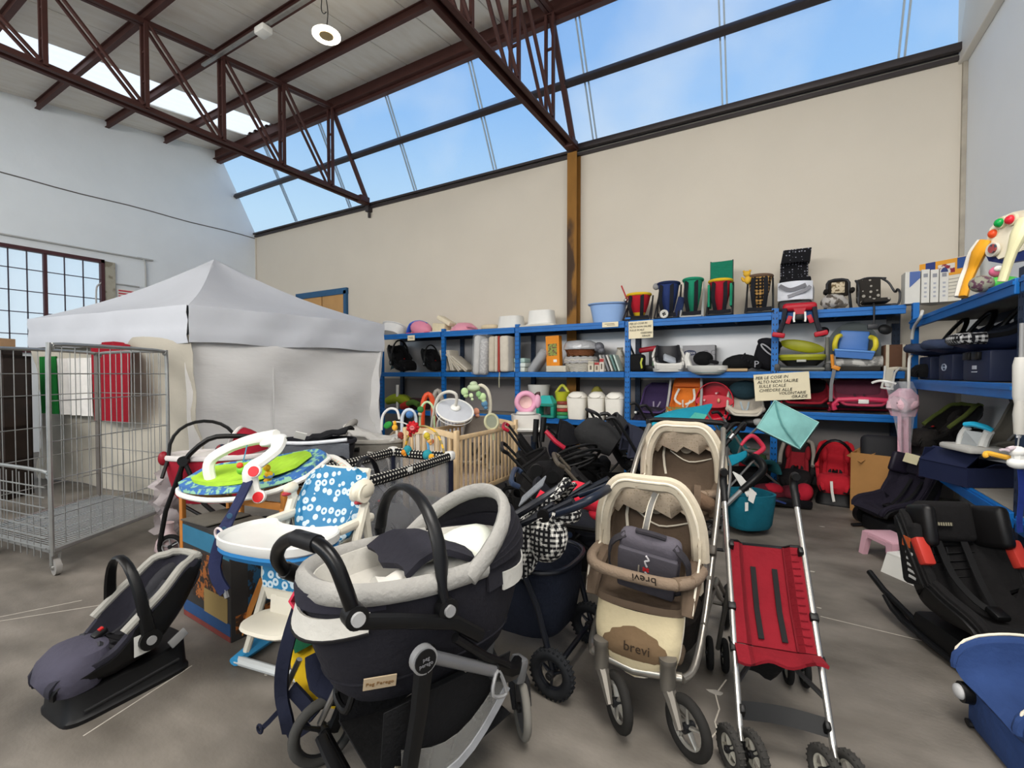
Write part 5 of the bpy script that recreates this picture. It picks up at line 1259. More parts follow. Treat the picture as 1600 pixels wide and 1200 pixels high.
for x, y, d, m_, r_ in ((637, 703, 4.36, 0x2a8a96, .04), (631, 707, 4.34, 0xd98a2a, .026), (668, 711, 4.1, 0x2a8a96, .045), (674, 714, 4.06, 0xe0a02c, .026), (626, 680, 4.4, 0x8a3a30, .03), (667, 681, 4.2, 0xc9b23a, .03), (671, 690, 4.2, 0xd9a05a, .024), (641, 679, 4.36, 0xb02028, .018), (665, 677, 4.24, 0xe2ddd2, .024)):
    obj('hanging_toy', B().ell(P_(x, y, d), (r_, r_, r_ * 1.1), 10, 7).ell(P_(x, y, d) + V((r_ * .5, 0, -r_ * .8)), (r_ * .6,) * 3, 8, 6), cloth(m_), ta)
for x, y in ((669, 696), (671, 700)): pass
obj('rattle', B().tube([P_(668, 690, 4.2), P_(670, 705, 4.15)], .012, 6), plast(0x4a86b0), ta)
# second thin arch behind with green and yellow pendants
ta2 = thing('toy_arch', 'thin white toy arch with a green leaf and a yellow pear, above the grey carrycot', 'toy arch', (0, 0, 0))
obj('arch_rod', B().tube([P_(596, 672, 5.0), P_(598, 650, 5.0), P_(608, 639, 5.0), P_(620, 641, 5.0), P_(624, 655, 5.0)], .014, 8, sm=4), plast(0xd8d8d6), ta2)
obj('leaf', B().ell(P_(606, 664, 4.95), (.05, .02, .035), rot=(0, -.6, RV2)), cloth(0x2e8c3c), ta2)
obj('pear', B().ell(P_(617, 668, 4.9), (.032, .03, .034)).ell(P_(617, 661, 4.9), (.02, .02, .025)), cloth(0xe2a838), ta2)
obj('white_cord', B().tube([P_(614, 659, 4.95), P_(628, 660, 4.8), P_(638, 664, 4.6)], .007, 6, sm=3), WHITEP, ta2)
# ---- wooden cot
ct = thing('wooden_cot', 'light wooden slatted cot with arched ends and a pale mattress', 'cot', (-3.08, 4.26, 0), math.radians(1.5))
CW, CLn = .325, .62
for s in (-1, 1):
    for q in (-1, 1):
        lg = obj('corner_post', B().box((s * CW, q * CLn, .50), (.04, .06, .88), bev=.008), WOOD, ct)
        obj('castor', B().disc((s * CW, q * CLn, .03), (1, 0, 0), .03, .03, 12), plast(0xd8d4cc), lg)
for q in (-1, 1):
    # arched head board
    rows = [[(-CW - .02 + (2 * CW + .04) * j / 14, q * CLn, .90 + .045 * math.sin(PI * j / 14) - .055 * (1 - i)) for j in range(15)] for i in range(2)]
    obj('arched_rail', B().sheet(rows, .03), WOOD, ct)
    obj('end_rail', B().box((0, q * CLn, .28), (2 * CW, .025, .05), bev=.005), WOOD, ct)
    for i in range(1, 8): obj('end_slat', B().box((-CW + 2 * CW * i / 8, q * CLn, .58), (.03 if i % 2 else .045, .014, .60), bev=.003), WOOD if i % 2 else mt(0xd8cdbd, .6), ct, smooth=False)
for s in (-1, 1):
    obj('side_rail', B().box((s * CW, 0, .86), (.025, 2 * CLn - .06, .045), bev=.006), WOOD, ct)
    obj('lower_rail', B().box((s * CW, 0, .27), (.025, 2 * CLn - .06, .05), bev=.005), WOOD, ct)
    for i in range(1, 15): obj('slat', B().box((s * CW, -CLn + 2 * CLn * i / 15, .565), (.014, .028 if i < 11 else .036, .56), bev=.003), WOOD, ct, smooth=False)
obj('slat_base', B().box((0, 0, .25), (2 * CW - .05, 2 * CLn - .06, .02)), WOOD, ct)
obj('mattress', B().box((0, 0, .32), (2 * CW - .06, 2 * CLn - .08, .10), bev=.03, seg=3), mt(0xcdbfb6, .9, pat='dots', col2=0xb79a92, ps=16), ct)
# ---- bouncers and swings: a cloth scoop on a tube frame with a toy bar
def bouncer(label, loc, rz, col, w=.2, L=.75, h=.55, framec=0x9a9a9a, rimc=None, arch=None, name='baby_bouncer', group=None, tray=None, pattern=None, up=.35, hcol=None):
    t = thing(name, label, 'bouncer', loc, rz, group)
    sp_ = [(-L * .5, up * .42, w * .65, .01), (-L * .3, up * .45, w * .9, .05), (-L * .02, up * .38, w, .09), (L * .22, up * .75, w, .08), (L * .42, h, w * .9, .05), (L * .5, h + .10, w * .5, .0)]
    o = obj('seat', scoop(sp_, .03), pattern or cloth(col), t)
    obj('seat_rim', rim(sp_, .014, foot=True), cloth(rimc if rimc is not None else col), o)
    fr_ = plast(framec)
    for s in (-1, 1):
        obj('frame_tube', B().tube([(s * w * .9, -L * .5, up * .45), (s * w * 1.15, -L * .1, .02), (s * w * 1.15, L * .5, .02)], .012, 8, sm=4), fr_, t)
        obj('support_tube', B().tube([(s * w * 1.15, -L * .05, .02), (s * w * 1.05, L * .3, up * .95)], .012, 8), fr_, t)
    obj('foot_bar', B().tube([(-w * 1.15, L * .5, .02), (w * 1.15, L * .5, .02)], .014, 8), fr_, t)
    for s in (-1, 1): obj('strap', B().strap([(s * .05, L * .22, up * .75 + .04), (s * .03, L * .05, up * .45 + .06), (0, -L * .04, up * .4 + .04)], .022, .004, up=(0, -1, 1), sm=2), cloth(hcol or 0x333333), t)
    if arch:
        a_ = obj('toy_bar', B().tube([(-w * 1.05, 0, up * .55)] + [(-w * 1.05 * math.cos(PI * i / 8), -.02, up * .55 + (.32) * math.sin(PI * i / 8)) for i in range(1, 8)] + [(w * 1.05, 0, up * .55)], .014, 8, sm=2), plast(arch), t)
        for x, m_ in ((-.08, 0xd98a5a), (.0, 0x8fb85a), (.08, 0x4a86b0)): obj('toy', B().ell((x, -.02, up * .55 + .22), (.025, .025, .03), 8, 6), cloth(m_), a_)
    return t
def rot_to(px, d, extra=0): return RV2 + extra
bouncer('taupe baby bouncer seat with rounded back standing inside the wooden cot', V((-3.07, 4.42, .375)), RV2 - .2, 0x6f675f, .17, .55, .50, 0xc9c4b8, 0x9a938a)
bouncer('grey striped baby swing with white canopy disc behind the wooden cot', gpos(705, 6.3), RV2 + .1, 0x8f8f95, .22, .6, .80, 0xd8d6d0, 0xd4d2cc, arch=None, up=.6, pattern=mt(0x8b8c92, .9, pat='stripe_x', col2=0xb6b6ba, ps=22))
sw = thing('swing_canopy', 'round pale grey swing canopy disc with white rim and central boss', 'canopy', pt(711, 641, 5.35), rot=(.55, .25, RV2))
obj('canopy_disc', B().lathe([(0, .03), (.1, .025), (.21, .0), (.21, -.01), (0, -.005)], 28), mt(0xc9ccd2, .5, alpha=.92), sw)
obj('canopy_rim', B().tube([(.215 * math.cos(2 * PI * i / 32), .215 * math.sin(2 * PI * i / 32), 0) for i in range(32)], .010, 8, closed=True), WHITEP, sw)
obj('boss', B().ell((0, 0, .04), (.06, .06, .03)), WHITEP, sw)
obj('wire_hoop', B().tube([(.215 * math.cos(2 * PI * i / 32), .215 * math.sin(2 * PI * i / 32), -.05) for i in range(32)], .005, 6, closed=True), WHITEP, sw)
obj('support_arm', B().tube([(-.25, .05, -.5), (-.24, .05, .02), (-.14, .03, .20), (-.02, 0, .22), (0, 0, .06)], .018, 8, sm=4), plast(0xd5d2c8), sw)
bouncer('beige baby swing with green plush mobile arch, behind the cot', gpos(735, 7.0), RV2 - .1, 0xcfc9ba, .21, .62, .62, 0xd3d0c4, 0xbfb8a6, up=.55)
mo = thing('plush_mobile', 'cream mobile arm with green plush frog disc and hanging blue bird toy', 'mobile', (0, 0, 0))
obj('arm', B().tube([pt(765, 650, 5.7), pt(766, 628, 5.7), pt(762, 610, 5.7), pt(752, 602, 5.7), pt(745, 606, 5.7)], .022, 8, sm=4), plast(0xd6d0bc), mo)
obj('head', B().ell(pt(740, 606, 5.7), (.09, .06, .05)).ell(pt(740, 600, 5.7), (.05, .05, .035)), plast(0xb9c9a6), mo)
for x, y, c_, r_ in ((726, 612, 0xbcd6a0, .05), (754, 620, 0xbcd6a0, .05), (748, 616, 0x8ab07a, .04), (757, 631, 0x5a84a4, .045), (744, 643, 0xd99a80, .045), (736, 618, 0xcfe0b4, .03)):
    obj('plush_toy', B().ell(pt(x, y, 5.62), (r_, r_ * .7, r_), 10, 7).ell(pt(x + 2, y + 6, 5.62), (r_ * .6,) * 3, 8, 6), cloth(c_), mo)
mr = thing('toy_mirror', 'round sage green toy mirror on the rail end of the cot', 'mirror', pt(768, 659, 5.2), rot=(PI / 2 - .2, 0, RV2 + .3))
obj('mirror_ring', B().tube([(.075 * math.cos(2 * PI * i / 24), .085 * math.sin(2 * PI * i / 24), 0) for i in range(24)], .016, 8, closed=True), plast(0xb9b896), mr)
obj('mirror_face', B().disc((0, 0, 0), (0, 0, 1), .075, .012, 24), mt(0x8e937f, .2, .3), mr)
obj('mirror_stem', B().tube([(0, -.08, 0), (.02, -.2, -.02)], .02, 8), plast(0xb9b896), mr)
bouncer('dark taupe baby seat with a pale piped edge left of the pink tub', gpos(783, 6.4), RV2 - .1, 0x7d756b, .2, .6, .66, 0xcac6ba, 0xb9b2a6, up=.55)
wc = thing('booster_chair', 'white plastic baby booster chair with a small orange motif, behind the cot arch', 'baby chair', gpos(669, 5.35) , RV2)
obj('chair_shell', scoop([(-.14, .50, .12, .05), (.02, .48, .14, .09), (.12, .58, .14, .09), (.16, .80, .12, .03)], .03), WHITEP, wc)
for s in (-1, 1):
    for q in (-.1, .12): obj('leg', B().tube([(s * .12, q, .5), (s * .17, q * 1.4, .0)], .016, 8), WHITEP, wc)
obj('motif', B().ell((.02, .09, .70), (.03, .012, .035)), plast(0xd86a3a), wc)
# arches and bright toys between tent and cot
def hoop(label, px0, px1, yt, yb, d, col, r=.016, nm='toy_hoop', extra=()):
    t = thing(nm, label, 'toy arch', (0, 0, 0))
    c = (px0 + px1) / 2; hw = (px1 - px0) / 2
    obj('hoop_rod', B().tube([pt(c - hw * math.cos(PI * i / 10), yb - (yb - yt) * math.sin(PI * i / 10) ** .8, d) for i in range(11)], r, 8), plast(col), t)
    z0_ = pt(px0, yb, d)
    for px in (px0, px1):
        p = pt(px, yb, d); obj('hoop_leg', B().tube([p, V((p.x, p.y, .05))], r * .9, 8), plast(col), t)
    obj('foot', B().box(V((pt(c, yb, d).x, pt(c, yb, d).y, .02)), (.2, .12, .04), (0, 0, RV2), bev=.015), plast(col), t)
    for x, y, c_, r_ in extra: obj('toy', B().ell(pt(x, y, d - .05), (r_, r_, r_), 10, 7), cloth(c_), t)
hoop('pale green toy hoop with small charms in front of the orange arch', 656, 679, 628, 655, 5.5, 0xbcd6a8, .014, extra=((657, 640, 0x3a7a3c, .04), (656, 647, 0xc9b89a, .025)))
hoop('curved orange toy arch standing beside the left shelving bay', 660, 678, 616, 650, 5.9, 0xcf4a22, .034)
hoop('grey arched seat back behind the orange toy arch', 676, 692, 610, 650, 6.2, 0x8f8a82, .03)
hoop('white hooped baby gym stand near the tent wall, left of the cot', 628, 650, 640, 660, 5.4, 0xc9d2dc, .02, extra=((640, 648, 0x4a78b0, .045),))
bouncer('striped brown and white baby bouncer tilted up near the tent wall', gpos(630, 5.7), RV2 + .3, 0x8a7a66, .18, .55, .66, 0xd8d8d8, up=.5, pattern=mt(0x7d6f5c, .9, pat='stripe_x', col2=0xcfc9bd, ps=18))
# ---- pink tub on white high chair, right of the cot
wh = thing('high_chair', 'white plastic high chair with black legs carrying the pink bath ring', 'high chair', gpos(822, 5.9), RV2 + .1)
obj('seat_bucket', B().oval([(.72, 0, 0, .15, .13), (.84, 0, 0, .18, .16), (.98, 0, .02, .19, .17), (.98, 0, .02, .17, .15), (.80, 0, 0, .14, .12)], 24, pw=3), plast(0xd6d2cc), wh)
obj('tray', B().oval([(.79, 0, -.12, .22, .16), (.815, 0, -.12, .235, .175), (.83, 0, -.12, .225, .165)], 24, pw=3.4), WHITEP, wh)
for s in (-1, 1):
    for q in (-1, 1): obj('leg', B().tube([(s * .15, q * .11, .76), (s * .24, q * .26, .02)], .014, 8), plast(0x9c9c9e) if s < 0 else BLACK, wh)
    obj('foot_bar', B().tube([(s * .24, -.26, .03), (s * .24, .26, .03)], .016, 8), BLACK, wh)
pk = thing('bath_ring', 'pink plastic baby bath ring seat perched on the white high chair', 'bath seat', gpos(822, 5.9) + V((0, 0, .985)), RV2 + .1)
obj('ring', B().tube([(.115 * math.cos(2 * PI * i / 24), .02, .15 + .115 * math.sin(2 * PI * i / 24)) for i in range(24)], .035, 10, closed=True), plast(0xe3a3bd), pk)
obj('bowl', B().lathe([(.02, .06), (.10, .03), (.10, .0), (0, .05)], 20, c=(0, .02, .15), rot=(-PI / 2, 0, 0)), plast(0xe0bcb8), pk)
obj('side_lobe', B().ell((.15, .02, .16), (.05, .05, .09)), plast(0xe0a8c0), pk)
obj('foot', B().oval([(0, 0, .02, .13, .10), (.03, 0, .02, .12, .09)], 20), plast(0xd9d4d0), pk)
# ---- strollers, folded or partly folded
def stroller(label, loc, rz, col, accent=None, h=1.0, hood=True, hoodc=None, frame=BLACK, fold=0.0, handle='bar', wr=.09, w=.22, rot=None, seat=True, name='stroller', basket=None, hood_at=(.12, .74), hood_len=.3, hoodtilt=(80, 5)):
    t = thing(name, label, 'stroller', loc, rz, rot=rot)
    def K_(y, z): return (y, z * (1 - fold) + (.18 + .12 * y) * fold * .9 + .0)
    for s in (-1, 1):
        f0, f1, f2 = K_(-.42, .10), K_(.0, .48), K_(.36, h)
        f0 = (f0[0], wr)
        obj('main_tube', B().tube([(s * w * .8, f0[0], f0[1] + .02), (s * w, f1[0], f1[1]), (s * w, f2[0], f2[1])], .014, 8, sm=3), frame, t)
        g0 = K_(-.05, .52)
        obj('rear_tube', B().tube([(s * w, g0[0], g0[1]), (s * w * 1.05, .34, wr)], .013, 8), frame, t)
        obj('side_arm', B().tube([(s * w * 1.02,) + K_(-.18, .56), (s * w * 1.02,) + K_(.1, .6)], .02, 8), frame, t)
        j = obj('joint', B().disc((s * w * 1.03,) + K_(.02, .52), (1, 0, 0), .04, .03, 14), BLACK, t)
        if accent: obj('joint_cap', B().disc((s * w * 1.11,) + K_(.02, .52), (1, 0, 0), .02, .01, 12), plast(accent), j)
        wheel(t, (s * w * .8, -.44, wr), (1, 0, 0), wr, .035, plast(0x4a4a4c), 5)
        wheel(t, (s * w * 1.1, .35, wr * 1.15), (1, 0, 0), wr * 1.15, .04, plast(0x4a4a4c), 5)
    e = K_(.36, h)
    if handle == 'bar': obj('push_bar', B().tube([(-w, e[0], e[1]), (-w * .95, e[0] + .05, e[1] + .03), (w * .95, e[0] + .05, e[1] + .03), (w, e[0], e[1])], .019, 8, sm=3), plast(accent) if accent else frame, t)
    else:
        for s in (-1, 1): obj('grip', B().tube([(s * w, e[0], e[1]), (s * w, e[0] + .05, e[1] + .05), (s * w, e[0] + .12, e[1] + .04)], .018, 8, sm=3), plast(0x202022), t)
    if seat:
        sp_ = [K_(-.36, .30) + (w * .75, .02), K_(-.26, .42) + (w * .85, .05), K_(-.02, .40) + (w * .9, .09), K_(.14, .62) + (w * .9, .08), K_(.26, .88) + (w * .85, .03)]
        obj('seat', scoop(sp_, .03), cloth(col), t)
    if fold > 0: obj('seat_unit', B().box((0,) + K_(.02, .52), (w * 1.75, .52, .2), (.35, 0, 0), bev=.08, seg=3).box((0,) + K_(-.30, .36), (w * 1.6, .12, .30), (.2, 0, 0), bev=.05, seg=3), cloth(col, bs=16, bump=.8), t)
    if hood:
        hr_ = [[V((p.y, p.x, p.z)) for p in r] for r in hood_rows(0, 2 * w * 1.02, 0, hood_len, hood_len, math.radians(hoodtilt[0]), math.radians(hoodtilt[1]), 7, 13)]
        k_ = K_(*hood_at)
        hr_ = [[V((p.x, k_[0] - p.y + .16, k_[1] + p.z)) for p in r] for r in hr_]
        ho = obj('hood', B().sheet(hr_, .012), cloth(hoodc if hoodc is not None else col), t)
        obj('hood_rim', B().tube(hr_[0], .014, 8), cloth(hoodc if hoodc is not None else col), ho)
        obj('hood_rim', B().tube(hr_[-1], .012, 8), cloth(hoodc if hoodc is not None else col), ho)
    bc_ = basket if basket is not None else 0x1c1c1e
    obj('basket', B().oval([(.16, 0, .02, w * .85, .25), (.20, 0, .02, w * .92, .28), (.33, 0, .02, w * .95, .30), (.33, 0, .02, w * .88, .28), (.2, 0, .02, w * .8, .24)], 20, pw=4), cloth(bc_), t)
    return t
stroller('black stroller with folded ribbed hood and brown-grey seat back lying low, right of the cot', gpos(850, 4.5), RV2 + 1.6, 0x1d1b1c, h=.95, fold=.25, hood=True, hood_len=.34, hoodtilt=(30, -25))
stroller('black stroller with brown-grey tubes and long parallel side bars in the dark heap', gpos(945, 3.85), RV2 + 1.55, 0x222022, h=1.0, fold=.30, frame=mt(0x5d554a, .45, .3), hood=False)
stroller('black stroller with charcoal rolled hood standing upright by the bins', gpos(978, 5.25), RV2 + 1.6, 0x1c1c1f, h=1.05, hoodc=0x3b3a3c, hood_len=.36, hoodtilt=(60, 0), accent=0x2a2a2c)
stroller('dark navy stroller with grey stripes and small silver joints, below the purple seat', gpos(1022, 4.38), RV2 + 1.5, 0x23263a, h=1.05, hoodc=0x2a2c3c, handle='grips', accent=0x9a9a9a, hood_len=.28)
stroller('black stroller with red side bars near the cot foot', gpos(846, 5.05), RV2 + 1.55, 0x1a1a1c, accent=0xb01f35, h=.98, fold=.1, hood=False, frame=plast(0x1c1c1e))
stroller('navy stroller with a red cushion folded behind the gingham one', gpos(892, 3.28), RV2 + 1.5, 0x20222c, accent=0x2c3a52, h=.92, fold=.25, hood=False)
by = {o['label'][:34]: o for o in bpy.data.objects if o.get('category') == 'stroller'}
bpy.context.view_layer.update()
t = by['black stroller with folded ribbed ']; iw = t.matrix_world.inverted()
for k, (cx, cy_, d) in enumerate(((898, 708, 4.27), (903, 716, 4.24), (898, 724, 4.21))):
    obj('folded_loop', B().tube([iw @ pt(cx + 34 * math.cos(a) + 3 * math.sin(a), cy_ - 11 * math.cos(a) + 8 * math.sin(a), d + .12 * math.sin(a)) for a in [2 * PI * i / 20 for i in range(20)]], .014, 8, closed=True), BLACK, t)
obj('foot_pouch', B().tube([iw @ pt(826, 788, 4.2), iw @ pt(834, 766, 4.2), iw @ pt(850, 746, 4.2), iw @ pt(875, 750, 4.2)], [.07, .13, .16, .15], 12, sm=3), cloth(0x141214, bs=14, bump=1), t)
for x, y in ((838, 735), (862, 745)): obj('round_joint', B().disc(iw @ pt(x, y, 4.05), iw.to_3x3() @ FV, .055, .05, 16), BLACK, t)
t = by['black stroller with charcoal rolle']; iw = t.matrix_world.inverted()
obj('rolled_hood', B().tube([iw @ pt(908, 662, 4.9), iw @ pt(918, 672, 4.88), iw @ pt(940, 683, 4.85), iw @ pt(962, 697, 4.8)], [.10, .17, .17, .13], 14, sm=2), cloth(0x343435), t)
t = by['black stroller with red side bars ']; iw = t.matrix_world.inverted()
for a, b_ in (((838, 655), (836, 690)), ((850, 652), (846, 690))): obj('upright_handle', B().tube([iw @ pt(*a, 4.7), iw @ pt(*b_, 4.7)], .03, 10), BLACK, t)
obj('red_bar', B().tube([iw @ pt(853, 674, 4.65), iw @ pt(868, 690, 4.6), iw @ pt(882, 700, 4.6)], .024, 8), plast(0xa81c34), t)
stroller('black folded stroller deep in the heap below the white bins', gpos(905, 5.75), RV2 + 1.5, 0x17171a, h=.92, fold=.2, hoodc=0x1c1c22, hood_len=.3)
tag(obj('round_cushion', B().disc((0, 0, 0), (0, 1, 0), .21, .10, 28).tube([(.2 * math.cos(2 * PI * i / 28), 0, .2 * math.sin(2 * PI * i / 28)) for i in range(28)], .05, 8, closed=True), cloth(0x1c2036)), 'dark navy round cushion standing under the shelf below the green toys', 'cushion', onY(878, 690, 7.0) * 1)
bpy.data.objects['round_cushion'].location.z = .25
tag(obj('red_cushion', B().box((0, 0, 0), (.26, .20, .11), (.2, .25, .3), bev=.05, seg=3).box((.10, .02, -.10), (.18, .16, .10), (-.2, .4, .2), bev=.045, seg=3), cloth(0xd0283c, bs=14, bump=.7)), 'bright red padded cushion stuffed over the navy gingham stroller handle', 'cushion', pt(917, 776, 2.85))
tag(obj('red_sleeve', B().tube([(0, 0, 0), (.03, .03, .07)], .042, 12).tube([(-.10, -.02, -.09), (-.07, 0, -.03)], .035, 10), cloth(0xd0283c)), 'short red padded sleeves on the dark bar left of the red cushion', 'sleeve', pt(843, 790, 2.75))
# ---- teal canopy (flat hood) and its stroller behind the beige one
tc2 = stroller('teal stroller with a long drooping canopy, behind the beige tandem hood', gpos(1050, 5.9), RV2 + 1.6, 0x187e97, h=1.06, hood=False, handle='grips', accent=0x187e97)
cv = obj('canopy', B().sheet([[tc2.matrix_world.inverted() @ pt(*q) if False else V(q) for q in r] for r in [[(0, 0, 0)] * 2] * 2], .004), BLACK) ; bpy.data.objects.remove(cv)
bpy.context.view_layer.update(); iw = tc2.matrix_world.inverted()
g = [[(1003, 668, 4.6), (1030, 664, 4.5), (1060, 665, 4.45), (1097, 668, 4.45)], [(1012, 655, 4.75), (1040, 648, 4.65), (1070, 650, 4.6), (1100, 658, 4.6)], [(1030, 648, 4.95), (1060, 638, 4.85), (1085, 640, 4.8), (1108, 645, 4.8)], [(1052, 640, 5.1), (1080, 637, 5.05), (1100, 633, 5.0), (1119, 627, 5.0)]]
obj('canopy', B().sheet([[iw @ pt(*q) for q in r] for r in g], .012), cloth(0x1690a8), tc2, sub=2)
obj('canopy_vent', B().sheet([[iw @ (pt(x, y, d) - FV * .03) for x, y, d in r] for r in [[(1072, 657, 4.55), (1094, 661, 4.55)], [(1084, 644, 4.75), (1103, 648, 4.75)]]], .004), cloth(0x4fb0a0), tc2)
# ---- turquoise open hood of a lightweight stroller
tq = stroller('lightweight stroller with big turquoise square hood tilted above the floor', gpos(1163, 5.62), RV2 + 1.55, 0x2a6a70, h=1.0, hood=False, handle='grips', frame=mt(0x8a8a88, .4, .5))
bpy.context.view_layer.update(); iw = tq.matrix_world.inverted()
C4 = [(1210, 626, 4.75), (1278, 660, 4.65), (1249, 701, 4.6), (1182, 668, 4.7)]
C5 = [(1213, 628, 5.1), (1279, 664, 5.0), (1250, 703, 4.95), (1186, 672, 5.05)]
def quad(c, n=7):
    return [[(pt(*c[0]).lerp(pt(*c[1]), j / n)).lerp(pt(*c[3]).lerp(pt(*c[2]), j / n), i / n) + FV * (-.05 * math.sin(PI * i / n) * math.sin(PI * j / n)) for j in range(n + 1)] for i in range(n + 1)]
obj('hood', B().sheet([[iw @ p for p in r] for r in quad(C4)], .008), cloth(0x86bfbb, bs=20), tq)
for k in range(4):
    a, b_, c_, d_ = C4[k], C4[(k + 1) % 4], C5[(k + 1) % 4], C5[k]
    obj('hood_side', B().sheet([[iw @ pt(*a), iw @ pt(*b_)], [iw @ pt(*d_), iw @ pt(*c_)]], .008), cloth(0x78b3b0), tq)
obj('hood_rib', B().tube([iw @ (pt(*C4[0]) - FV * .01), iw @ (pt(1222, 664, 4.62)), iw @ (pt(*C4[2]) - FV * .01)], .007, 6, sm=3), cloth(0x5f9a98), tq)
obj('hood_edge', B().tube([iw @ (pt(*q) - FV * .006) for q in C4], .009, 6, closed=True), cloth(0x9fd0cc), tq)
obj('hood_arm', B().tube([iw @ pt(1184, 668, 4.75), iw @ pt(1160, 690, 4.9), iw @ pt(1150, 720, 5.0)], .012, 8), mt(0x8a8a88, .4, .5), tq)
# ---- teal stroller basket and handles behind the red umbrella stroller
tl = thing('stroller', 'teal stroller with deep teal basket, grey tube and black elbow handle, behind red umbrella stroller', 'stroller', gpos(1170, 4.35), RV2 + .2)
bpy.context.view_layer.update(); iw = tl.matrix_world.inverted(); q_ = lambda x, y, d: iw @ pt(x, y, d)
TEAL = cloth(0x0f6478, bs=30)
obj('basket', B().oval([(.06, 0, 0, .17, .16), (.10, -.0, 0, .19, .18), (.30, 0, 0, .21, .2), (.38, .01, 0, .21, .2), (.38, .01, 0, .19, .18), (.15, 0, 0, .16, .15)], 24, pw=3), TEAL, tl)
wheel(tl, (.16, .1, .115), (.4, 1, 0), .115, .035, plast(0x55585c), 5); wheel(tl, (-.22, .12, .115), (.4, 1, 0), .115, .035, plast(0x55585c), 5)
wheel(tl, (-.2, .45, .10), (.4, 1, 0), .10, .035, plast(0x55585c), 5); wheel(tl, (.18, .45, .10), (.4, 1, 0), .10, .035, plast(0x55585c), 5)
obj('axle', B().tube([(-.22, .12, .115), (.16, .1, .115)], .012, 8).tube([(-.2, .45, .1), (.18, .45, .1)], .012, 8), GREYP, tl)
obj('grey_tube', B().tube([q_(1136, 788, 4.25), q_(1160, 765, 4.2)], .022, 8), mt(0x8d8f90, .4, .4), tl)
obj('handle', B().tube([q_(1158, 767, 4.2), q_(1178, 750, 4.2), q_(1192, 735, 4.25), q_(1190, 723, 4.3), q_(1178, 713, 4.4), q_(1166, 722, 4.5)], [.03, .034, .036, .034, .03, .024], 10, sm=4), BLACK, tl)
obj('white_board', B().sheet([[q_(1145, 737, 4.3), q_(1158, 744, 4.3)], [q_(1168, 776, 4.15), q_(1182, 773, 4.2)]], .012), WHITEP, tl)
obj('paper_tag', B().sheet([[q_(1171, 762, 4.1), q_(1182, 770, 4.1)], [q_(1169, 782, 4.1), q_(1177, 787, 4.1)]], .003), WHITEP, tl)
obj('lower_tag', B().sheet([[q_(1164, 785, 4.1), q_(1169, 785, 4.1)], [q_(1164, 799, 4.1), q_(1169, 798, 4.1)]], .003), WHITEP, tl)
obj('side_tube', B().tube([q_(1120, 690, 4.4), q_(1141, 726, 4.35), q_(1136, 790, 4.3), q_(1128, 830, 4.3)], .012, 8, sm=3), mt(0xa5a5a3, .3, .7), tl)
obj('red_bar', B().tube([q_(1158, 696, 4.6), q_(1168, 684, 4.6), q_(1178, 682, 4.6), q_(1192, 697, 4.6), q_(1190, 704, 4.55), q_(1177, 712, 4.5)], [.014, .02, .022, .024, .024, .022], 10, sm=4), plast(0xc4344c), tl)
obj('teal_panel', B().sheet([[q_(1132, 706, 4.6), q_(1150, 712, 4.55), q_(1170, 697, 4.6)], [q_(1136, 735, 4.5), q_(1152, 725, 4.5), q_(1170, 716, 4.55)]], .012), cloth(0x0f8098), tl, sub=1)
bh = thing('folded_stroller', 'black padded stroller handles with silver collars leaning beside the beige hood', 'stroller', (0, 0, 0))
for dx, dd in ((0, 0), (14, .0)):
    obj('handle_tube', B().tube([pt(1123 + dx * .6, 688 + dx * .6, 3.75), pt(1137 + dx, 671 + dx * .2, 3.75), pt(1147 + dx, 663, 3.8), pt(1157 + dx * .4, 664, 3.9), pt(1160, 671, 3.95)], .020, 8, sm=3), BLACK, bh)
    obj('collar', B().tube([pt(1126 + dx, 684 + dx * .1, 3.74), pt(1132 + dx, 677 + dx * .1, 3.74)], .022, 10), STEEL, bh)
obj('frame_leg', B().tube([pt(1122, 690, 3.75), fl(1116, 860)], .014, 8).tube([pt(1135, 694, 3.75), fl(1132, 862)], .014, 8), mt(0x7d7d7b, .4, .6), bh)
obj('foot_bar', B().tube([fl(1116, 860) + V((0, 0, .012)), fl(1132, 862) + V((0, 0, .012))], .014, 8), BLACK, bh)
# ---- floor items at the right
infant_seat('red infant car seat with thin black hoop on the floor beside cardboard box', onY(1307, 600, 6.62) * 1 + V((0, 0, -1.5)), math.radians(0) - .1, 0x19191b, 0xb01c2a, 0xb01c2a, 0xc0202c, handle=-.35, base=True, sc=1.12, hooks=True)
e = [o for o in bpy.data.objects if o.get('label', '').startswith('red infant car seat with thin')][0]; e.location.z = 0
tag(obj('paper_tag', B().strap([pt(1299, 752, 5.15), pt(1300, 768, 5.13), pt(1303, 784, 5.12)], .03, .003, up=tuple(-FV)), WHITEP), 'white paper strip hanging from the red infant car seat on the floor', 'tag')
oc = infant_seat('black infant carrier with grey edge and red insert on the floor under the shelf', V((0, 0, 0)), 0, 0x19191b, 0x2a2526, 0x8a1c26, 0x9c968c, handle=1.2, base=True, sc=1.1)
e = onY(1246, 600, 6.70); oc.location = (e.x, e.y, 0); oc.rotation_euler = (0, 0, -.1)
rs2 = thing('child_booster', 'dark red booster seat with two round red bolsters lying on the floor', 'booster seat', fl(1226, 790), RV2 - .2)
obj('booster_base', B().box((-.02, .02, .07), (.52, .34, .10), (0, .08, 0), bev=.03), plast(0x1a1a20), rs2)
obj('cushion', B().ell((-.16, 0, .15), (.17, .15, .09), rot=(0, .15, 0)).ell((.06, .0, .15), (.13, .15, .08)), cloth(0x5a1824), rs2)
obj('bolster', B().ell((-.14, -.04, .19), (.11, .10, .07)).ell((.17, -.05, .17), (.09, .11, .11), rot=(0, .5, 0)), cloth(0xb01c30), rs2)
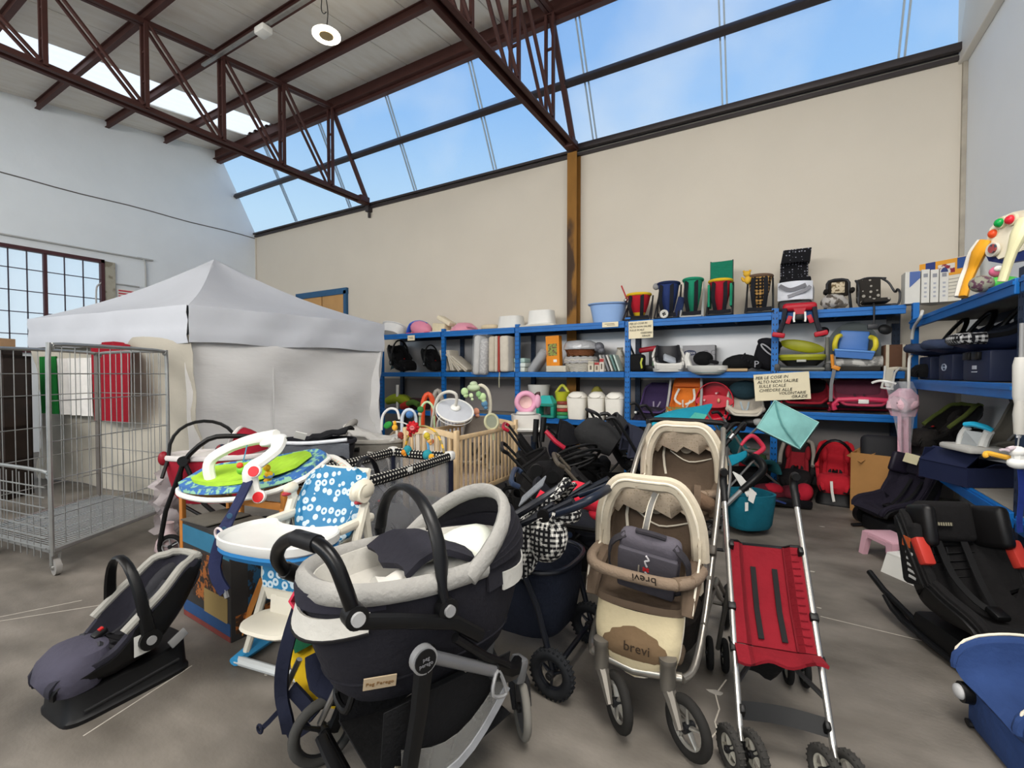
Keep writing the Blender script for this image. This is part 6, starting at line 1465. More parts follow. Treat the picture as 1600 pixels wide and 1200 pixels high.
obj('blue_strap', B().strap([(-.27, -.16, .11), (-.14, -.19, .10), (-.05, -.18, .07)], .02, .004, up=(0, -1, .2)), plast(0x2c3c70), rs2)
gb = thing('child_booster', 'small booster with red top and green back on the floor beside the blue shelf post', 'booster seat', fl(1172, 770) + V((0, .25, 0)), RV2)
obj('red_cushion', B().ell((0, 0, .28), (.16, .13, .09), rot=(0, .3, 0)), cloth(0xa81c28), gb)
obj('green_back', B().ell((.10, .14, .36), (.18, .06, .14)), cloth(0x3c5a34), gb)
obj('dark_base', B().box((0, .04, .11), (.34, .30, .22), bev=.03), plast(0x2a1c20), gb)
# cardboard box with open flaps
cb = thing('cardboard_box', 'tall brown cardboard box with open flaps beside the red infant car seat', 'box', (.95, 6.30, 0), math.radians(-22))
CBM = mt(0xa97c49, .85, var=.10, bump=.1, bs=20)
CW2, CD2, CH2 = .40, .32, .64
for s in (-1, 1):
    obj('side_panel', B().box((s * CW2 / 2, 0, CH2 / 2), (.008, CD2, CH2)), CBM, cb, smooth=False)
    obj('front_panel', B().box((0, s * CD2 / 2, CH2 / 2), (CW2, .008, CH2)), CBM, cb, smooth=False)
obj('bottom_panel', B().box((0, 0, .01), (CW2, CD2, .01)), CBM, cb, smooth=False)
bpy.context.view_layer.update(); iw = cb.matrix_world.inverted()
obj('left_flap', B().sheet([[iw @ pt(1323, 712, 5.2), iw @ pt(1345, 723, 4.95)], [iw @ pt(1362, 688, 5.25), iw @ pt(1385, 697, 4.98)]], .006), CBM, cb, smooth=False)
obj('rear_flap', B().box((0, CD2 / 2 + .04, CH2 + .06), (CW2, .006, .14), (-.5, 0, 0)), CBM, cb, smooth=False)
tag(obj('padded_back_rest', B().box((0, 0, .16), (.34, .16, .34), (-.2, 0, 0), bev=.06, seg=3).tube([(-.1, -.08, .05), (.02, -.1, .03)], .02, 8), plast(0x2c2c30, rough=.7)), 'dark grey seat back poking up out of the cardboard box', 'seat', (.97, 6.33, .50))
# stools
def stool(label, loc, rz, col, w=.30, d=.22, h=.2, sc=1):
    t = thing('step_stool', label, 'stool', loc, rz, sc=sc)
    m = plast(col); obj('top', B().box((0, 0, h - .015), (w, d, .03), bev=.008), m, t)
    for s in (-1, 1):
        for q in (-1, 1):
            obj('leg', B().taper((s * (w / 2 + .0), q * (d / 2 + .0), 0), (.05, .04, h - .01), (1.2, 1.2), off=(-s * .022, -q * .02)), m, t, smooth=False)
        obj('apron', B().prism([(-d / 2, h - .02), (d / 2, h - .02), (d / 2 - .01, h - .09), (d / 2 - .05, h - .055), (-d / 2 + .05, h - .055), (-d / 2 + .01, h - .09)], .01, MAT((s * w / 2, 0, 0), (0, 0, PI / 2))), m, t, smooth=False)
    for q in (-1, 1): obj('apron', B().prism([(-w / 2, h - .02), (w / 2, h - .02), (w / 2 - .01, h - .09), (w / 2 - .06, h - .05), (-w / 2 + .06, h - .05), (-w / 2 + .01, h - .09)], .01, MAT((0, q * d / 2, 0))), m, t, smooth=False)
    return t
stool('small pale pink plastic step stool on the floor at right', (.80, 4.70, 0), math.radians(-62), 0xd7a9b6)
wb = thing('step_stool', 'small white plastic stool half hidden behind the black car seat', 'stool', fl(1418, 908) + V((.02, .08, 0)), math.radians(-50))
obj('top', B().box((0, 0, .15), (.20, .16, .02), bev=.006), WHITEP, wb)
obj('skirt', B().taper((0, 0, 0), (.25, .2, .145), (.8, .8)), WHITEP, wb, smooth=False)
# toddler car seats
def car_seat(label, loc, rz, shell, pad, accent=None, sc=1, head=True, base=True, piping=None, rot=None, quilt=False, low=1.0, spine=None):
    t = thing('toddler_car_seat', label, 'car seat', loc, rz, rot=rot, sc=sc)
    m, c_ = plast(shell, rough=.55), cloth(pad, bs=30)
    if base:
        obj('base', B().box((0, -.02, .07), (.34, .40, .14), bev=.03), m, t)
        for s in (-1, 1): obj('base_rail', B().tube([(s * .17, -.30, .02), (s * .17, .22, .05), (s * .17, .36, .12)], .022, 8, sm=3, flat=.7), m, t)
    H = .66 * low
    sp_ = [(-.27, .20, .18, .02), (-.22, .22, .20, .08), (-.05, .19, .20, .15), (.10, .22, .20, .16), (.19, .38, .21, .15), (.26, H, .20, .10), (.28, H + .05, .16, .02)]
    sp_ = spine or sp_
    obj('shell', scoop([(y + .02, z - .02, w_ + .015, h) for y, z, w_, h in sp_], .03), m, t)
    pd = obj('pad', scoop(sp_, .05), c_, t)
    obj('edge_roll', rim(sp_, .018), c_ if piping is None else cloth(piping), t)
    if quilt:
        for i in range(5): obj('quilt_line', B().tube([(-.13 + .065 * i, .155, .34), (-.13 + .065 * i, .195, .46)], .005, 5).tube([(-.15, .14 + .013 * i, .31 + .035 * i), (.15, .14 + .013 * i, .34 + .035 * i)], .005, 5), m, pd)
    if head:
        hr_ = obj('headrest', B().box((0, .21, H + .03), (.26, .07, .2), (-.25, 0, 0), bev=.03, seg=3), c_, t)
        for s in (-1, 1): obj('head_wing', B().box((s * .155, .14, H + .03), (.06, .18, .2), (-.25, 0, s * .15), bev=.028, seg=3), plast(pad, rough=.45), hr_)
    for s in (-1, 1):
        obj('side_wing', B().box((s * .20, .13, .44), (.05, .16, .30), (-.25, 0, s * .1), bev=.024, seg=3), c_, t)
        if accent: obj('belt_guide', B().box((s * .205, .06, .57 * low), (.055, .05, .13), (-.55, 0, 0), bev=.012), plast(accent), t)
        obj('harness', B().strap([(s * .06, .17, .50), (s * .055, .08, .36), (s * .03, -.02, .28), (0, -.08, .26)], .032, .005, up=(0, -1, .6), sm=3), plast(0x19191b, rough=.8), t)
    obj('buckle', B().box((0, -.09, .26), (.06, .07, .03), (.3, 0, 0), bev=.01), BLACK, t)
    return t
bs = car_seat('large black toddler car seat with red belt guides, on the floor at right', (.93, 3.30, 0), math.radians(24), 0x111113, 0x1b191a, accent=0xb8382e, sc=1.12, quilt=True, low=.84)
obj('worn_lettering', B().box((-.05, .158, .585), (.10, .003, .016), (-.25, 0, 0)), mt(0x9c957c, .8, pat='stripe_x', col2=0x4a463c, ps=90), bs)
obj('orange_mark', B().box((-.232, .13, .50), (.004, .05, .05)), plast(0xb0522c), bs)
for i in range(5): obj('white_mark', B().box((-.232, .11 - .006 * i, .45 - .028 * i), (.004, .045, .012)), plast(0xb9b9b6), bs)
obj('isofix_arm', B().tube([(-.15, .12, .06), (-.17, .38, .14), (-.17, .50, .19)], .016, 8).tube([(.15, .12, .06), (.17, .38, .14)], .016, 8), BLACK, bs)
bl = car_seat('blue toddler car seat with white piping, at the right edge', (1.03, 2.52, 0), math.radians(-80), 0x1c1c20, 0x2b4272, sc=.98, head=False, low=.95, spine=[(-.29, .17, .20, .08), (-.24, .19, .21, .17), (-.14, .18, .22, .21), (.0, .16, .22, .23), (.12, .21, .22, .22), (.22, .40, .21, .16), (.27, .60, .19, .08)])
obj('white_piping', rim([(-.285, .185, .205, .10), (-.24, .2, .215, .185), (-.14, .19, .225, .225), (.0, .17, .225, .245), (.12, .22, .225, .235)], .006, head=False), TRIM, bl)
obj('front_skirt', B().box((0, -.25, .10), (.42, .08, .20), bev=.03).box((0, -.05, .12), (.43, .40, .16), bev=.04), cloth(0x2b4272, bs=30), bl)
obj('recline_knob', B().disc((-.17, -.30, .15), (0, 1, 0), .042, .05, 16), BLACK, bl); obj('knob_cap', B().ell((-.17, -.33, .15), (.036, .02, .03)), plast(0xb4b4b4), bl)
ns = car_seat('navy toddler car seat with pale piping on the floor, left of the right-hand shelving', (.99, 5.55, 0), math.radians(-62), 0x17171c, 0x241f30, sc=1.0, head=True, low=.92)
obj('paper_note', B().box((-.02, .13, .70), (.16, .004, .09), (-.3, .05, 0)), mt(0xcfc6a4, .9), ns)
obj('side_dial', B().disc((-.20, -.17, .12), (1, 0, 0), .09, .06, 20), BLACK, ns); obj('dial_cap', B().ell((-.24, -.17, .12), (.015, .035, .035)), plast(0xc9c9c9), ns)
tag(obj('head_cushion', B().box((0, 0, 0), (.30, .22, .16), (.1, .2, .3), bev=.06, seg=3), mt(0x16283c, .9, bump=.3)), 'dark teal padded cushion at the lower right corner, above the gingham roll', 'cushion', fl(1600, 1150) + V((.06, -.02, .10)))
tag(obj('gingham_roll', B().tube([(-.12, 0, 0), (.02, -.03, .02), (.2, .02, .0)], .065, 12, sm=3), mt(0xe6e0d0, .9, pat='gingham', col2=0x1a1a20, ps=30)), 'black and cream gingham padded roll in the lower right corner', 'cushion roll', fl(1605, 1188) + V((.06, -.02, .065)))
# ================================================================ GOODS ON THE SHELVES
def slot(px0, px1, yt, z, dy=.22):
    # spot on a board of the long row: where the item's foot stands, its width and its height
    Y = YS + dy; a, b_ = onY(px0, 584, Y).x, onY(px1, 584, Y).x
    h = onY((px0 + px1) / 2, yt, Y).z - z
    return V(((a + b_) / 2, Y, z)), b_ - a, h
AL = mt(0xb9b9b7, .3, .8)
# --- top boards, left to right
l, w_, h = slot(588, 637, 490, TOP, .3)
tub('baby_bath', 'white baby bath lying tilted on the top board, leftmost, beside the tent peak', 'baby bath', l + V((0, 0, .03)), 0, .62, .40, .20, 0xe3e2e0, rot=(-.55, .12, 0))
l, w_, h = slot(636, 676, 495, TOP)
d_ = thing('bath_chair', 'pink and blue plastic bath seat on the top board, between white bath and cream foam', 'bath seat', l)
obj('pink_shell', B().ell((.05, 0, .10), (w_ * .40, .14, .16), rot=(0, .25, 0)), plast(0xe58fa8), d_); obj('blue_fin', B().tube([(-w_ * .45, .0, .02), (-w_ * .3, 0, .20), (0, 0, .25), (w_ * .3, 0, .2)], [.06, .07, .05, .03], 10, sm=3, flat=.5), plast(0x2f5fd0), d_)
obj('red_base', B().box((0, 0, .015), (w_ * .85, .2, .03), bev=.01), plast(0xd0506a), d_)
l, w_, h = slot(676, 712, 492, TOP)
d_ = thing('foam_wedge', 'cream foam wedge pair stacked on the top board left of a blue post', 'foam', l)
obj('lower_block', B().box((-.05, 0, .09), (.30, .22, .17), (0, .1, 0), bev=.02), cloth(0xdccfb0), d_); obj('upper_block', B().box((.06, 0, .22), (.34, .2, .08), (0, .5, 0), bev=.02), cloth(0xe4d8bd), d_)
obj('pale_sheet', B().box((.05, -.05, .012), (.5, .25, .02), bev=.006), plast(0xe8e2d8), d_)
l, w_, h = slot(708, 745, 504, TOP)
d_ = thing('potty', 'low pink plastic potty lid on the top board above the cream bumpers', 'potty', l)
obj('dome', B().lathe([(0, h), (w_ * .25, h * .9), (w_ * .42, h * .45), (w_ * .5, .02), (w_ * .5, 0), (0, 0)], 24), plast(0xe39aac), d_); obj('handle', B().tube([(w_ * .2, -.12, .05), (w_ * .45, -.2, .07), (w_ * .6, -.1, .04)], .02, 8, sm=3), plast(0xdc8fa2), d_)
l, w_, h = slot(752, 780, 508, TOP)
tag(obj('foam_ring', B().tube([(.13 * math.cos(2 * PI * i / 20), .10 * math.sin(2 * PI * i / 20), .05) for i in range(20)], .045, 10, closed=True), cloth(0xd9c7a8)), 'small beige foam ring cushion on the top board left of the white basins', 'cushion', l)
l, w_, h = slot(779, 820, 495, TOP)
tub('basin', 'white upturned basin with sloping side on the top board, left of the taller white tub', 'basin', l, 0, w_, .42, h, 0xdeddd8, flip=True, pw=3)
l, w_, h = slot(820, 874, 486, TOP)
tub('basin', 'taller white upturned tub on a cream rim, top board left of the ochre column', 'basin', l + V((0, 0, .03)), 0, w_ * .8, .4, h - .03, 0xe6e5e0, flip=True, pw=3.4)
tag(obj('toilet_trainer', B().box((0, 0, .0145), (w_, .42, .028), bev=.012), plast(0xd6d0bf)), 'flat cream plastic board under the taller white upturned tub', 'board', l + V((0, 0, .0)))
l, w_, h = slot(919, 982, 475, TOP, .26)
tub('baby_bath', 'pale blue plastic baby bath on the top board right of the ochre column', 'baby bath', l, .15, .62, .44, h, 0x8fb0df, pw=2.4, foot=.72)
# child carriers with metal frames
def child_carrier(label, px0, px1, yt, col, rimc, col2=None, fr=AL, shade=None, lean=0, dy=.16, pattern=None, rz=0, extra=None):
    l, w_, h = slot(px0, px1, yt, TOP, dy)
    t = thing('child_carrier', label, 'carrier', l, rz)
    m = pattern or cloth(col); a = w_ * .36
    secs = [(h * .10, lean, .03, a * .28, .05), (h * .28, lean, .02, a * .52, .09), (h * .6, lean * .6, 0, a * .82, .13), (h * .93, 0, 0, a, .15)]
    b_ = obj('pouch', B().oval(secs + [(h * .93, 0, 0, a * .85, .13), (h * .4, lean, 0, a * .6, .08)], 24, pw=2.6), m, t)
    obj('rim_pad', B().tube([(a * 1.0 * math.cos(2 * PI * i / 24), .15 * math.sin(2 * PI * i / 24), h * .95) for i in range(24)], .022, 8, closed=True), cloth(rimc), t)
    if col2 is not None: obj('lower_panel', B().oval([(h * .09, lean, .02, a * .27, .055), (h * .3, lean, .006, a * .56, .098)], 24, pw=2.6), cloth(col2), t)
    for s in (-1, 1):
        obj('frame_tube', B().tube([(s * a * 1.05, .14, h * .95), (s * a * 1.1, .05, h * .5), (s * a * 1.1, -.02, .01)], .012, 8), fr, t)
        obj('stand_leg', B().tube([(s * a * 1.05, .10, h * .75), (s * a * 1.15, -.17, .012)], .011, 8), fr, t)
        obj('shoulder_strap', B().strap([(s * a * .5, -.13, h * .9), (s * a * .55, -.18, h * .5), (s * a * .4, -.1, h * .16)], .05, .012, up=(0, -1, 0), sm=3), cloth(0x22242c), t)
    obj('foot_bar', B().tube([(-a * 1.12, -.17, .012), (a * 1.12, -.17, .012)], .011, 8).tube([(-a * 1.1, .0, .012), (a * 1.1, 0, .012)], .011, 8), fr, t)
    obj('hip_belt', B().strap([(-a * 1.0, -.1, h * .12), (0, -.15, h * .10), (a * 1.0, -.1, h * .12)], .05, .012, up=(0, -1, 0), sm=3), cloth(0x24262e), t)
    return t, l, w_, h, a
DF = mt(0x35363a, .45, .3)
t, l, w_, h, a = child_carrier('small red child carrier with yellow rim and yellow base, left of the blue carrier', 974, 1022, 459, 0xb31c2c, 0xe0b826, 0xe0b826, fr=DF)
obj('red_stick', B().tube([(-w_ * .38, 0, h * .8), (-w_ * .58, 0, h * 1.35)], .012, 8), plast(0xb03030), t)
obj('silver_joint', B().ell((-w_ * .40, -.05, h * .78), (.03, .03, .03)), STEEL, t)
t, l, w_, h, a = child_carrier('navy blue child carrier with dark stand and white wheel beside the green one', 1022, 1066, 441, 0x27386c, 0x1d2a50, fr=DF)
wheel(t, (-.02, -.2, .062), (.1, 1, 0), .062, .03, WHITEP, 4, tyre=mt(0xd2d0c8, .6)); obj('grey_hub', B().ell((-w_ * .42, -.04, h * .9), (.05, .04, .05)), GREYP, t)
obj('navy_flap', B().box((w_ * .42, -.1, .15), (.10, .03, .3), (0, .25, 0), bev=.01), cloth(0x1f2c52), t)
child_carrier('plain green child carrier with white bent frame tubes, left of the red and green one', 1062, 1102, 435, 0x1f8a68, 0x1f8a68, fr=mt(0xc9cac8, .4, .4))
t, l, w_, h, a = child_carrier('red child carrier with yellow rim and a square green sunshade above', 1101, 1149, 437, 0xa8182c, 0xe0b826, fr=DF)
obj('sunshade', B().sheet([[(-a * 1.0 + 2.0 * a * j / 4, .10 + .01 * math.sin(j), h * .98 + .28 * i / 3) for j in range(5)] for i in range(4)], .012), cloth(0x17745a), t)
for s in (-1, 1): obj('side_gusset', B().box((s * a * .98, -.02, h * .55), (.03, .2, h * .6), bev=.01), cloth(0x1f8a68), t)
for s in (-1, 1): obj('sunshade_rod', B().tube([(s * a * 1.0, .11, h * .9), (s * a * 1.0, .11, h * .98 + .29)], .009, 6), DF, t)
child_carrier('brown and black gingham child carrier with dark tube frame, right of the red carrier', 1160, 1212, 430, 0xd8b070, 0x6a5444, fr=DF, pattern=mt(0xd9a860, .9, pat='gingham', col2=0x1e1a1c, ps=24, bump=.3))
l, w_, h = slot(1160, 1176, 426, TOP, .02)
tb_ = thing('plush_toy', 'small yellow plush toy hanging on the gingham carrier frame', 'plush', onY(1167, 434, YS + .05))
obj('head', B().ell((0, 0, .05), (.045, .04, .04)), cloth(0xd9ac3c), tb_); obj('body', B().ell((.01, 0, -.03), (.04, .035, .055)), cloth(0xd9ac3c), tb_)
for s in (-1, 1): obj('limb', B().ell((s * .045, 0, -.02), (.02, .02, .04), rot=(0, s * .5, 0)), cloth(0xd2a436), tb_)
for s in (-1, 1): obj('ear', B().ell((s * .035, 0, .085), (.016, .012, .016)), cloth(0xd2a436), tb_)
# black polka hood seat, white and grey shell, red folding booster
l, w_, h = slot(1213, 1268, 392, TOP, .25)
hs = thing('hooded_chair', 'tall black polka-dot hood with white and grey seat shell, above the red folding frame', 'baby seat', l)
POL = mt(0x15151c, .9, pat='dots', col2=0x8a8a96, ps=30, var=.05)
obj('hood_top', B().taper((-.0, .02, h * .80), (w_ * .82, .20, h * .20), (.96, .9), off=(.02, -.02)), POL, hs, smooth=False)
obj('hood_back', B().box((-.01, .06, h * .66), (w_ * .80, .06, h * .36), bev=.02), POL, hs)
obj('hood_roll', B().tube([(-w_ * .42, -.02, h * .51), (0, -.06, h * .50), (w_ * .42, -.02, h * .53)], .035, 10, sm=3), cloth(0x17171f), hs)
obj('white_shell', B().sheet([[(-w_ * .48 + w_ * .96 * j / 8, -.05 - .08 * math.sin(PI * j / 8), h * (.20 + .29 * i / 5)) for j in range(9)] for i in range(6)], .02), cloth(0xdfe2ea), hs)
obj('grey_stripe', B().strap([(-w_ * .44, -.10, h * .44), (-.05, -.155, h * .35), (w_ * .3, -.13, h * .42)], .05, .006, up=(0, -1, 0), sm=4), cloth(0x77787e), hs)
obj('grey_stripe', B().strap([(-w_ * .2, -.15, h * .25), (.1, -.155, h * .33), (w_ * .42, -.10, h * .40)], .04, .006, up=(0, -1, 0), sm=4), cloth(0x8d8e94), hs)
obj('dark_base', B().box((0, .05, h * .10), (w_ * .95, .3, h * .2), bev=.03), plast(0x232328), hs)
obj('hoop', B().tube([(w_ * .5, 0, h * .12), (w_ * .52, 0, h * .38), (w_ * .4, 0, h * .49)], .01, 8, sm=4), GREYP, hs)
rbz = thing('folding_booster', 'red and dark grey folding booster frame draped over the front of the top beam', 'booster seat', onY(1249, 500, YS - .08) + V((0, -.02, 0)))
RP = plast(0xb3182a)
obj('top_bar', B().box((0, .02, .16), (.36, .10, .10), bev=.04, seg=3), RP, rbz)
for s in (-1, 1):
    obj('side_arm', B().tube([(s * .15, 0, .14), (s * .17, -.02, -.02), (s * .21, -.03, -.15)], [.05, .045, .05], 8, flat=.6), plast(0x34343c), rbz)
    obj('red_foot', B().box((s * .22, -.03, -.18), (.14, .09, .06), (0, -s * .2, 0), bev=.015), RP, rbz)
    obj('red_clip', B().box((s * .11, -.05, .0), (.05, .02, .10), (0, -s * .35, 0), bev=.006), RP, rbz)
    obj('strap', B().strap([(s * .055, -.06, .09), (s * .06, -.06, .0), (s * .055, -.06, -.03)], .02, .004, up=(0, -1, 0)), WHITEP, rbz)
obj('centre_stem', B().taper((0, 0, .04), (.08, .06, .1), (1.6, 1)), RP, rbz, smooth=False)
obj('dark_buckle', B().box((0, -.05, .03), (.09, .03, .07), bev=.01), BLACK, rbz)
# framed hook-on seat with clear bag, leaf-pattern chair
l, w_, h = slot(1284, 1332, 436, TOP, .28)
hk = thing('hook_on_chair', 'hook-on baby seat with cream patterned back panel in dark frame, top board', 'baby seat', l)
obj('frame', B().tube([(-w_ * .42, 0, .02), (-w_ * .36, .02, h * .6), (-w_ * .30, .04, h * .96), (w_ * .30, .04, h * .96), (w_ * .36, .02, h * .6), (w_ * .42, 0, .02)], .016, 8, sm=3), DF, hk)
obj('dark_back', B().box((0, .05, h * .72), (w_ * .68, .03, h * .5), bev=.03), cloth(0x2c2620), hk)
obj('cream_panel', B().box((0, .03, h * .74), (w_ * .44, .02, h * .34), bev=.008), mt(0xcdbfa4, .8, pat='blot', col2=0x6e5c40, ps=22), hk)
for s in (-1, 1): obj('arm_pad', B().box((s * w_ * .42, -.06, h * .60), (.05, .14, .06), bev=.02), cloth(0x241f1c), hk)
l2, w2, h2 = slot(1282, 1322, 458, TOP, .08)
tag(obj('plastic_bag', B().tube([(-w2 * .45, 0, .05), (-.05, -.02, .10), (w2 * .2, 0, .09), (w2 * .5, 0, .04)], [.04, .09, .085, .03], 12, sm=3), mt(0xc4c0bb, .25, bump=1, bs=24, alpha=.75, pat='blot', col2=0x5e554c, ps=12)), 'crumpled clear plastic bag with pale contents in front of the hook-on seat', 'plastic bag', l2)
l, w_, h = slot(1336, 1399, 431, TOP, .15)
lf = thing('hook_on_chair', 'hook-on chair in dark fabric with pale leaf print and bent tube arms, top board', 'baby seat', l)
LEAF = mt(0x37332f, .9, pat='dots', col2=0xa49f96, ps=15, var=.05)
obj('back_fabric', B().box((-.07, .05, h * .56), (w_ * .62, .05, h * .78), (-.08, 0, 0), bev=.02), LEAF, lf)
obj('seat_fabric', B().box((-.02, -.08, h * .18), (w_ * .66, .26, .05), bev=.02), LEAF, lf)
for s in (-1, 1): obj('bent_arm', B().tube([(s * w_ * .33 - .07, .04, h * .92), (s * w_ * .38 - .03, .0, h * .75), (s * w_ * .44, -.03, h * .45), (s * w_ * .47, -.1, h * .5), (s * w_ * .5, -.16, h * .35), (s * w_ * .47, -.16, h * .05), (s * w_ * .30, -.14, .012)], .012, 8, sm=4), DF, lf)
obj('top_tube', B().tube([(-w_ * .40, .05, h * .92), (-.07, .06, h * .98), (w_ * .26, .05, h * .92)], .012, 8, sm=3), DF, lf)
obj('clamp_bar', B().tube([(-w_ * .3, -.14, .014), (w_ * .42, -.14, .014)], .012, 8), DF, lf)
obj('hanging_clamp', B().tube([(-.05, -.19, .03), (-.05, -.23, .0), (-.05, -.235, -.22)], .010, 8), DF, lf); obj('clamp_pad', B().box((-.06, -.235, -.24), (.10, .03, .06), bev=.008), DF, lf)
# boxes in the corner
l, w_, h = slot(1409, 1436, 424, TOP, .34)
k = 0
for px0, px1, yt, lab in ((1408, 1432, 427, 'white boxed kit with a blue triangle corner, leftmost of the slim white boxes'), (1433, 1446, 424, 'slim white box second from left on the top board at the corner'), (1447, 1460, 424, 'slim white box third from left on the top board at the corner'), (1461, 1475, 423, 'slim white box with blue cap mark beside the orange and navy box')):
    l, w_, h = slot(px0, px1, yt, TOP, .03)
    bx = thing('slim_box', lab, 'box', l, group='slim white boxes in the corner')
    obj('carton_body', B().box((0, 0, h / 2), (w_ * .97, .20, h), bev=.003), plast(0xd3d2cc, rough=.6), bx, smooth=False)
    if px0 == 1408: obj('blue_corner', B().prism([(-w_ * .2, h * .99), (w_ * .47, h * .99), (w_ * .47, h * .78), (-w_ * .2, h * .5)], .003, MAT((0, -.1015, 0))), plast(0x4a64a0), bx, smooth=False)
    else:
        obj('grey_mark', B().box((0, -.1012, h * .82), (w_ * .5, .003, .04)), plast(0x8b8d94), bx, smooth=False)
        for q in range(4): obj('small_mark', B().box((0, -.1012, h * (.58 - .13 * q)), (w_ * .3, .003, .02)), plast(0xa5a8b2), bx, smooth=False)
        if px0 == 1461: obj('blue_cap', B().prism([(-w_ * .4, h * .9)] + [(w_ * .4 * -math.cos(PI * i / 8), h * .9 + .05 * math.sin(PI * i / 8)) for i in range(1, 8)] + [(w_ * .4, h * .9)], .003, MAT((0, -.1018, 0))), plast(0x2c3c70), bx, smooth=False)
ob = thing('toy_box', 'large orange, navy and white toy carton on the top boards in the corner', 'box', (1.61, 6.80, 2.281), math.radians(-40))
H_ = .46
obj('carton_body', B().box((0, 0, H_ / 2), (.44, .20, H_), bev=.003), plast(0xd9d4c6, rough=.6), ob, smooth=False)
fp = obj('top_print', B().box((0, -.101, H_ * .80), (.438, .004, H_ * .38)), plast(0xdf9c34, rough=.6), ob, smooth=False)
obj('navy_block', B().box((-.115, -.1035, H_ * .80), (.09, .004, H_ * .38)), plast(0x2f3f7c, rough=.6), fp, smooth=False); obj('navy_block', B().box((.175, -.1035, H_ * .86), (.10, .004, H_ * .25)), plast(0x2f4f8c, rough=.6), fp, smooth=False)
obj('toy_picture', B().box((.03, -.1035, H_ * .78), (.15, .004, .1)), mt(0xd6cfc4, .6, pat='blot', col2=0x8a2c3c, ps=24), fp, smooth=False)
sp = obj('side_print', B().box((-.221, 0, H_ * .80), (.004, .198, H_ * .38)), plast(0xdf9c34, rough=.6), ob, smooth=False)
for q in range(6): obj('text_line', B().box((.04, -.1015, H_ * (.52 - .08 * q)), (.30, .003, .008)), plast(0xa09c94), ob, smooth=False)
# activity gym on the right hand top board
ag = thing('activity_table', 'white activity toy panel with red, green and orange buttons and yellow legs, upper right', 'toy', (0, 0, 0))
d0 = 3.15
A2 = lambda x, y, d=d0: pt(x, y, d)
pn = [A2(x, y, d) for x, y, d in ((1540, 385, 3.45), (1546, 358, 3.4), (1562, 340, 3.35), (1584, 331, 3.25), (1612, 326, 3.1), (1640, 330, 3.0), (1650, 372, 2.95), (1560, 405, 3.3))]
cen = sum(pn, V()) / len(pn)
nrm = (pn[0] - pn[4]).cross(pn[2] - pn[6]).normalized()
if nrm.dot(cen - EYE) > 0: nrm = -nrm
ring0 = [p for p in pn]; ring1 = [p - nrm * .05 for p in pn]
obj('panel', B().loft([ring1, ring0]), plast(0xe9e2cc), ag)
bp2 = obj('blue_panel', B().loft([[A2(*q) - nrm * .02 for q in ((1543, 390, 3.42), (1562, 376, 3.35), (1605, 372, 3.15), (1640, 378, 3.0), (1640, 400, 3.0), (1575, 412, 3.3), (1552, 408, 3.4))], [A2(*q) + nrm * .03 for q in ((1543, 390, 3.42), (1562, 376, 3.35), (1605, 372, 3.15), (1640, 378, 3.0), (1640, 400, 3.0), (1575, 412, 3.3), (1552, 408, 3.4))]]), plast(0x24377a), ag)
obj('dial', B().disc(A2(1561, 390, 3.32) + nrm * .04, nrm, .05, .02, 20), plast(0xd8d4c8), bp2); obj('dial_picture', B().disc(A2(1564, 388, 3.30) + nrm * .055, nrm, .032, .008, 16), mt(0xa84a4a, .6, pat='blot', col2=0x3a4a5a, ps=40), bp2)
for x, y, d, m_ in ((1567, 348, 3.30, 0x12a04a), (1584, 343, 3.22, 0xd42a38), (1557, 365, 3.36, 0xe2522a)):
    bt_ = obj('button_ring', B().disc(A2(x, y, d) + nrm * .01, nrm, .04, .02, 20), plast(0xd8cdb0), ag); obj('button', B().ell(A2(x, y, d) + nrm * .02, (.032, .032, .032)), plast(m_, rough=.2), bt_)
obj('orange_leg', B().tube([A2(1540, 376, 3.42), A2(1530, 395, 3.45), A2(1520, 420, 3.5), A2(1512, 440, 3.5), A2(1505, 464, 3.5)], [.05, .065, .045, .04, .04], 10, sm=3, flat=.7), plast(0xe9a428), ag)
obj('white_leg', B().tube([A2(1534, 376, 3.47), A2(1522, 395, 3.52), A2(1512, 420, 3.56), A2(1504, 440, 3.56), A2(1498, 464, 3.56)], [.035, .045, .035, .035, .035], 10, sm=3, flat=.7), plast(0xe8e4da), ag)
obj('yellow_leg', B().tube([A2(1601, 345, 3.0), A2(1592, 368, 3.0), A2(1582, 392, 3.02), A2(1573, 418, 3.05), A2(1566, 440, 3.07)], [.05, .055, .035, .032, .032], 10, sm=3, flat=.8), plast(0xe6e0b4), ag)
gt = thing('plush_rattle', 'green and pink plush rattle toy lying under the activity panel', 'toy', A2(1552, 440, 3.2))
obj('green_body', B().ell((.05, .02, -.01), (.10, .05, .045)), plast(0x58c858), gt); obj('mottled_ball', B().ell((-.06, 0, -.01), (.07, .055, .06)), mt(0x8a8a7a, .6, pat='blot', col2=0x5a3a4a, ps=34), gt); obj('pink_head', B().ell((.03, .02, .07), (.05, .04, .04)), plast(0xd46a8a), gt); obj('eye_spot', B().ell((.02, -.02, .085), (.025, .015, .02)), WHITEP, gt)
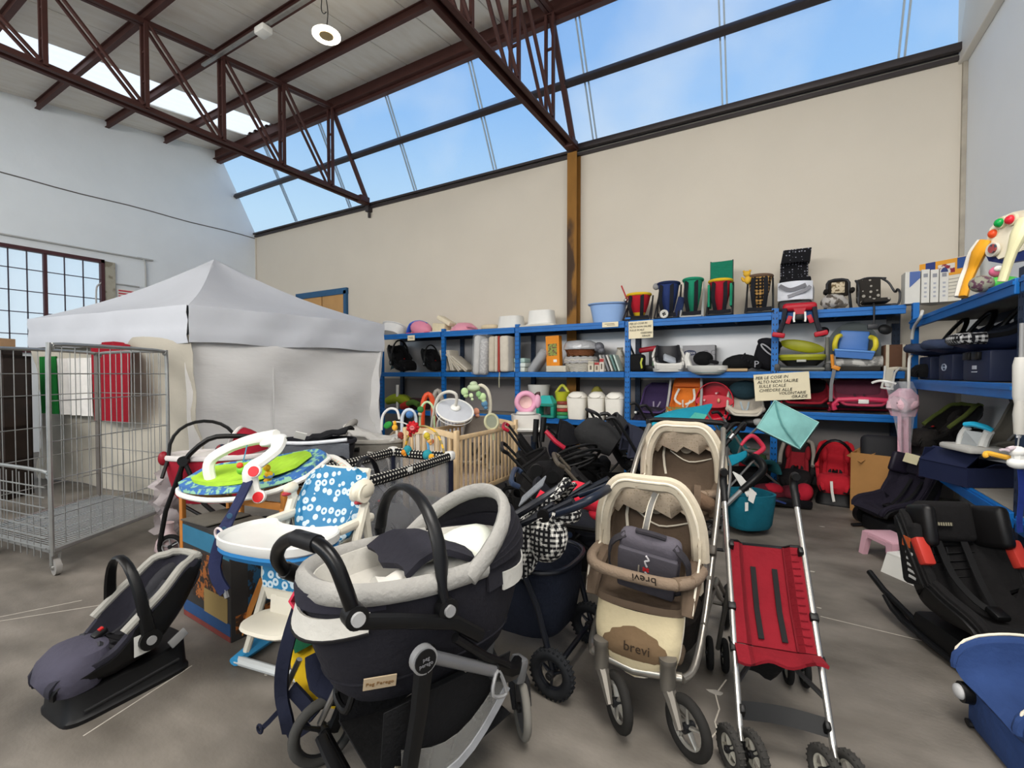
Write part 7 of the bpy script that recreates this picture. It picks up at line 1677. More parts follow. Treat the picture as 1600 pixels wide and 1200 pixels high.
# --- middle boards
z = MID
def carrier_on(px0, px1, yt, lab, **k):
    l, w_, h = slot(px0, px1, yt, z, k.pop('dy', .25))
    return infant_seat(lab, l, k.pop('rz', .5), sc=k.pop('sc', 1.15), base=False, **k)
carrier_on(608, 650, 540, 'black infant carrier with thin hoop on the middle board beside the tent', shell=0x141416, pad=0x17171a, pad2=0x202024, rz=1.25, handle=.1)
carrier_on(664, 692, 540, 'black infant carrier with bent hoop on the middle board left of the cream bumpers', shell=0x141416, pad=0x17171a, pad2=0x202024, rz=1.2, handle=.2, sc=.95)
l, w_, h = slot(606, 632, 536, z, .45)
tag(obj('chair_back', B().sheet([[(.16 * math.cos(PI * j / 10), .04 * math.sin(PI * j / 10), .05 + .22 * math.sin(PI * j / 10) * (.2 + .8 * i / 4) + .0) for j in range(11)] for i in range(5)], .015), plast(0x3c5a60)), 'dark teal rounded chair back behind the black carriers beside the tent', 'chair back', l)
for i, (px0, px1, lean) in enumerate(((697, 708, -.25), (708, 719, -.28), (718, 732, -.75), (729, 743, -.95))):
    l, w_, h = slot(px0, px1, 546, z, .18)
    L_b = .40 if i < 2 else .44
    q = thing('cot_bumper', ['cream folded cot bumper leaning on the post, leftmost of four', 'cream folded cot bumper second from the post, leaning left', 'cream folded cot bumper third, lying slanted on the others', 'cream folded cot bumper lying on top, nearest the plastic-wrapped one'][i], 'cot bumper', l + V((0, 0, .03)), rot=(0, lean, 0), group='cream cot bumpers on the middle board')
    obj('folded_layer', B().box((-.02, 0, L_b / 2), (.035, .3, L_b), bev=.016, seg=3), cloth(0xc8bfae), q); obj('folded_layer', B().box((.018, 0, L_b / 2 - .01), (.035, .3, L_b), bev=.016, seg=3), cloth(0xcfc7b8), q)
l, w_, h = slot(743, 768, 523, z, -.0)
q = thing('wrapped_pillow', 'patterned white pillow in clear plastic standing on the middle board, overhanging the beam', 'pillow', l + V((0, -.02, -.03)), rot=(0, .06, 0))
obj('pillow', B().box((-.08, 0, .32), (.12, .28, .68), (0, 0, 0), bev=.05, seg=3), cloth(0xcfcdca), q); obj('pillow_fold', B().box((.06, 0, .30), (.15, .28, .62), bev=.055, seg=3), mt(0xb0aeae, .9, pat='blot', col2=0xcac8c6, ps=30), q)
obj('clear_wrap', B().box((0, 0, .33), (.32, .32, .72), bev=.05), mt(0xdfe2e4, .15, alpha=.15, bump=.8, bs=26), q)
l, w_, h = slot(768, 804, 526, z, .02)
q = thing('folded_quilt', 'cream folded quilt bundle with a red fold standing next to the blue post', 'quilt', l)
for x, ww, c_ in ((-.15, .12, 0xc9bfae), (-.055, .06, 0xcdc4b4), (.0, .03, 0xa8413a), (.10, .17, 0xd0c8ba)): obj('quilt_fold', B().box((x, 0, .305), (ww, .30, .61), (0, (x) * -.1, 0), bev=min(.04, ww * .4), seg=3), cloth(c_), q)
obj('tie_cord', B().tube([(.04, -.17, .0), (.04, -.19, -.12), (.042, -.19, -.26)], .008, 6), cloth(0xb9b79a), q)
l, w_, h = slot(806, 826, 551, z, .15)
for i in range(3):
    tag(obj('wipes_pack', B().box((0, 0, .04), (w_ * .85, .22, .075), bev=.015), plast([0xcfd6cd, 0xd3dcd6, 0xa9c4bd][i])), ['pale green-white wipes pack, bottom of the small stack by the post', 'pale wipes pack in the middle of the small stack by the post', 'aqua wipes pack on top of the small stack by the post'][i], 'pack', l + V((.01 * (i % 2), 0, .078 * i)), group='stack of wipes packs')
l, w_, h = slot(824, 862, 540, z, .12)
q = thing('wrapped_bundle', 'grey bundle in clear plastic slanting left of the orange box', 'bundle', l, rot=(0, .65, 0))
obj('bundle_core', B().box((-.10, 0, .12), (.12, .26, .42), bev=.05, seg=3), cloth(0x9a9a9c), q); obj('clear_wrap', B().box((-.10, 0, .14), (.15, .29, .48), bev=.06, seg=3), mt(0xd9dcdf, .15, alpha=.3, bump=1, bs=22), q)
l, w_, h = slot(857, 877, 525, z + .02, .15)
q = thing('product_box', 'tall orange and green product box on the middle board left of the wicker baskets', 'box', l + V((0, 0, .0)), rot=(0, -.04, .05))
obj('carton_body', B().box((0, 0, h / 2), (w_, .14, h), bev=.003), plast(0xe08a1e, rough=.6), q, smooth=False)
obj('green_band', B().box((0, -.071, h * .07), (w_ * .99, .004, h * .13)), plast(0x7fae34), q, smooth=False); obj('photo_print', B().box((-.0, -.0715, h * .60), (w_ * .66, .004, h * .34)), mt(0x8d9a4c, .6, pat='blot', col2=0x6a4a3c, ps=30), q, smooth=False)
obj('white_sticker', B().box((.04, -.0715, h * .28), (.06, .004, .045)), WHITEP, q, smooth=False)
tag(obj('white_carton', B().box((0, 0, .05), (.34, .22, .095), bev=.004).box((.03, -.112, .05), (.2, .003, .05)), plast(0xc9c4b4, rough=.7)), 'low whitish carton lying at the foot of the orange box', 'box', slot(862, 884, 570, z, .05)[0])
# wicker baskets
l, w_, h = slot(878, 938, 553, z, .2)
wk = thing('wicker_basket', 'white wicker basket with grey cloth lining, lower of the two baskets', 'basket', l)
b_ = B()
for i in range(9):
    zz = .012 + .022 * i; k_ = .17 + .008 * i
    b_.tube([((k_ * 1.15) * math.cos(2 * PI * j / 28), k_ * math.sin(2 * PI * j / 28), zz + .006 * (-1) ** j) for j in range(28)], .012, 6, closed=True)
obj('weave', b_, mt(0xc9c4b8, .8), wk)
obj('cloth_frill', B().sheet([[((.255 + .01 * i) * math.cos(2 * PI * j / 40) * (1 + .03 * math.sin(j * 1.9)), (.225 + .01 * i) * math.sin(2 * PI * j / 40) * (1 + .03 * math.sin(j * 1.9)), .24 - .05 * i + .008 * math.sin(j * 2.3)) for j in range(41)] for i in range(3)], .004), cloth(0xa9a7a6), wk)
obj('cloth_top', B().oval([(.238, 0, 0, .26, .23), (.245, 0, 0, .02, .02)], 30, False, True), cloth(0xa9a7a6), wk)
wk2 = thing('wicker_basket', 'brown wicker basket with a crumpled silver-white cover, standing on the white basket', 'basket', l + V((.0, 0, .255)))
b_ = B()
for i in range(6): b_.tube([((.20 + .012 * i) * math.cos(2 * PI * j / 28), (.16 + .01 * i) * math.sin(2 * PI * j / 28), .012 + .022 * i + .005 * (-1) ** j) for j in range(28)], .012, 6, closed=True)
obj('weave', b_, mt(0x7a4a2c, .7, var=.25, vs=30), wk2)
obj('silver_cover', B().oval([(.10, .01, 0, .29, .23), (.125, .01, 0, .30, .24), (.19, 0, 0, .27, .22), (.235, -.02, 0, .20, .17), (.25, -.03, 0, .05, .05)], 36, pw=2), mt(0xc2c3c6, .3, .25, bump=1, bs=30, var=.12), wk2)
obj('dark_knot', B().ell((.31, -.03, .13), (.09, .08, .08)).ell((.36, -.05, .08), (.06, .05, .05)), mt(0x6e6f76, .35, .2, bump=1, bs=30), wk2)
for px0, px1, yt, c_, lab in ((920, 929, 565, 0xd6cfbc, 'small cream box in front of the white wicker basket'), (930, 938, 566, 0xc9bfae, 'small beige box with a red top strip, left of the leaning books'), (938, 945, 560, 0xd8d0c4, 'small white and red box next to the leaning books')):
    l, w_, h = slot(px0, px1, yt, z, .02)
    q = thing('small_box', lab, 'box', l, group='small boxes before the baskets')
    obj('carton_body', B().box((0, 0, h / 2), (w_ * .94, .09, h), bev=.003), plast(c_, rough=.7), q, smooth=False); obj('top_strip', B().box((0, -.046, h * .85), (w_ * .9, .003, h * .24)), plast(0xa83030 if px0 > 929 else 0xb9b09a), q, smooth=False); obj('black_lettering', B().box((0, -.046, h * .4), (w_ * .3, .003, h * .4)), plast(0x6a5c50), q, smooth=False)
for i in range(5):
    l, w_, h = slot(946 + 5.5 * i, 951 + 5.5 * i, 556, z, .12)
    q = obj('picture_book', B().box((0, 0, .13), (.022, .2, .26), bev=.003).box((0, .004, .13), (.026, .19, .25)), plast([0xb9b6b0, 0x8f8f92, 0xd0cdc6, 0x6f8f8a, 0xc2d2c8][i], rough=.6))
    tag(q, ['grey leaning book, leftmost of the row by the baskets', 'dark grey leaning book, second of the row by the baskets', 'white leaning book, third of the row by the baskets', 'muted green leaning book, fourth of the row by the baskets', 'pale mint leaning book, last of the row by the post'][i], 'book', l + V((0, 0, .012)), group='leaning books on the middle board', rot=(0, -.35, 0))
l, w_, h = slot(960, 977, 543, z, .36)
tag(obj('clear_toy_bag', B().oval([(0, 0, 0, w_ * .45, .06), (.1, 0, 0, w_ * .55, .09), (.22, 0, 0, w_ * .5, .08), (h * .9, 0, 0, w_ * .25, .04), (h, 0, 0, w_ * .3, .03)], 18), mt(0xcac4b6, .3, bump=.8, bs=20, alpha=.8, pat='blot', col2=0x8f8574, ps=9)), 'clear bag with a pale toy inside, behind the leaning books', 'bag', l)
# bay with boosters
l, w_, h = slot(984, 1008, 548, z, .1)
q = thing('shoulder_bag', 'black shoulder bag with yellow trim and hanging strap at the left of the bay', 'bag', l)
obj('bag_body', B().box((0, 0, .13), (w_ * .95, .2, .26), bev=.05, seg=3), cloth(0x1a1a1c), q); obj('yellow_trim', B().strap([(w_ * .40, -.10, .05), (w_ * .34, -.105, .13), (w_ * .42, -.10, .2)], .025, .005, up=(0, -1, 0)), plast(0xb3b83a), q); obj('strap', B().strap([(-.05, 0, .25), (-.12, 0, .42), (-.14, 0, .58)], .03, .006, up=(0, -1, 0), sm=3), cloth(0x222226), q)
l, w_, h = slot(998, 1030, 540, z, .25)
q = thing('hand_pump', 'red T-handle on a black stem with dark base, behind the white booster', 'booster handle', l)
obj('red_handle', B().box((0, 0, h * .86), (.30, .08, .08), (0, -.12, 0), bev=.03, seg=3), plast(0xa01c2a), q); obj('stem', B().box((.03, 0, h * .5), (.05, .05, h * .65)), BLACK, q); obj('base', B().box((.05, 0, .05), (.32, .2, .1), bev=.02), BLACK, q)
l, w_, h = slot(1019, 1069, 540, z, .08)
q = thing('booster_shell', 'white and grey moulded booster shell with green side label on the middle board', 'booster seat', l, .25)
obj('white_shell', scoop([(-.16, .04, .17, .02), (-.17, .10, .19, .04), (-.05, .05, .20, .14), (.08, .07, .21, .2), (.16, .22, .20, .14), (.2, h - .02, .16, .03)], .03), plast(0xdcdad4), q); obj('grey_liner', scoop([(-.08, .10, .15, .06), (.04, .10, .16, .14), (.12, .20, .16, .13), (.18, h - .0, .15, .05)], .03), plast(0x35353a), q)
obj('white_insert', B().box((.02, .0, .18), (.18, .16, .06), (.5, .4, .2), bev=.02), plast(0xb9bfc8), q); obj('green_label', B().box((-.207, -.02, .12), (.004, .12, .07), (0, 0, .1)), plast(0x8ab08a), q); obj('base', B().oval([(0, 0, 0, .20, .18), (.05, 0, 0, .21, .19)], 24, pw=3), plast(0xd0cfc9), q)
l, w_, h = slot(1068, 1118, 540, z, .42)
q = thing('booster_carton', 'grey cardboard carton with a dark oval logo behind the bath seat', 'box', l)
obj('carton_body', B().box((0, 0, h / 2), (w_, .2, h), bev=.003), mt(0x97979a, .7), q, smooth=False)
ov = obj('oval_logo', B().oval([(0, 0, 0, .085, .04), (.004, 0, 0, .085, .04)], 24).xf(Matrix.Translation((-w_ * .26, -.104, h * .72)) @ Matrix.Rotation(PI / 2, 4, 'X')), plast(0x2c3450), q); words('chicco', .055, plast(0xd0d0d4), ov, (-w_ * .26, -.1095, h * .72))
for x in (.10, .2): obj('round_emblem', B().tube([(x + .03 * math.cos(2 * PI * i / 14), -.102, h * .72 + .03 * math.sin(2 * PI * i / 14)) for i in range(14)], .004, 5, closed=True), plast(0x6d6d72), q)
l, w_, h = slot(1073, 1130, 548, z, .0)
q = thing('bath_support', 'white and aqua baby bath support overhanging the beam, with a black ball on it', 'bath seat', l)
obj('seat_body', B().oval([(-.03, .05, 0, .18, .14), (.02, .04, 0, .25, .19), (.08, .03, 0, .26, .2), (.08, .03, 0, .22, .16), (.03, .03, 0, .16, .12)], 28, pw=2.4), plast(0xd9d8d2), q); obj('aqua_base', B().oval([(-.045, .05, 0, .15, .11), (-.01, .045, 0, .22, .165)], 28, pw=2.4), plast(0x7fb4b8), q); obj('left_horn', B().tube([(-.2, 0, .06), (-.23, .0, .18), (-.21, 0, .26)], [.05, .04, .03], 8, sm=3), plast(0xdcdad4), q)
q2 = thing('cap', 'black rounded cap resting on the white bath support', 'cap', l + V((-.03, .06, .09)))
obj('dome', B().ell((0, 0, .09), (.13, .12, .10)), cloth(0x111114), q2); obj('brim', B().box((.14, -.02, .04), (.12, .12, .05), (0, .2, 0), bev=.02), cloth(0x1b1a1c), q2)
l, w_, h = slot(1118, 1138, 556, z, .3)
tag(obj('clear_bowl', B().lathe([(.0, 0), (.05, 0), (.10, .08), (.11, .14), (.10, .14), (.05, .02), (0, .015)], 20), mt(0xb9bcbf, .15, alpha=.5)), 'grey translucent plastic bowl behind the black boosters', 'bowl', l)
l, w_, h = slot(1133, 1188, 550, z, .1)
q = thing('folded_booster', 'black folded booster with ribbed top and grey letter P mark, on the middle board', 'booster seat', l)
obj('cushion', B().ell((-.03, 0, .12), (.22, .17, .11), rot=(0, -.1, 0)).box((.12, -.03, .10), (.22, .2, .10), (0, .35, 0), bev=.03), cloth(0x141418), q)
for i in range(4): obj('rib', B().tube([(.0 + .035 * i, -.17, .17 - .02 * i), (.03 + .035 * i, -.02, .24 - .02 * i)], .010, 6), plast(0x2c2c30), q)
words('P', .12, plast(0x9a9aa0), q, (.17, -.175, .09)); obj('tan_base', B().box((-.08, -.06, .02), (.30, .2, .04), bev=.01), plast(0xb59a74), q)
l, w_, h = slot(1172, 1209, 533, z, .22)
q = thing('padded_cushion', 'dark navy padded headrest with a grey oval mark beside the blue post', 'headrest', l + V((0, 0, .02)), rot=(0, .25, 0))
obj('pad', B().box((0, 0, .20), (.28, .2, .38), bev=.09, seg=4), cloth(0x17171f), q); obj('top_roll', B().ell((0, -.02, .36), (.15, .11, .07)), cloth(0x1b1b24), q)
obj('grey_oval', B().tube([(.09 * math.cos(2 * PI * i / 20), -.115, .27 + .03 * math.sin(2 * PI * i / 20) - .05 * math.cos(2 * PI * i / 20)) for i in range(20)], .010, 6, closed=True), plast(0xa9a9ad), q)
# corner bay
l, w_, h = slot(1222, 1284, 525, z, .12)
q = thing('booster_high_chair', 'lime green low chair with grey tube posts on the middle board, right of the post', 'baby chair', l)
LIME = plast(0x9a9c22)
for s in (-1, 1):
    obj('post', B().tube([(s * .27, .05, .0), (s * .27, .08, h * .95)], .02, 8), plast(0x77776f), q); obj('foot', B().box((s * .27, 0, .05), (.07, .26, .10), bev=.02), plast(0x4a4a48), q)
obj('backrest', B().ell((.0, .06, h * .72), (.25, .03, .075), rot=(0, .22, 0)), LIME, q); obj('seat', B().oval([(.14, 0, 0, .24, .16), (.18, 0, 0, .26, .18), (.21, 0, 0, .25, .17)], 24, pw=2.6), LIME, q); obj('under_shell', B().oval([(.07, 0, 0, .16, .12), (.14, 0, 0, .24, .16)], 24), plast(0x2e2e2a), q)
obj('grey_badge', B().box((-.01, -.17, .13), (.10, .012, .03), bev=.005), plast(0xb0b0a8), q); obj('cross_rail', B().tube([(-.27, -.08, .03), (.27, -.08, .03)], .018, 8), plast(0x77776f), q)
l, w_, h = slot(1290, 1375, 501, z, .3)
q = thing('character_chair_back', 'large grey rounded chair back with two dark ear flaps behind the blue potty chair', 'baby chair', l)
obj('grey_back', B().prism([(.29 * math.cos(PI * i / 16), .20 + (h - .22) * math.sin(PI * i / 16)) for i in range(17)] + [(-.27, .02), (.27, .02)], .05), plast(0x535c5c), q, smooth=False)
for s in (-1, 1): obj('ear_flap', B().ell((s * .31, -.02, h * .80), (.07, .03, .06), rot=(0, s * .5, 0)), plast(0x2c2c2e), q)
obj('crumpled_pads', B().tube([(-.26, -.12, .08), (-.1, -.16, .11), (.1, -.17, .10), (.28, -.1, .12)], [.05, .06, .06, .07], 10, sm=3), mt(0x8b8a86, .7, bump=.8, bs=16, pat='blot', col2=0xc4c2bc, ps=10), q)
obj('dark_cushion', B().box((.02, -.12, .03), (.46, .2, .06), bev=.02), cloth(0x3c3a36), q)
q = thing('potty_chair', 'blue potty chair with yellow curved arms sitting before the grey chair back', 'potty', l + V((-.02, -.16, .155)), rot=(0, .10, 0), sc=.92)
BP = plast(0x4a79bd)
obj('backrest', B().box((.0, .08, .24), (.32, .04, .26), (-.12, 0, 0), bev=.03, seg=3), BP, q); obj('seat_box', B().taper((0, 0, 0), (.38, .22, .08), (1.1, 1.1)), BP, q, smooth=False); obj('seat_top', B().box((0, 0, .095), (.43, .26, .03), bev=.012), plast(0x5f8fd0), q)
for s in (-1, 1): obj('yellow_arm', B().tube([(s * .20, -.02, .10), (s * .215, -.08, .17), (s * .20, -.07, .26), (s * .16, 0, .29)], .03, 10, sm=4), plast(0xe0cf3a), q)
tag(obj('orange_clip', B().box((0, 0, 0), (.09, .03, .05), (0, .4, 0), bev=.01).tube([(-.03, 0, .02), (-.04, 0, .16)], .018, 8), plast(0xd98a2c)), 'small orange clip toy on the beam below the blue potty chair', 'clip', onY(1305, 576, YS - .0) + V((0, -.06, .01)))
tag(obj('long_strap', B().strap([onY(1303, 556, YS - .05), onY(1303, 580, YS - .06), onY(1299, 600, YS - .06), onY(1298, 627, YS - .06)], .035, .005, up=(0, -1, 0), sm=3), plast(0x77787a, rough=.8)), 'long grey strap hanging over the middle beam below the blue potty chair', 'strap', (0, 0, 0))
l, w_, h = slot(1378, 1416, 539, z, .2)
q = thing('carry_bag', 'brown bag with two white straps on the middle board by the corner post', 'bag', l)
obj('bag_body', B().box((0, 0, h / 2), (w_, .2, h), bev=.02), cloth(0x5c4030), q)
for x in (-.08, .07): obj('white_strap', B().strap([(x, -.105, .0), (x, -.106, h * .5), (x, -.105, h)], .03, .006, up=(0, -1, 0)), cloth(0xc4bba8), q)
obj('strap_pile', B().tube([(-.08, -.14, .02), (.0, -.16, .03), (.1, -.14, .02)], .022, 8, sm=3), cloth(0xcfc7b5), q)
tag(obj('dark_tag', B().box((0, 0, 0), (.12, .012, .085)).box((.02, -.008, .01), (.05, .004, .04)), plast(0x2a2a2c)), 'small dark square tag hanging below the top beam near the corner', 'tag', onY(1395, 500, YS + .25))
wf = thing('wire_hanger', 'bent pale metal frame hooked on the middle beam beside the pink dress', 'frame', (0, 0, 0))
obj('left_wire', B().tube([onY(1383, 572, 6.725), onY(1382, 590, 6.68), onY(1378, 604, 6.64), onY(1379, 606, 6.62), onY(1396, 608, 6.62)], .012, 8, sm=3), plast(0xc9c7c0), wf); obj('right_wire', B().tube([onY(1406, 575, 6.725), onY(1398, 583, 6.68), onY(1395, 600, 6.64), onY(1393, 607, 6.62)], .012, 8, sm=3), plast(0xc9c7c0), wf)
obj('cream_panel', B().sheet([[onY(1385, 577, 6.65), onY(1397, 577, 6.65)], [onY(1382, 603, 6.64), onY(1392, 604, 6.64)]], .006), plast(0xb9b4a6), wf)
# --- lower boards
z = lowz[0]
l, w_, h = slot(600, 640, 613, z, .1)
q = thing('plush_toy', 'long lime green plush toy lying on the lower board beside the tent', 'plush', l, .1)
obj('body', B().tube([(-.24, 0, .14), (-.05, 0, .20), (.2, 0, .17), (.32, 0, .10)], [.07, .10, .09, .05], 12, sm=3), cloth(0x98a82c), q); obj('dark_back', B().tube([(-.2, .08, .2), (.1, .1, .24), (.3, .08, .16)], .05, 8, sm=3), cloth(0x6f7a24), q)
l, w_, h = slot(622, 660, 625, z, .02)
q = thing('toy_hammer', 'red capped green curved plush tube on the lower board, right of lime toy', 'toy', l + V((0, 0, .03)))
obj('red_cap', B().tube([(-.20, 0, .02), (-.06, 0, .08)], .07, 12), cloth(0xc43a30), q); obj('green_tube', B().tube([(-.06, 0, .08), (.08, 0, .12), (.22, 0, .07)], .055, 12, sm=3), cloth(0x567a34), q)
tag(obj('table_leg', B().tube([(0, 0, 0), (.008, 0, .48)], [.022, .03], 10), WHITEP), 'white tapering plastic leg standing upright on the lower board beside the tent', 'leg', slot(617, 624, 590, z, .05)[0])
tag(obj('dark_box', B().box((0, 0, .11), (.55, .3, .2), bev=.03).box((.1, -.16, .16), (.2, .02, .05)), cloth(0x4a3034)), 'low maroon fabric case on the lower board behind the lime plush toy', 'case', slot(640, 664, 612, z, .3)[0])
z = lowz[2]
def bin_(px0, px1, yt, lab):
    l, w_, h = slot(px0, px1, yt, z, .06)
    t = thing('nappy_bin', lab, 'bin', l, .06, group='white nappy bins on the lower board')
    m = plast(0xf4f0e6)
    obj('bin_body', B().oval([(0, 0, 0, w_ * .40, .12), (.02, 0, 0, w_ * .42, .125), (h * .76, 0, 0, w_ * .49, .14), (h * .80, 0, 0, w_ * .49, .14)], 28, pw=4), m, t)
    lid = obj('lid', B().oval([(h * .80, 0, 0, w_ * .49, .14), (h * .90, 0, 0, w_ * .42, .125), (h * .97, 0, .01, w_ * .30, .10), (h, 0, .02, w_ * .22, .07)], 28, pw=3), m, t)
    obj('lid_seam', B().tube([(w_ * .34 * math.cos(PI + PI * i / 10), -.128 - .01 * math.sin(PI * i / 10), h * .86 - .035 * math.sin(PI * i / 10)) for i in range(11)], .005, 6), plast(0xa39d90), lid)
    obj('lid_line', B().tube([(w_ * .49 * math.copysign(abs(math.cos(2 * PI * i / 28)) ** .5, math.cos(2 * PI * i / 28)), .141 * math.copysign(abs(math.sin(2 * PI * i / 28)) ** .5, math.sin(2 * PI * i / 28)), h * .78) for i in range(28)], .004, 5, closed=True), plast(0xb5afa2), lid)
bin_(888, 917, 612, 'leftmost of the three white nappy bins, next to the green toys'); bin_(920, 946, 612, 'middle one of the three white nappy bins'); bin_(947, 976, 613, 'rightmost of the three white nappy bins, against the blue post')
l, w_, h = slot(828, 857, 601, z, .25)
q = thing('potty', 'grey-white potty with wide round rim on the lower board above the teal toys', 'potty', l, 0)
obj('body', B().lathe([(0, 0), (.15, 0), (.13, .1), (.15, .24), (.19, h - .02), (.19, h), (.14, h - .01), (.10, .12), (0, .1)], 24), plast(0xc9c7c2), q); obj('dark_window', B().box((.03, -.15, h * .7), (.13, .04, .09), bev=.01), plast(0x53302f), q)
tag(obj('dark_booster', B().box((0, 0, .16), (.24, .2, .32), bev=.05, seg=3).box((0, -.1, .25), (.16, .04, .08), bev=.015), plast(0x2a2d38)), 'dark slate upright booster part behind the grey-white potty', 'booster part', slot(814, 830, 598, z, .35)[0])
def blocks(nm, lab, px0, px1, yt, dy, cat, parts_):
    l, w_, h = slot(px0, px1, yt, z, dy); t = thing(nm, lab, cat, l)
    for n_, b_, m_ in parts_(w_, h): obj(n_, b_, m_, t)
    return t
blocks('toy_house', 'teal toy house with peaked turquoise roof on the lower board', 841, 869, 618, .02, 'toy', lambda w_, h: [('base', B().box((0, 0, .02), (w_, .2, .04), bev=.01), plast(0x177f70)), ('pillar', B().box((-w_ * .4, 0, h * .35), (w_ * .18, .18, h * .6), bev=.01), plast(0x1f9480)), ('pillar', B().box((w_ * .4, 0, h * .35), (w_ * .18, .18, h * .6), bev=.01), plast(0x1f9480)), ('lintel', B().box((0, 0, h * .58), (w_, .2, h * .14), bev=.01), plast(0x1a8674)), ('roof', B().taper((0, 0, h * .65), (w_ * .9, .2, h * .35), (.5, .5)), plast(0x2fb0ac))])
blocks('toy_basket', 'lime yellow plastic toy basket on the lower board above the ring tower', 868, 890, 602, .2, 'toy', lambda w_, h: [('tub', B().oval([(.18, 0, 0, w_ * .35, .12), (h * .8, 0, 0, w_ * .48, .15), (h * .8, 0, 0, w_ * .42, .13), (.22, 0, 0, w_ * .3, .1)], 20), plast(0xb5b92c)), ('tub_handle', B().tube([(-w_ * .42, 0, h * .78), (0, 0, h), (w_ * .42, 0, h * .78)], .025, 8, sm=4), plast(0xc9cb4a)), ('tub_base', B().oval([(0, 0, 0, w_ * .5, .15), (.18, 0, 0, w_ * .4, .13)], 20), plast(0x8a8c5a))])
blocks('ring_tower', 'stacked ring tower in green, red and white on the lower board, left of the bins', 871, 888, 625, .0, 'toy', lambda w_, h: [('ring', B().lathe([(0, h * (.0 + .19 * i)), (w_ * .5, h * (.01 + .19 * i)), (w_ * .52, h * (.09 + .19 * i)), (w_ * .48, h * (.17 + .19 * i)), (0, h * (.18 + .19 * i))], 16), plast([0x2a8f7c, 0x3a8a4a, 0xa83a34, 0xc9b89a, 0x8a3a30][i])) for i in range(5)])
blocks('toy_case', 'olive toy case lying open behind the white bins', 922, 944, 603, .4, 'toy', lambda w_, h: [('dome_lid', B().ell((0, 0, h * .55), (w_ * .5, .12, h * .45)), plast(0x9a9448)), ('case_body', B().box((0, 0, h * .3), (w_ * 1.4, .14, h * .6), bev=.02), plast(0x5a4a3a))])
z = lowz[3]
l, w_, h = slot(1002, 1047, 597, z, .2)
bouncer('deep purple baby bouncer seat on the lower board, left of the orange one', l, .0, 0x3a2c50, .21, .5, h * .78, 0x2c2c30, 0x4c3a66, up=.30, hcol=0x9a90a4, name='baby_bouncer')
l, w_, h = slot(1048, 1093, 586, z, .12)
oc2 = bouncer('orange baby bouncer with pale straps and animal print on the lower board', l, -.05, 0xd9782a, .19, .5, h * .85, 0xa9a9a6, 0xcf6a22, up=.35, hcol=0xd6d2ca, name='baby_bouncer')
obj('orange_top', B().sheet([[(-.17 + .34 * j / 8, .12 + .02 * i, h * .74 + h * .22 * i / 3 * (1 - .35 * abs(j - 4) / 4)) for j in range(9)] for i in range(4)], .02), cloth(0xc9642a), oc2)
obj('print_border', B().sheet([[(-.20 + .40 * j / 8, -.20 - .01 * i, .05 + .17 * i / 3) for j in range(9)] for i in range(4)], .012), mt(0x8a8a50, .9, pat='blot', col2=0xb0672c, ps=26), oc2)
for s in (-1, 1): obj('side_tube', B().tube([(s * .23, -.16, .02), (s * .22, .02, h * .6), (s * .20, .08, h + .06)], .018, 8, sm=3), plast(0xa5a6a4), oc2)
for s in (-1, 1): obj('pale_strap', B().strap([(s * .10, .10, h * .7), (s * .13, -.02, h * .48), (s * .03, -.1, h * .38)], .03, .006, up=(0, -1, .4), sm=3), cloth(0xd8d4cc), oc2)
l, w_, h = slot(1092, 1142, 596, z, .15)
q = thing('tub_chair', 'shiny red plastic tub seat standing up on the lower board, right of the orange bouncer', 'bath seat', l)
RT = plast(0xc0142a, rough=.25)
obj('tub_shell', B().oval([(0, 0, 0, .22, .06), (.03, 0, 0, .24, .09), (.03, 0, 0, .22, .07)], 28).xf(MAT((0, .0, h * .52), (PI / 2 - .1, 0, 0))), RT, q)
obj('tub_wall', B().sheet([[(.24 * math.cos(2 * PI * j / 28), -.02 + .08 * i, h * .5 + h * .48 * math.sin(2 * PI * j / 28)) for j in range(29)] for i in range(3)], .012), RT, q); obj('tub_back', B().prism([(.24 * math.cos(2 * PI * j / 28), h * .5 + h * .48 * math.sin(2 * PI * j / 28)) for j in range(28)], .012, MAT((0, .14, 0))), RT, q)
obj('front_lip', B().tube([(-.2, -.12, .10), (0, -.18, .06), (.2, -.12, .10)], .04, 10, sm=4), RT, q); obj('pink_charm', B().ell((.06, -.06, h * .55), (.02, .015, .03)), plast(0xd9a07c), q)
for x, zz in ((-.12, .55), (.03, .72), (.14, .2)): obj('pale_dot', B().disc((x, .03, h * zz), (0, 1, 0), .014, .21, 10), plast(0xd8a8a8), q)
l, w_, h = slot(1140, 1190, 600, z, .1)
bq = bouncer('grey and cream padded bouncer with teal back, left of the larger paper sign', l, .1, 0xb5ada0, .21, .5, h * .75, 0x2a2a2c, 0xcfc8ba, up=.35, hcol=0xa9b8c0, name='baby_bouncer')
obj('teal_hood', B().ell((0, .12, h * .85), (.2, .09, .13)), cloth(0x1f3a44), bq); obj('bolster', B().tube([(-.2, -.05, .22), (-.1, -.16, .17), (.1, -.16, .17), (.2, -.05, .22)], .045, 10, sm=3), cloth(0xc9c0b0), bq)
obj('silver_knob', B().ell((.14, -.2, .06), (.07, .04, .05)), plast(0x9a9a98), bq); obj('dark_bowl', B().ell((.1, -.15, .05), (.13, .08, .07)), plast(0x1c1c1e), bq)
q = thing('purple_stroller_bundle', 'dark purple bundled stroller fabric with white cord stops below the purple seat', 'bundle', onY(1016, 653, 6.86) * 1 + V((0, 0, .0)))
obj('bundle', B().tube([(-.22, 0, -.08), (-.05, -.02, .05), (.16, 0, .04), (.26, 0, -.04)], [.07, .11, .11, .06], 12, sm=3), mt(0x2c2634, .9, pat='blot', col2=0x3c3444, ps=18, bump=1, bs=16), q)
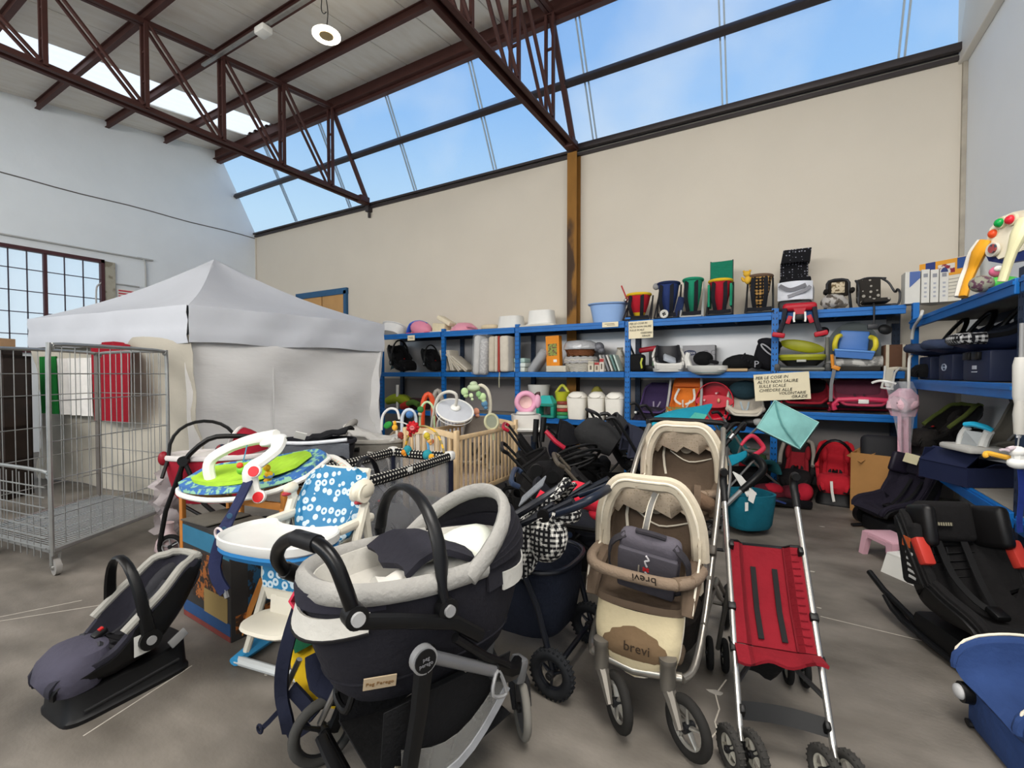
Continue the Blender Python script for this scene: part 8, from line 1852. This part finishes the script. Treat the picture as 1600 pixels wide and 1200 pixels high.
for x, zz in ((-.19, .08), (.2, .11)): obj('cord_stop', B().ell((x, -.1, zz), (.022, .02, .02)), WHITEP, q)
obj('cord', B().tube([(-.19, -.1, .08), (0, -.12, .03), (.2, -.1, .11)], .006, 6, sm=3), BLACK, q)
z = lowz[4]
l, w_, h = slot(1214, 1300, 592, z, .2)
rb1 = bouncer('dark red baby bouncer with black back on the lower corner board', l, .0, 0x7a1222, .27, .5, h * .8, 0xa01c2c, 0x901828, up=.26, hcol=0x1c1c1e, name='baby_bouncer')
obj('black_back', B().box((.02, .15, h * .72), (.46, .06, h * .5), (-.2, 0, 0), bev=.03), cloth(0x17171a), rb1)
l, w_, h = slot(1300, 1392, 592, z, .2)
rb2 = bouncer('rose pink baby bouncer with dusky back, rightmost on the lower board', l, .0, 0x8a3c50, .27, .5, h * .8, 0xc23a5a, 0xb03a54, up=.24, hcol=0x5a3a44, name='baby_bouncer')
obj('dusky_back', B().box((-.02, .15, h * .72), (.48, .06, h * .5), (-.2, 0, 0), bev=.03), cloth(0x6e3a4a), rb2); obj('front_bar', B().tube([(-.27, -.2, .04), (-.24, -.22, .16), (.24, -.22, .16), (.28, -.2, .03)], .028, 8, sm=2), plast(0xcf3a5c), rb2); obj('white_catch', B().box((0, -.25, .145), (.10, .02, .05), bev=.008), WHITEP, rb2)
# --- right hand unit
def rslot(px, z, dx=.12):
    p = onX(px, 600, XF + dx); return V((XF + dx, p.y, z))
zr = RZ[1]
infant_seat('black infant carrier with wide hoop at the corner end of the right-hand shelf', V((1.48, 6.44, zr)), -1.45, 0x141416, 0x18181b, 0x202024, handle=.6, base=False, sc=.78)
for i, (px, lab, pd, rc) in enumerate(((1474, 'navy infant carrier on navy base with oval badge, first on the right-hand shelf', 0x2c3448, 0x39435c), (1511, 'navy infant carrier on navy base with round badge, middle of the right-hand shelf', 0x2c3448, 0x39435c), (1566, 'navy infant carrier with black and white check trim, nearest on the right-hand shelf', 0x262c3a, 0x262c3a))):
    l = rslot(px, zr, .22)
    t = thing('infant_carrier', lab, 'car seat', l, -PI / 2 + .08, group='navy infant carriers on the right-hand shelf')
    NB = plast(0x222b48, rough=.5)
    obj('base_box', B().box((0, .02, .12), (.30 if i < 2 else .44, .36, .24), bev=.02), NB, t)
    if i == 2:
        for x in (-.10, .05): obj('base_slot', B().box((x, -.17, .20), (.11, .03, .06), bev=.006), BLACK, t)
        obj('white_print', B().box((0, -.164, .11), (.07, .003, .03)).box((0, -.164, .075), (.09, .003, .008)), plast(0xc4c8d2), t)
    else: obj('badge', B().tube([(.045 * math.cos(2 * PI * q / 16), -.164, .12 + .03 * math.sin(2 * PI * q / 16)) for q in range(16)], .006, 6, closed=True).box((0, -.163, .12), (.05, .004, .014)), plast(0xa9b2c4), t)
    sp_ = [(-.26, .30, .14, .02), (-.18, .27, .16, .07), (0, .25, .17, .12), (.14, .32, .17, .12), (.24, .46, .15, .05)]
    obj('shell', scoop(sp_, .03), NB, t); obj('pad', scoop([(y, zz + .025, w_ - .01, hh + .01) for y, zz, w_, hh in sp_], .04), cloth(pd), t)
    obj('front_roll', B().tube([(-.17, -.16, .33), (-.14, -.25, .33), (0, -.28, .335), (.14, -.25, .33), (.17, -.16, .33)], .045, 10, sm=3), cloth(rc) if i < 2 else mt(0xd0d0d0, .9, pat='gingham', col2=0x1a1a22, ps=30), t)
    obj('edge_roll', rim(sp_[1:], .022), cloth(0x17181c), t)
    obj('carry_handle', B().tube([(-.19, .02, .36)] + [(-.19 * math.cos(PI * q / 10), .02 + .14 * math.sin(PI * q / 10), .36 + .26 * math.sin(PI * q / 10)) for q in range(1, 10)] + [(.19, .02, .36)], .026, 8, sm=2, flat=.7), plast(0x17181c), t)
zr = RZ[2]
t = infant_seat('charcoal reclined baby seat with olive rim on the lower right-hand board', rslot(1470, zr, .16) + V((0, 0, .0)), -1.1, 0x1c1a1a, 0x2e2a28, 0x3a3634, 0x6e7a3c, handle=1.5, base=True, sc=.95)
bouncer('grey baby rocker with light grey moulded back on the lower right-hand board', V((1.56, 5.02, zr + .155)), -1.3, 0x5c5850, .16, .42, .50, 0xb9b9b6, 0x6a665e, up=.3, name='baby_bouncer', hcol=0x8a8a8a)
t = thing('baby_walker', 'white baby walker arch with bright blue grab bar on the lower right-hand board', 'walker', (0, 0, 0))
obj('blue_bar', B().tube([pt(1508, 663, 3.55), pt(1522, 663, 3.5), pt(1540, 668, 3.45), pt(1551, 673, 3.42)], [.03, .036, .036, .028], 10, sm=3, flat=.6), plast(0x28b0d8, rough=.3), t)
obj('white_arm', B().tube([pt(1512, 668, 3.55), pt(1503, 680, 3.6), pt(1499, 697, 3.62)], .025, 8, sm=3), plast(0xd4d4d0), t); obj('white_arm', B().tube([pt(1546, 674, 3.42), pt(1540, 685, 3.45), pt(1535, 699, 3.45)], .03, 8, sm=3), plast(0xd4d4d0), t)
obj('clear_panel', B().sheet([[pt(1508, 672, 3.55), pt(1543, 677, 3.44)], [pt(1500, 698, 3.6), pt(1532, 700, 3.46)]], .01), mt(0xbfc4c6, .3, alpha=.55), t)
obj('tray_base', B().box(pt(1520, 700, 3.55) + V((0, 0, .0)), (.26, .34, .05), (0, 0, .3), bev=.02), plast(0xc2c0ba), t)
# flat blue-edged tray
tag(obj('grey_tray', B().box((0, 0, .012), (.30, .5, .022), bev=.006), plast(0x8f8e8a)), 'flat grey plastic board lying at the front of the lower right-hand board', 'board', rslot(1448, zr, .14))
tag(obj('blue_rod', B().tube([(0, 0, .012), (.05, -.3, .012)], .010, 8), plast(0x3aa4c4)), 'thin bright blue rod lying on the lower right-hand board', 'rod', rslot(1463, zr + .02, .06))
# open navy carton
nb = thing('open_carton', 'open navy blue carton with raised flaps on the lower right-hand board', 'box', (0, 0, 0))
NB2 = mt(0x1b2344, .7, var=.08)
nb.location = (1.245, 4.71, RZ[2] + .002); nb.rotation_euler = (0, 0, math.radians(30))
cw, cd, ch = .50, .41, .145
obj('front_panel', B().box((cw / 2, 0, ch / 2), (cw, .007, ch)), NB2, nb, smooth=False)
obj('rear_panel', B().box((cw / 2, cd, ch / 2), (cw, .007, ch)), NB2, nb, smooth=False)
for x in (0, cw): obj('end_panel', B().box((x, cd / 2, ch / 2), (.007, cd, ch)), NB2, nb, smooth=False)
obj('bottom_panel', B().box((cw / 2, cd / 2, .005), (cw - .01, cd - .01, .008)), NB2, nb, smooth=False)
obj('left_flap', B().box((.05, cd / 2, ch + .055), (.16, cd - .01, .006), (0, -.75, 0)), NB2, nb, smooth=False)
obj('rear_flap', B().box((cw / 2, cd - .02, ch + .05), (cw - .02, .006, .11), (.3, 0, 0)), NB2, nb, smooth=False)
obj('front_flap', B().box((cw / 2 + .06, -.03, ch + .02), (cw - .14, .09, .005), (-.5, 0, 0)), NB2, nb, smooth=False)
obj('yellow_label', B().box((.12, .10, .012), (.12, .08, .003)), mt(0xb9b48a, .8), nb, smooth=False)
# hanging cot mobile on the right
hm = thing('cot_mobile', 'white hanging cot mobile arm with yellow bar and small white pendants at right edge', 'mobile', (0, 0, 0))
Q = lambda x, y, d=2.35: pt(x, y, d)
obj('arm_tube', B().tube([Q(1597, 505), Q(1596, 560)], .010, 8), GREYP, hm)
obj('sleeve', B().lathe([(0, -.13), (.02, -.13), (.03, -.08), (.032, .08), (.024, .12), (0, .12)], 14, c=Q(1595, 595)), plast(0xc9c7c0), hm); obj('lower_sleeve', B().lathe([(0, -.10), (.022, -.10), (.028, 0), (.018, .10), (0, .1)], 14, c=Q(1594, 648)), plast(0xbdbab2), hm)
obj('spring', B().tube([Q(1592 + 3 * math.cos(i * 1.6), 668 + i * .8) for i in range(20)], .006, 5), plast(0xd0d0d0), hm)
obj('cord', B().tube([Q(1592, 684), Q(1590, 700)], .004, 5), GREYP, hm)
pd = obj('pendant', B().ell(Q(1590, 706), (.035, .03, .03)).tube([Q(1590, 706), Q(1591, 722)], .025, 8).ell(Q(1591, 724), (.045, .035, .03)), WHITEP, hm)
obj('white_bow', B().tube([Q(1575, 702), Q(1583, 700), Q(1590, 703)], .012, 8, sm=3).tube([Q(1563, 703), Q(1571, 703), Q(1576, 705)], .007, 6, sm=2), plast(0xd9c9cf), hm)
obj('yellow_bar', B().tube([Q(1541, 713, 2.5), Q(1540, 711, 2.5), Q(1543, 708, 2.5), Q(1560, 712, 2.45), Q(1587, 718, 2.36)], .014, 8, sm=3), plast(0xe8ae3c), hm)
obj('blue_ribbon', B().strap([Q(1594, 730), Q(1596, 770), Q(1593, 810), Q(1594, 832)], .028, .004, up=tuple(-FV), sm=3), cloth(0x1a2f78), hm)
# clear bag with a pink dress hanging on the hook
pk2 = thing('dress_bag', 'pink frilled dress in a clear bag hanging from a white hook on the corner shelf', 'dress', (0, 0, 0))
PD = cloth(0xe8b0c0, bs=22, bump=.9); G = lambda x, y, d=4.75: pt(x, y, d)
obj('bodice', B().oval([(z_, c_.x, c_.y, rx, .07) for z_, c_, rx in ((G(1410, 650).z, G(1411, 650), .10), (G(1410, 632).z, G(1411, 632), .13), (G(1410, 618).z, G(1412, 618), .12), (G(1410, 607).z, G(1414, 607), .05))], 18), PD, pk2)
obj('frill', B().tube([G(1394, 640, 4.7), G(1400, 628, 4.7), G(1412, 636, 4.66), G(1424, 630, 4.7), G(1431, 626, 4.7)], [.05, .07, .06, .07, .04], 10, sm=3), cloth(0xeec4ce, bs=30, bump=1), pk2)
obj('sash', B().sheet([[G(1403 + (1422 - 1403) * j / 5, y, 4.72 - .02 * math.sin(j * 2)) for j in range(6)] for y in (645, 662, 680, 700, 712)], .02), PD, pk2)
obj('sash_fringe', B().sheet([[G(1405 + (1420 - 1405) * j / 5, 711 + 9 * i * (.6 + .4 * math.sin(j * 2.2)), 4.72) for j in range(6)] for i in range(2)], .01), cloth(0xd9b0b4), pk2)
obj('clear_bag', B().sheet([[G(x0 + (x1 - x0) * j / 8, y, 4.62 - .03 * math.sin(j * 1.2 + y)) for j in range(9)] for y, x0, x1 in ((596, 1381, 1426), (610, 1386, 1432), (630, 1391, 1434), (655, 1397, 1428), (690, 1404, 1424), (716, 1409, 1421))], .003), mt(0xd5d8de, .12, alpha=.22, bump=.8, bs=22), pk2)
obj('white_hook', B().tube([G(1425, 556, 4.95), G(1421, 560, 4.8), G(1420, 585, 4.7), G(1420, 605, 4.7), G(1421, 622, 4.7)], .013, 8, sm=3), plast(0xd3d1c9), pk2); obj('white_twist', B().tube([G(1363, 598, 4.8), G(1375, 595, 4.8), G(1390, 597, 4.75), G(1400, 600, 4.72)], .013, 8, sm=3), WHITEP, pk2)
# upper hook cord at the corner post
tag(obj('cord_hook', B().tube([onX(1441, 486, 1.22), onX(1438, 496, 1.2), onX(1428, 512, 1.2), onX(1425, 530, 1.2)], .014, 8, sm=4), plast(0xcac9c4)), 'bent white cord hook hanging at the corner post of the right-hand shelf', 'hook', (0, 0, 0))
tag(obj('luggage_strap_rod', B().tube([(0, 0, .01), (.02, -.3, .02), (.02, -.55, .22)], .012, 8).tube([(.02, -.3, .02), (.1, -.1, .03)], .012, 8), BLACK), 'thin black folded frame lying on the right-hand top board beside the boxes', 'frame', (1.36, 5.75, 2.105))
# dark goods under the right-hand unit
tag(obj('spare_tyre', B().tube([(0, .13 * math.cos(2 * PI * i / 20), .15 + .13 * math.sin(2 * PI * i / 20)) for i in range(20)], .03, 8, closed=True).disc((0, 0, .15), (1, 0, 0), .05, .06, 14), RUBBER), 'dark wheel leaning in the shade under the right-hand shelf', 'wheel', (1.45, 3.0, 0))
tag(obj('red_mat', B().box((0, 0, .02), (.4, .5, .04), bev=.01), cloth(0x9a1a30)), 'dark red mat on the floor behind the black car seat', 'mat', (1.45, 3.25, .0))
tag(obj('leaning_board', B().box((0, 0, .18), (.02, .4, .36), (0, -.1, 0), bev=.006), plast(0x9b958a)), 'beige grey panel leaning behind the black car seat', 'panel', (1.62, 3.6, 0))
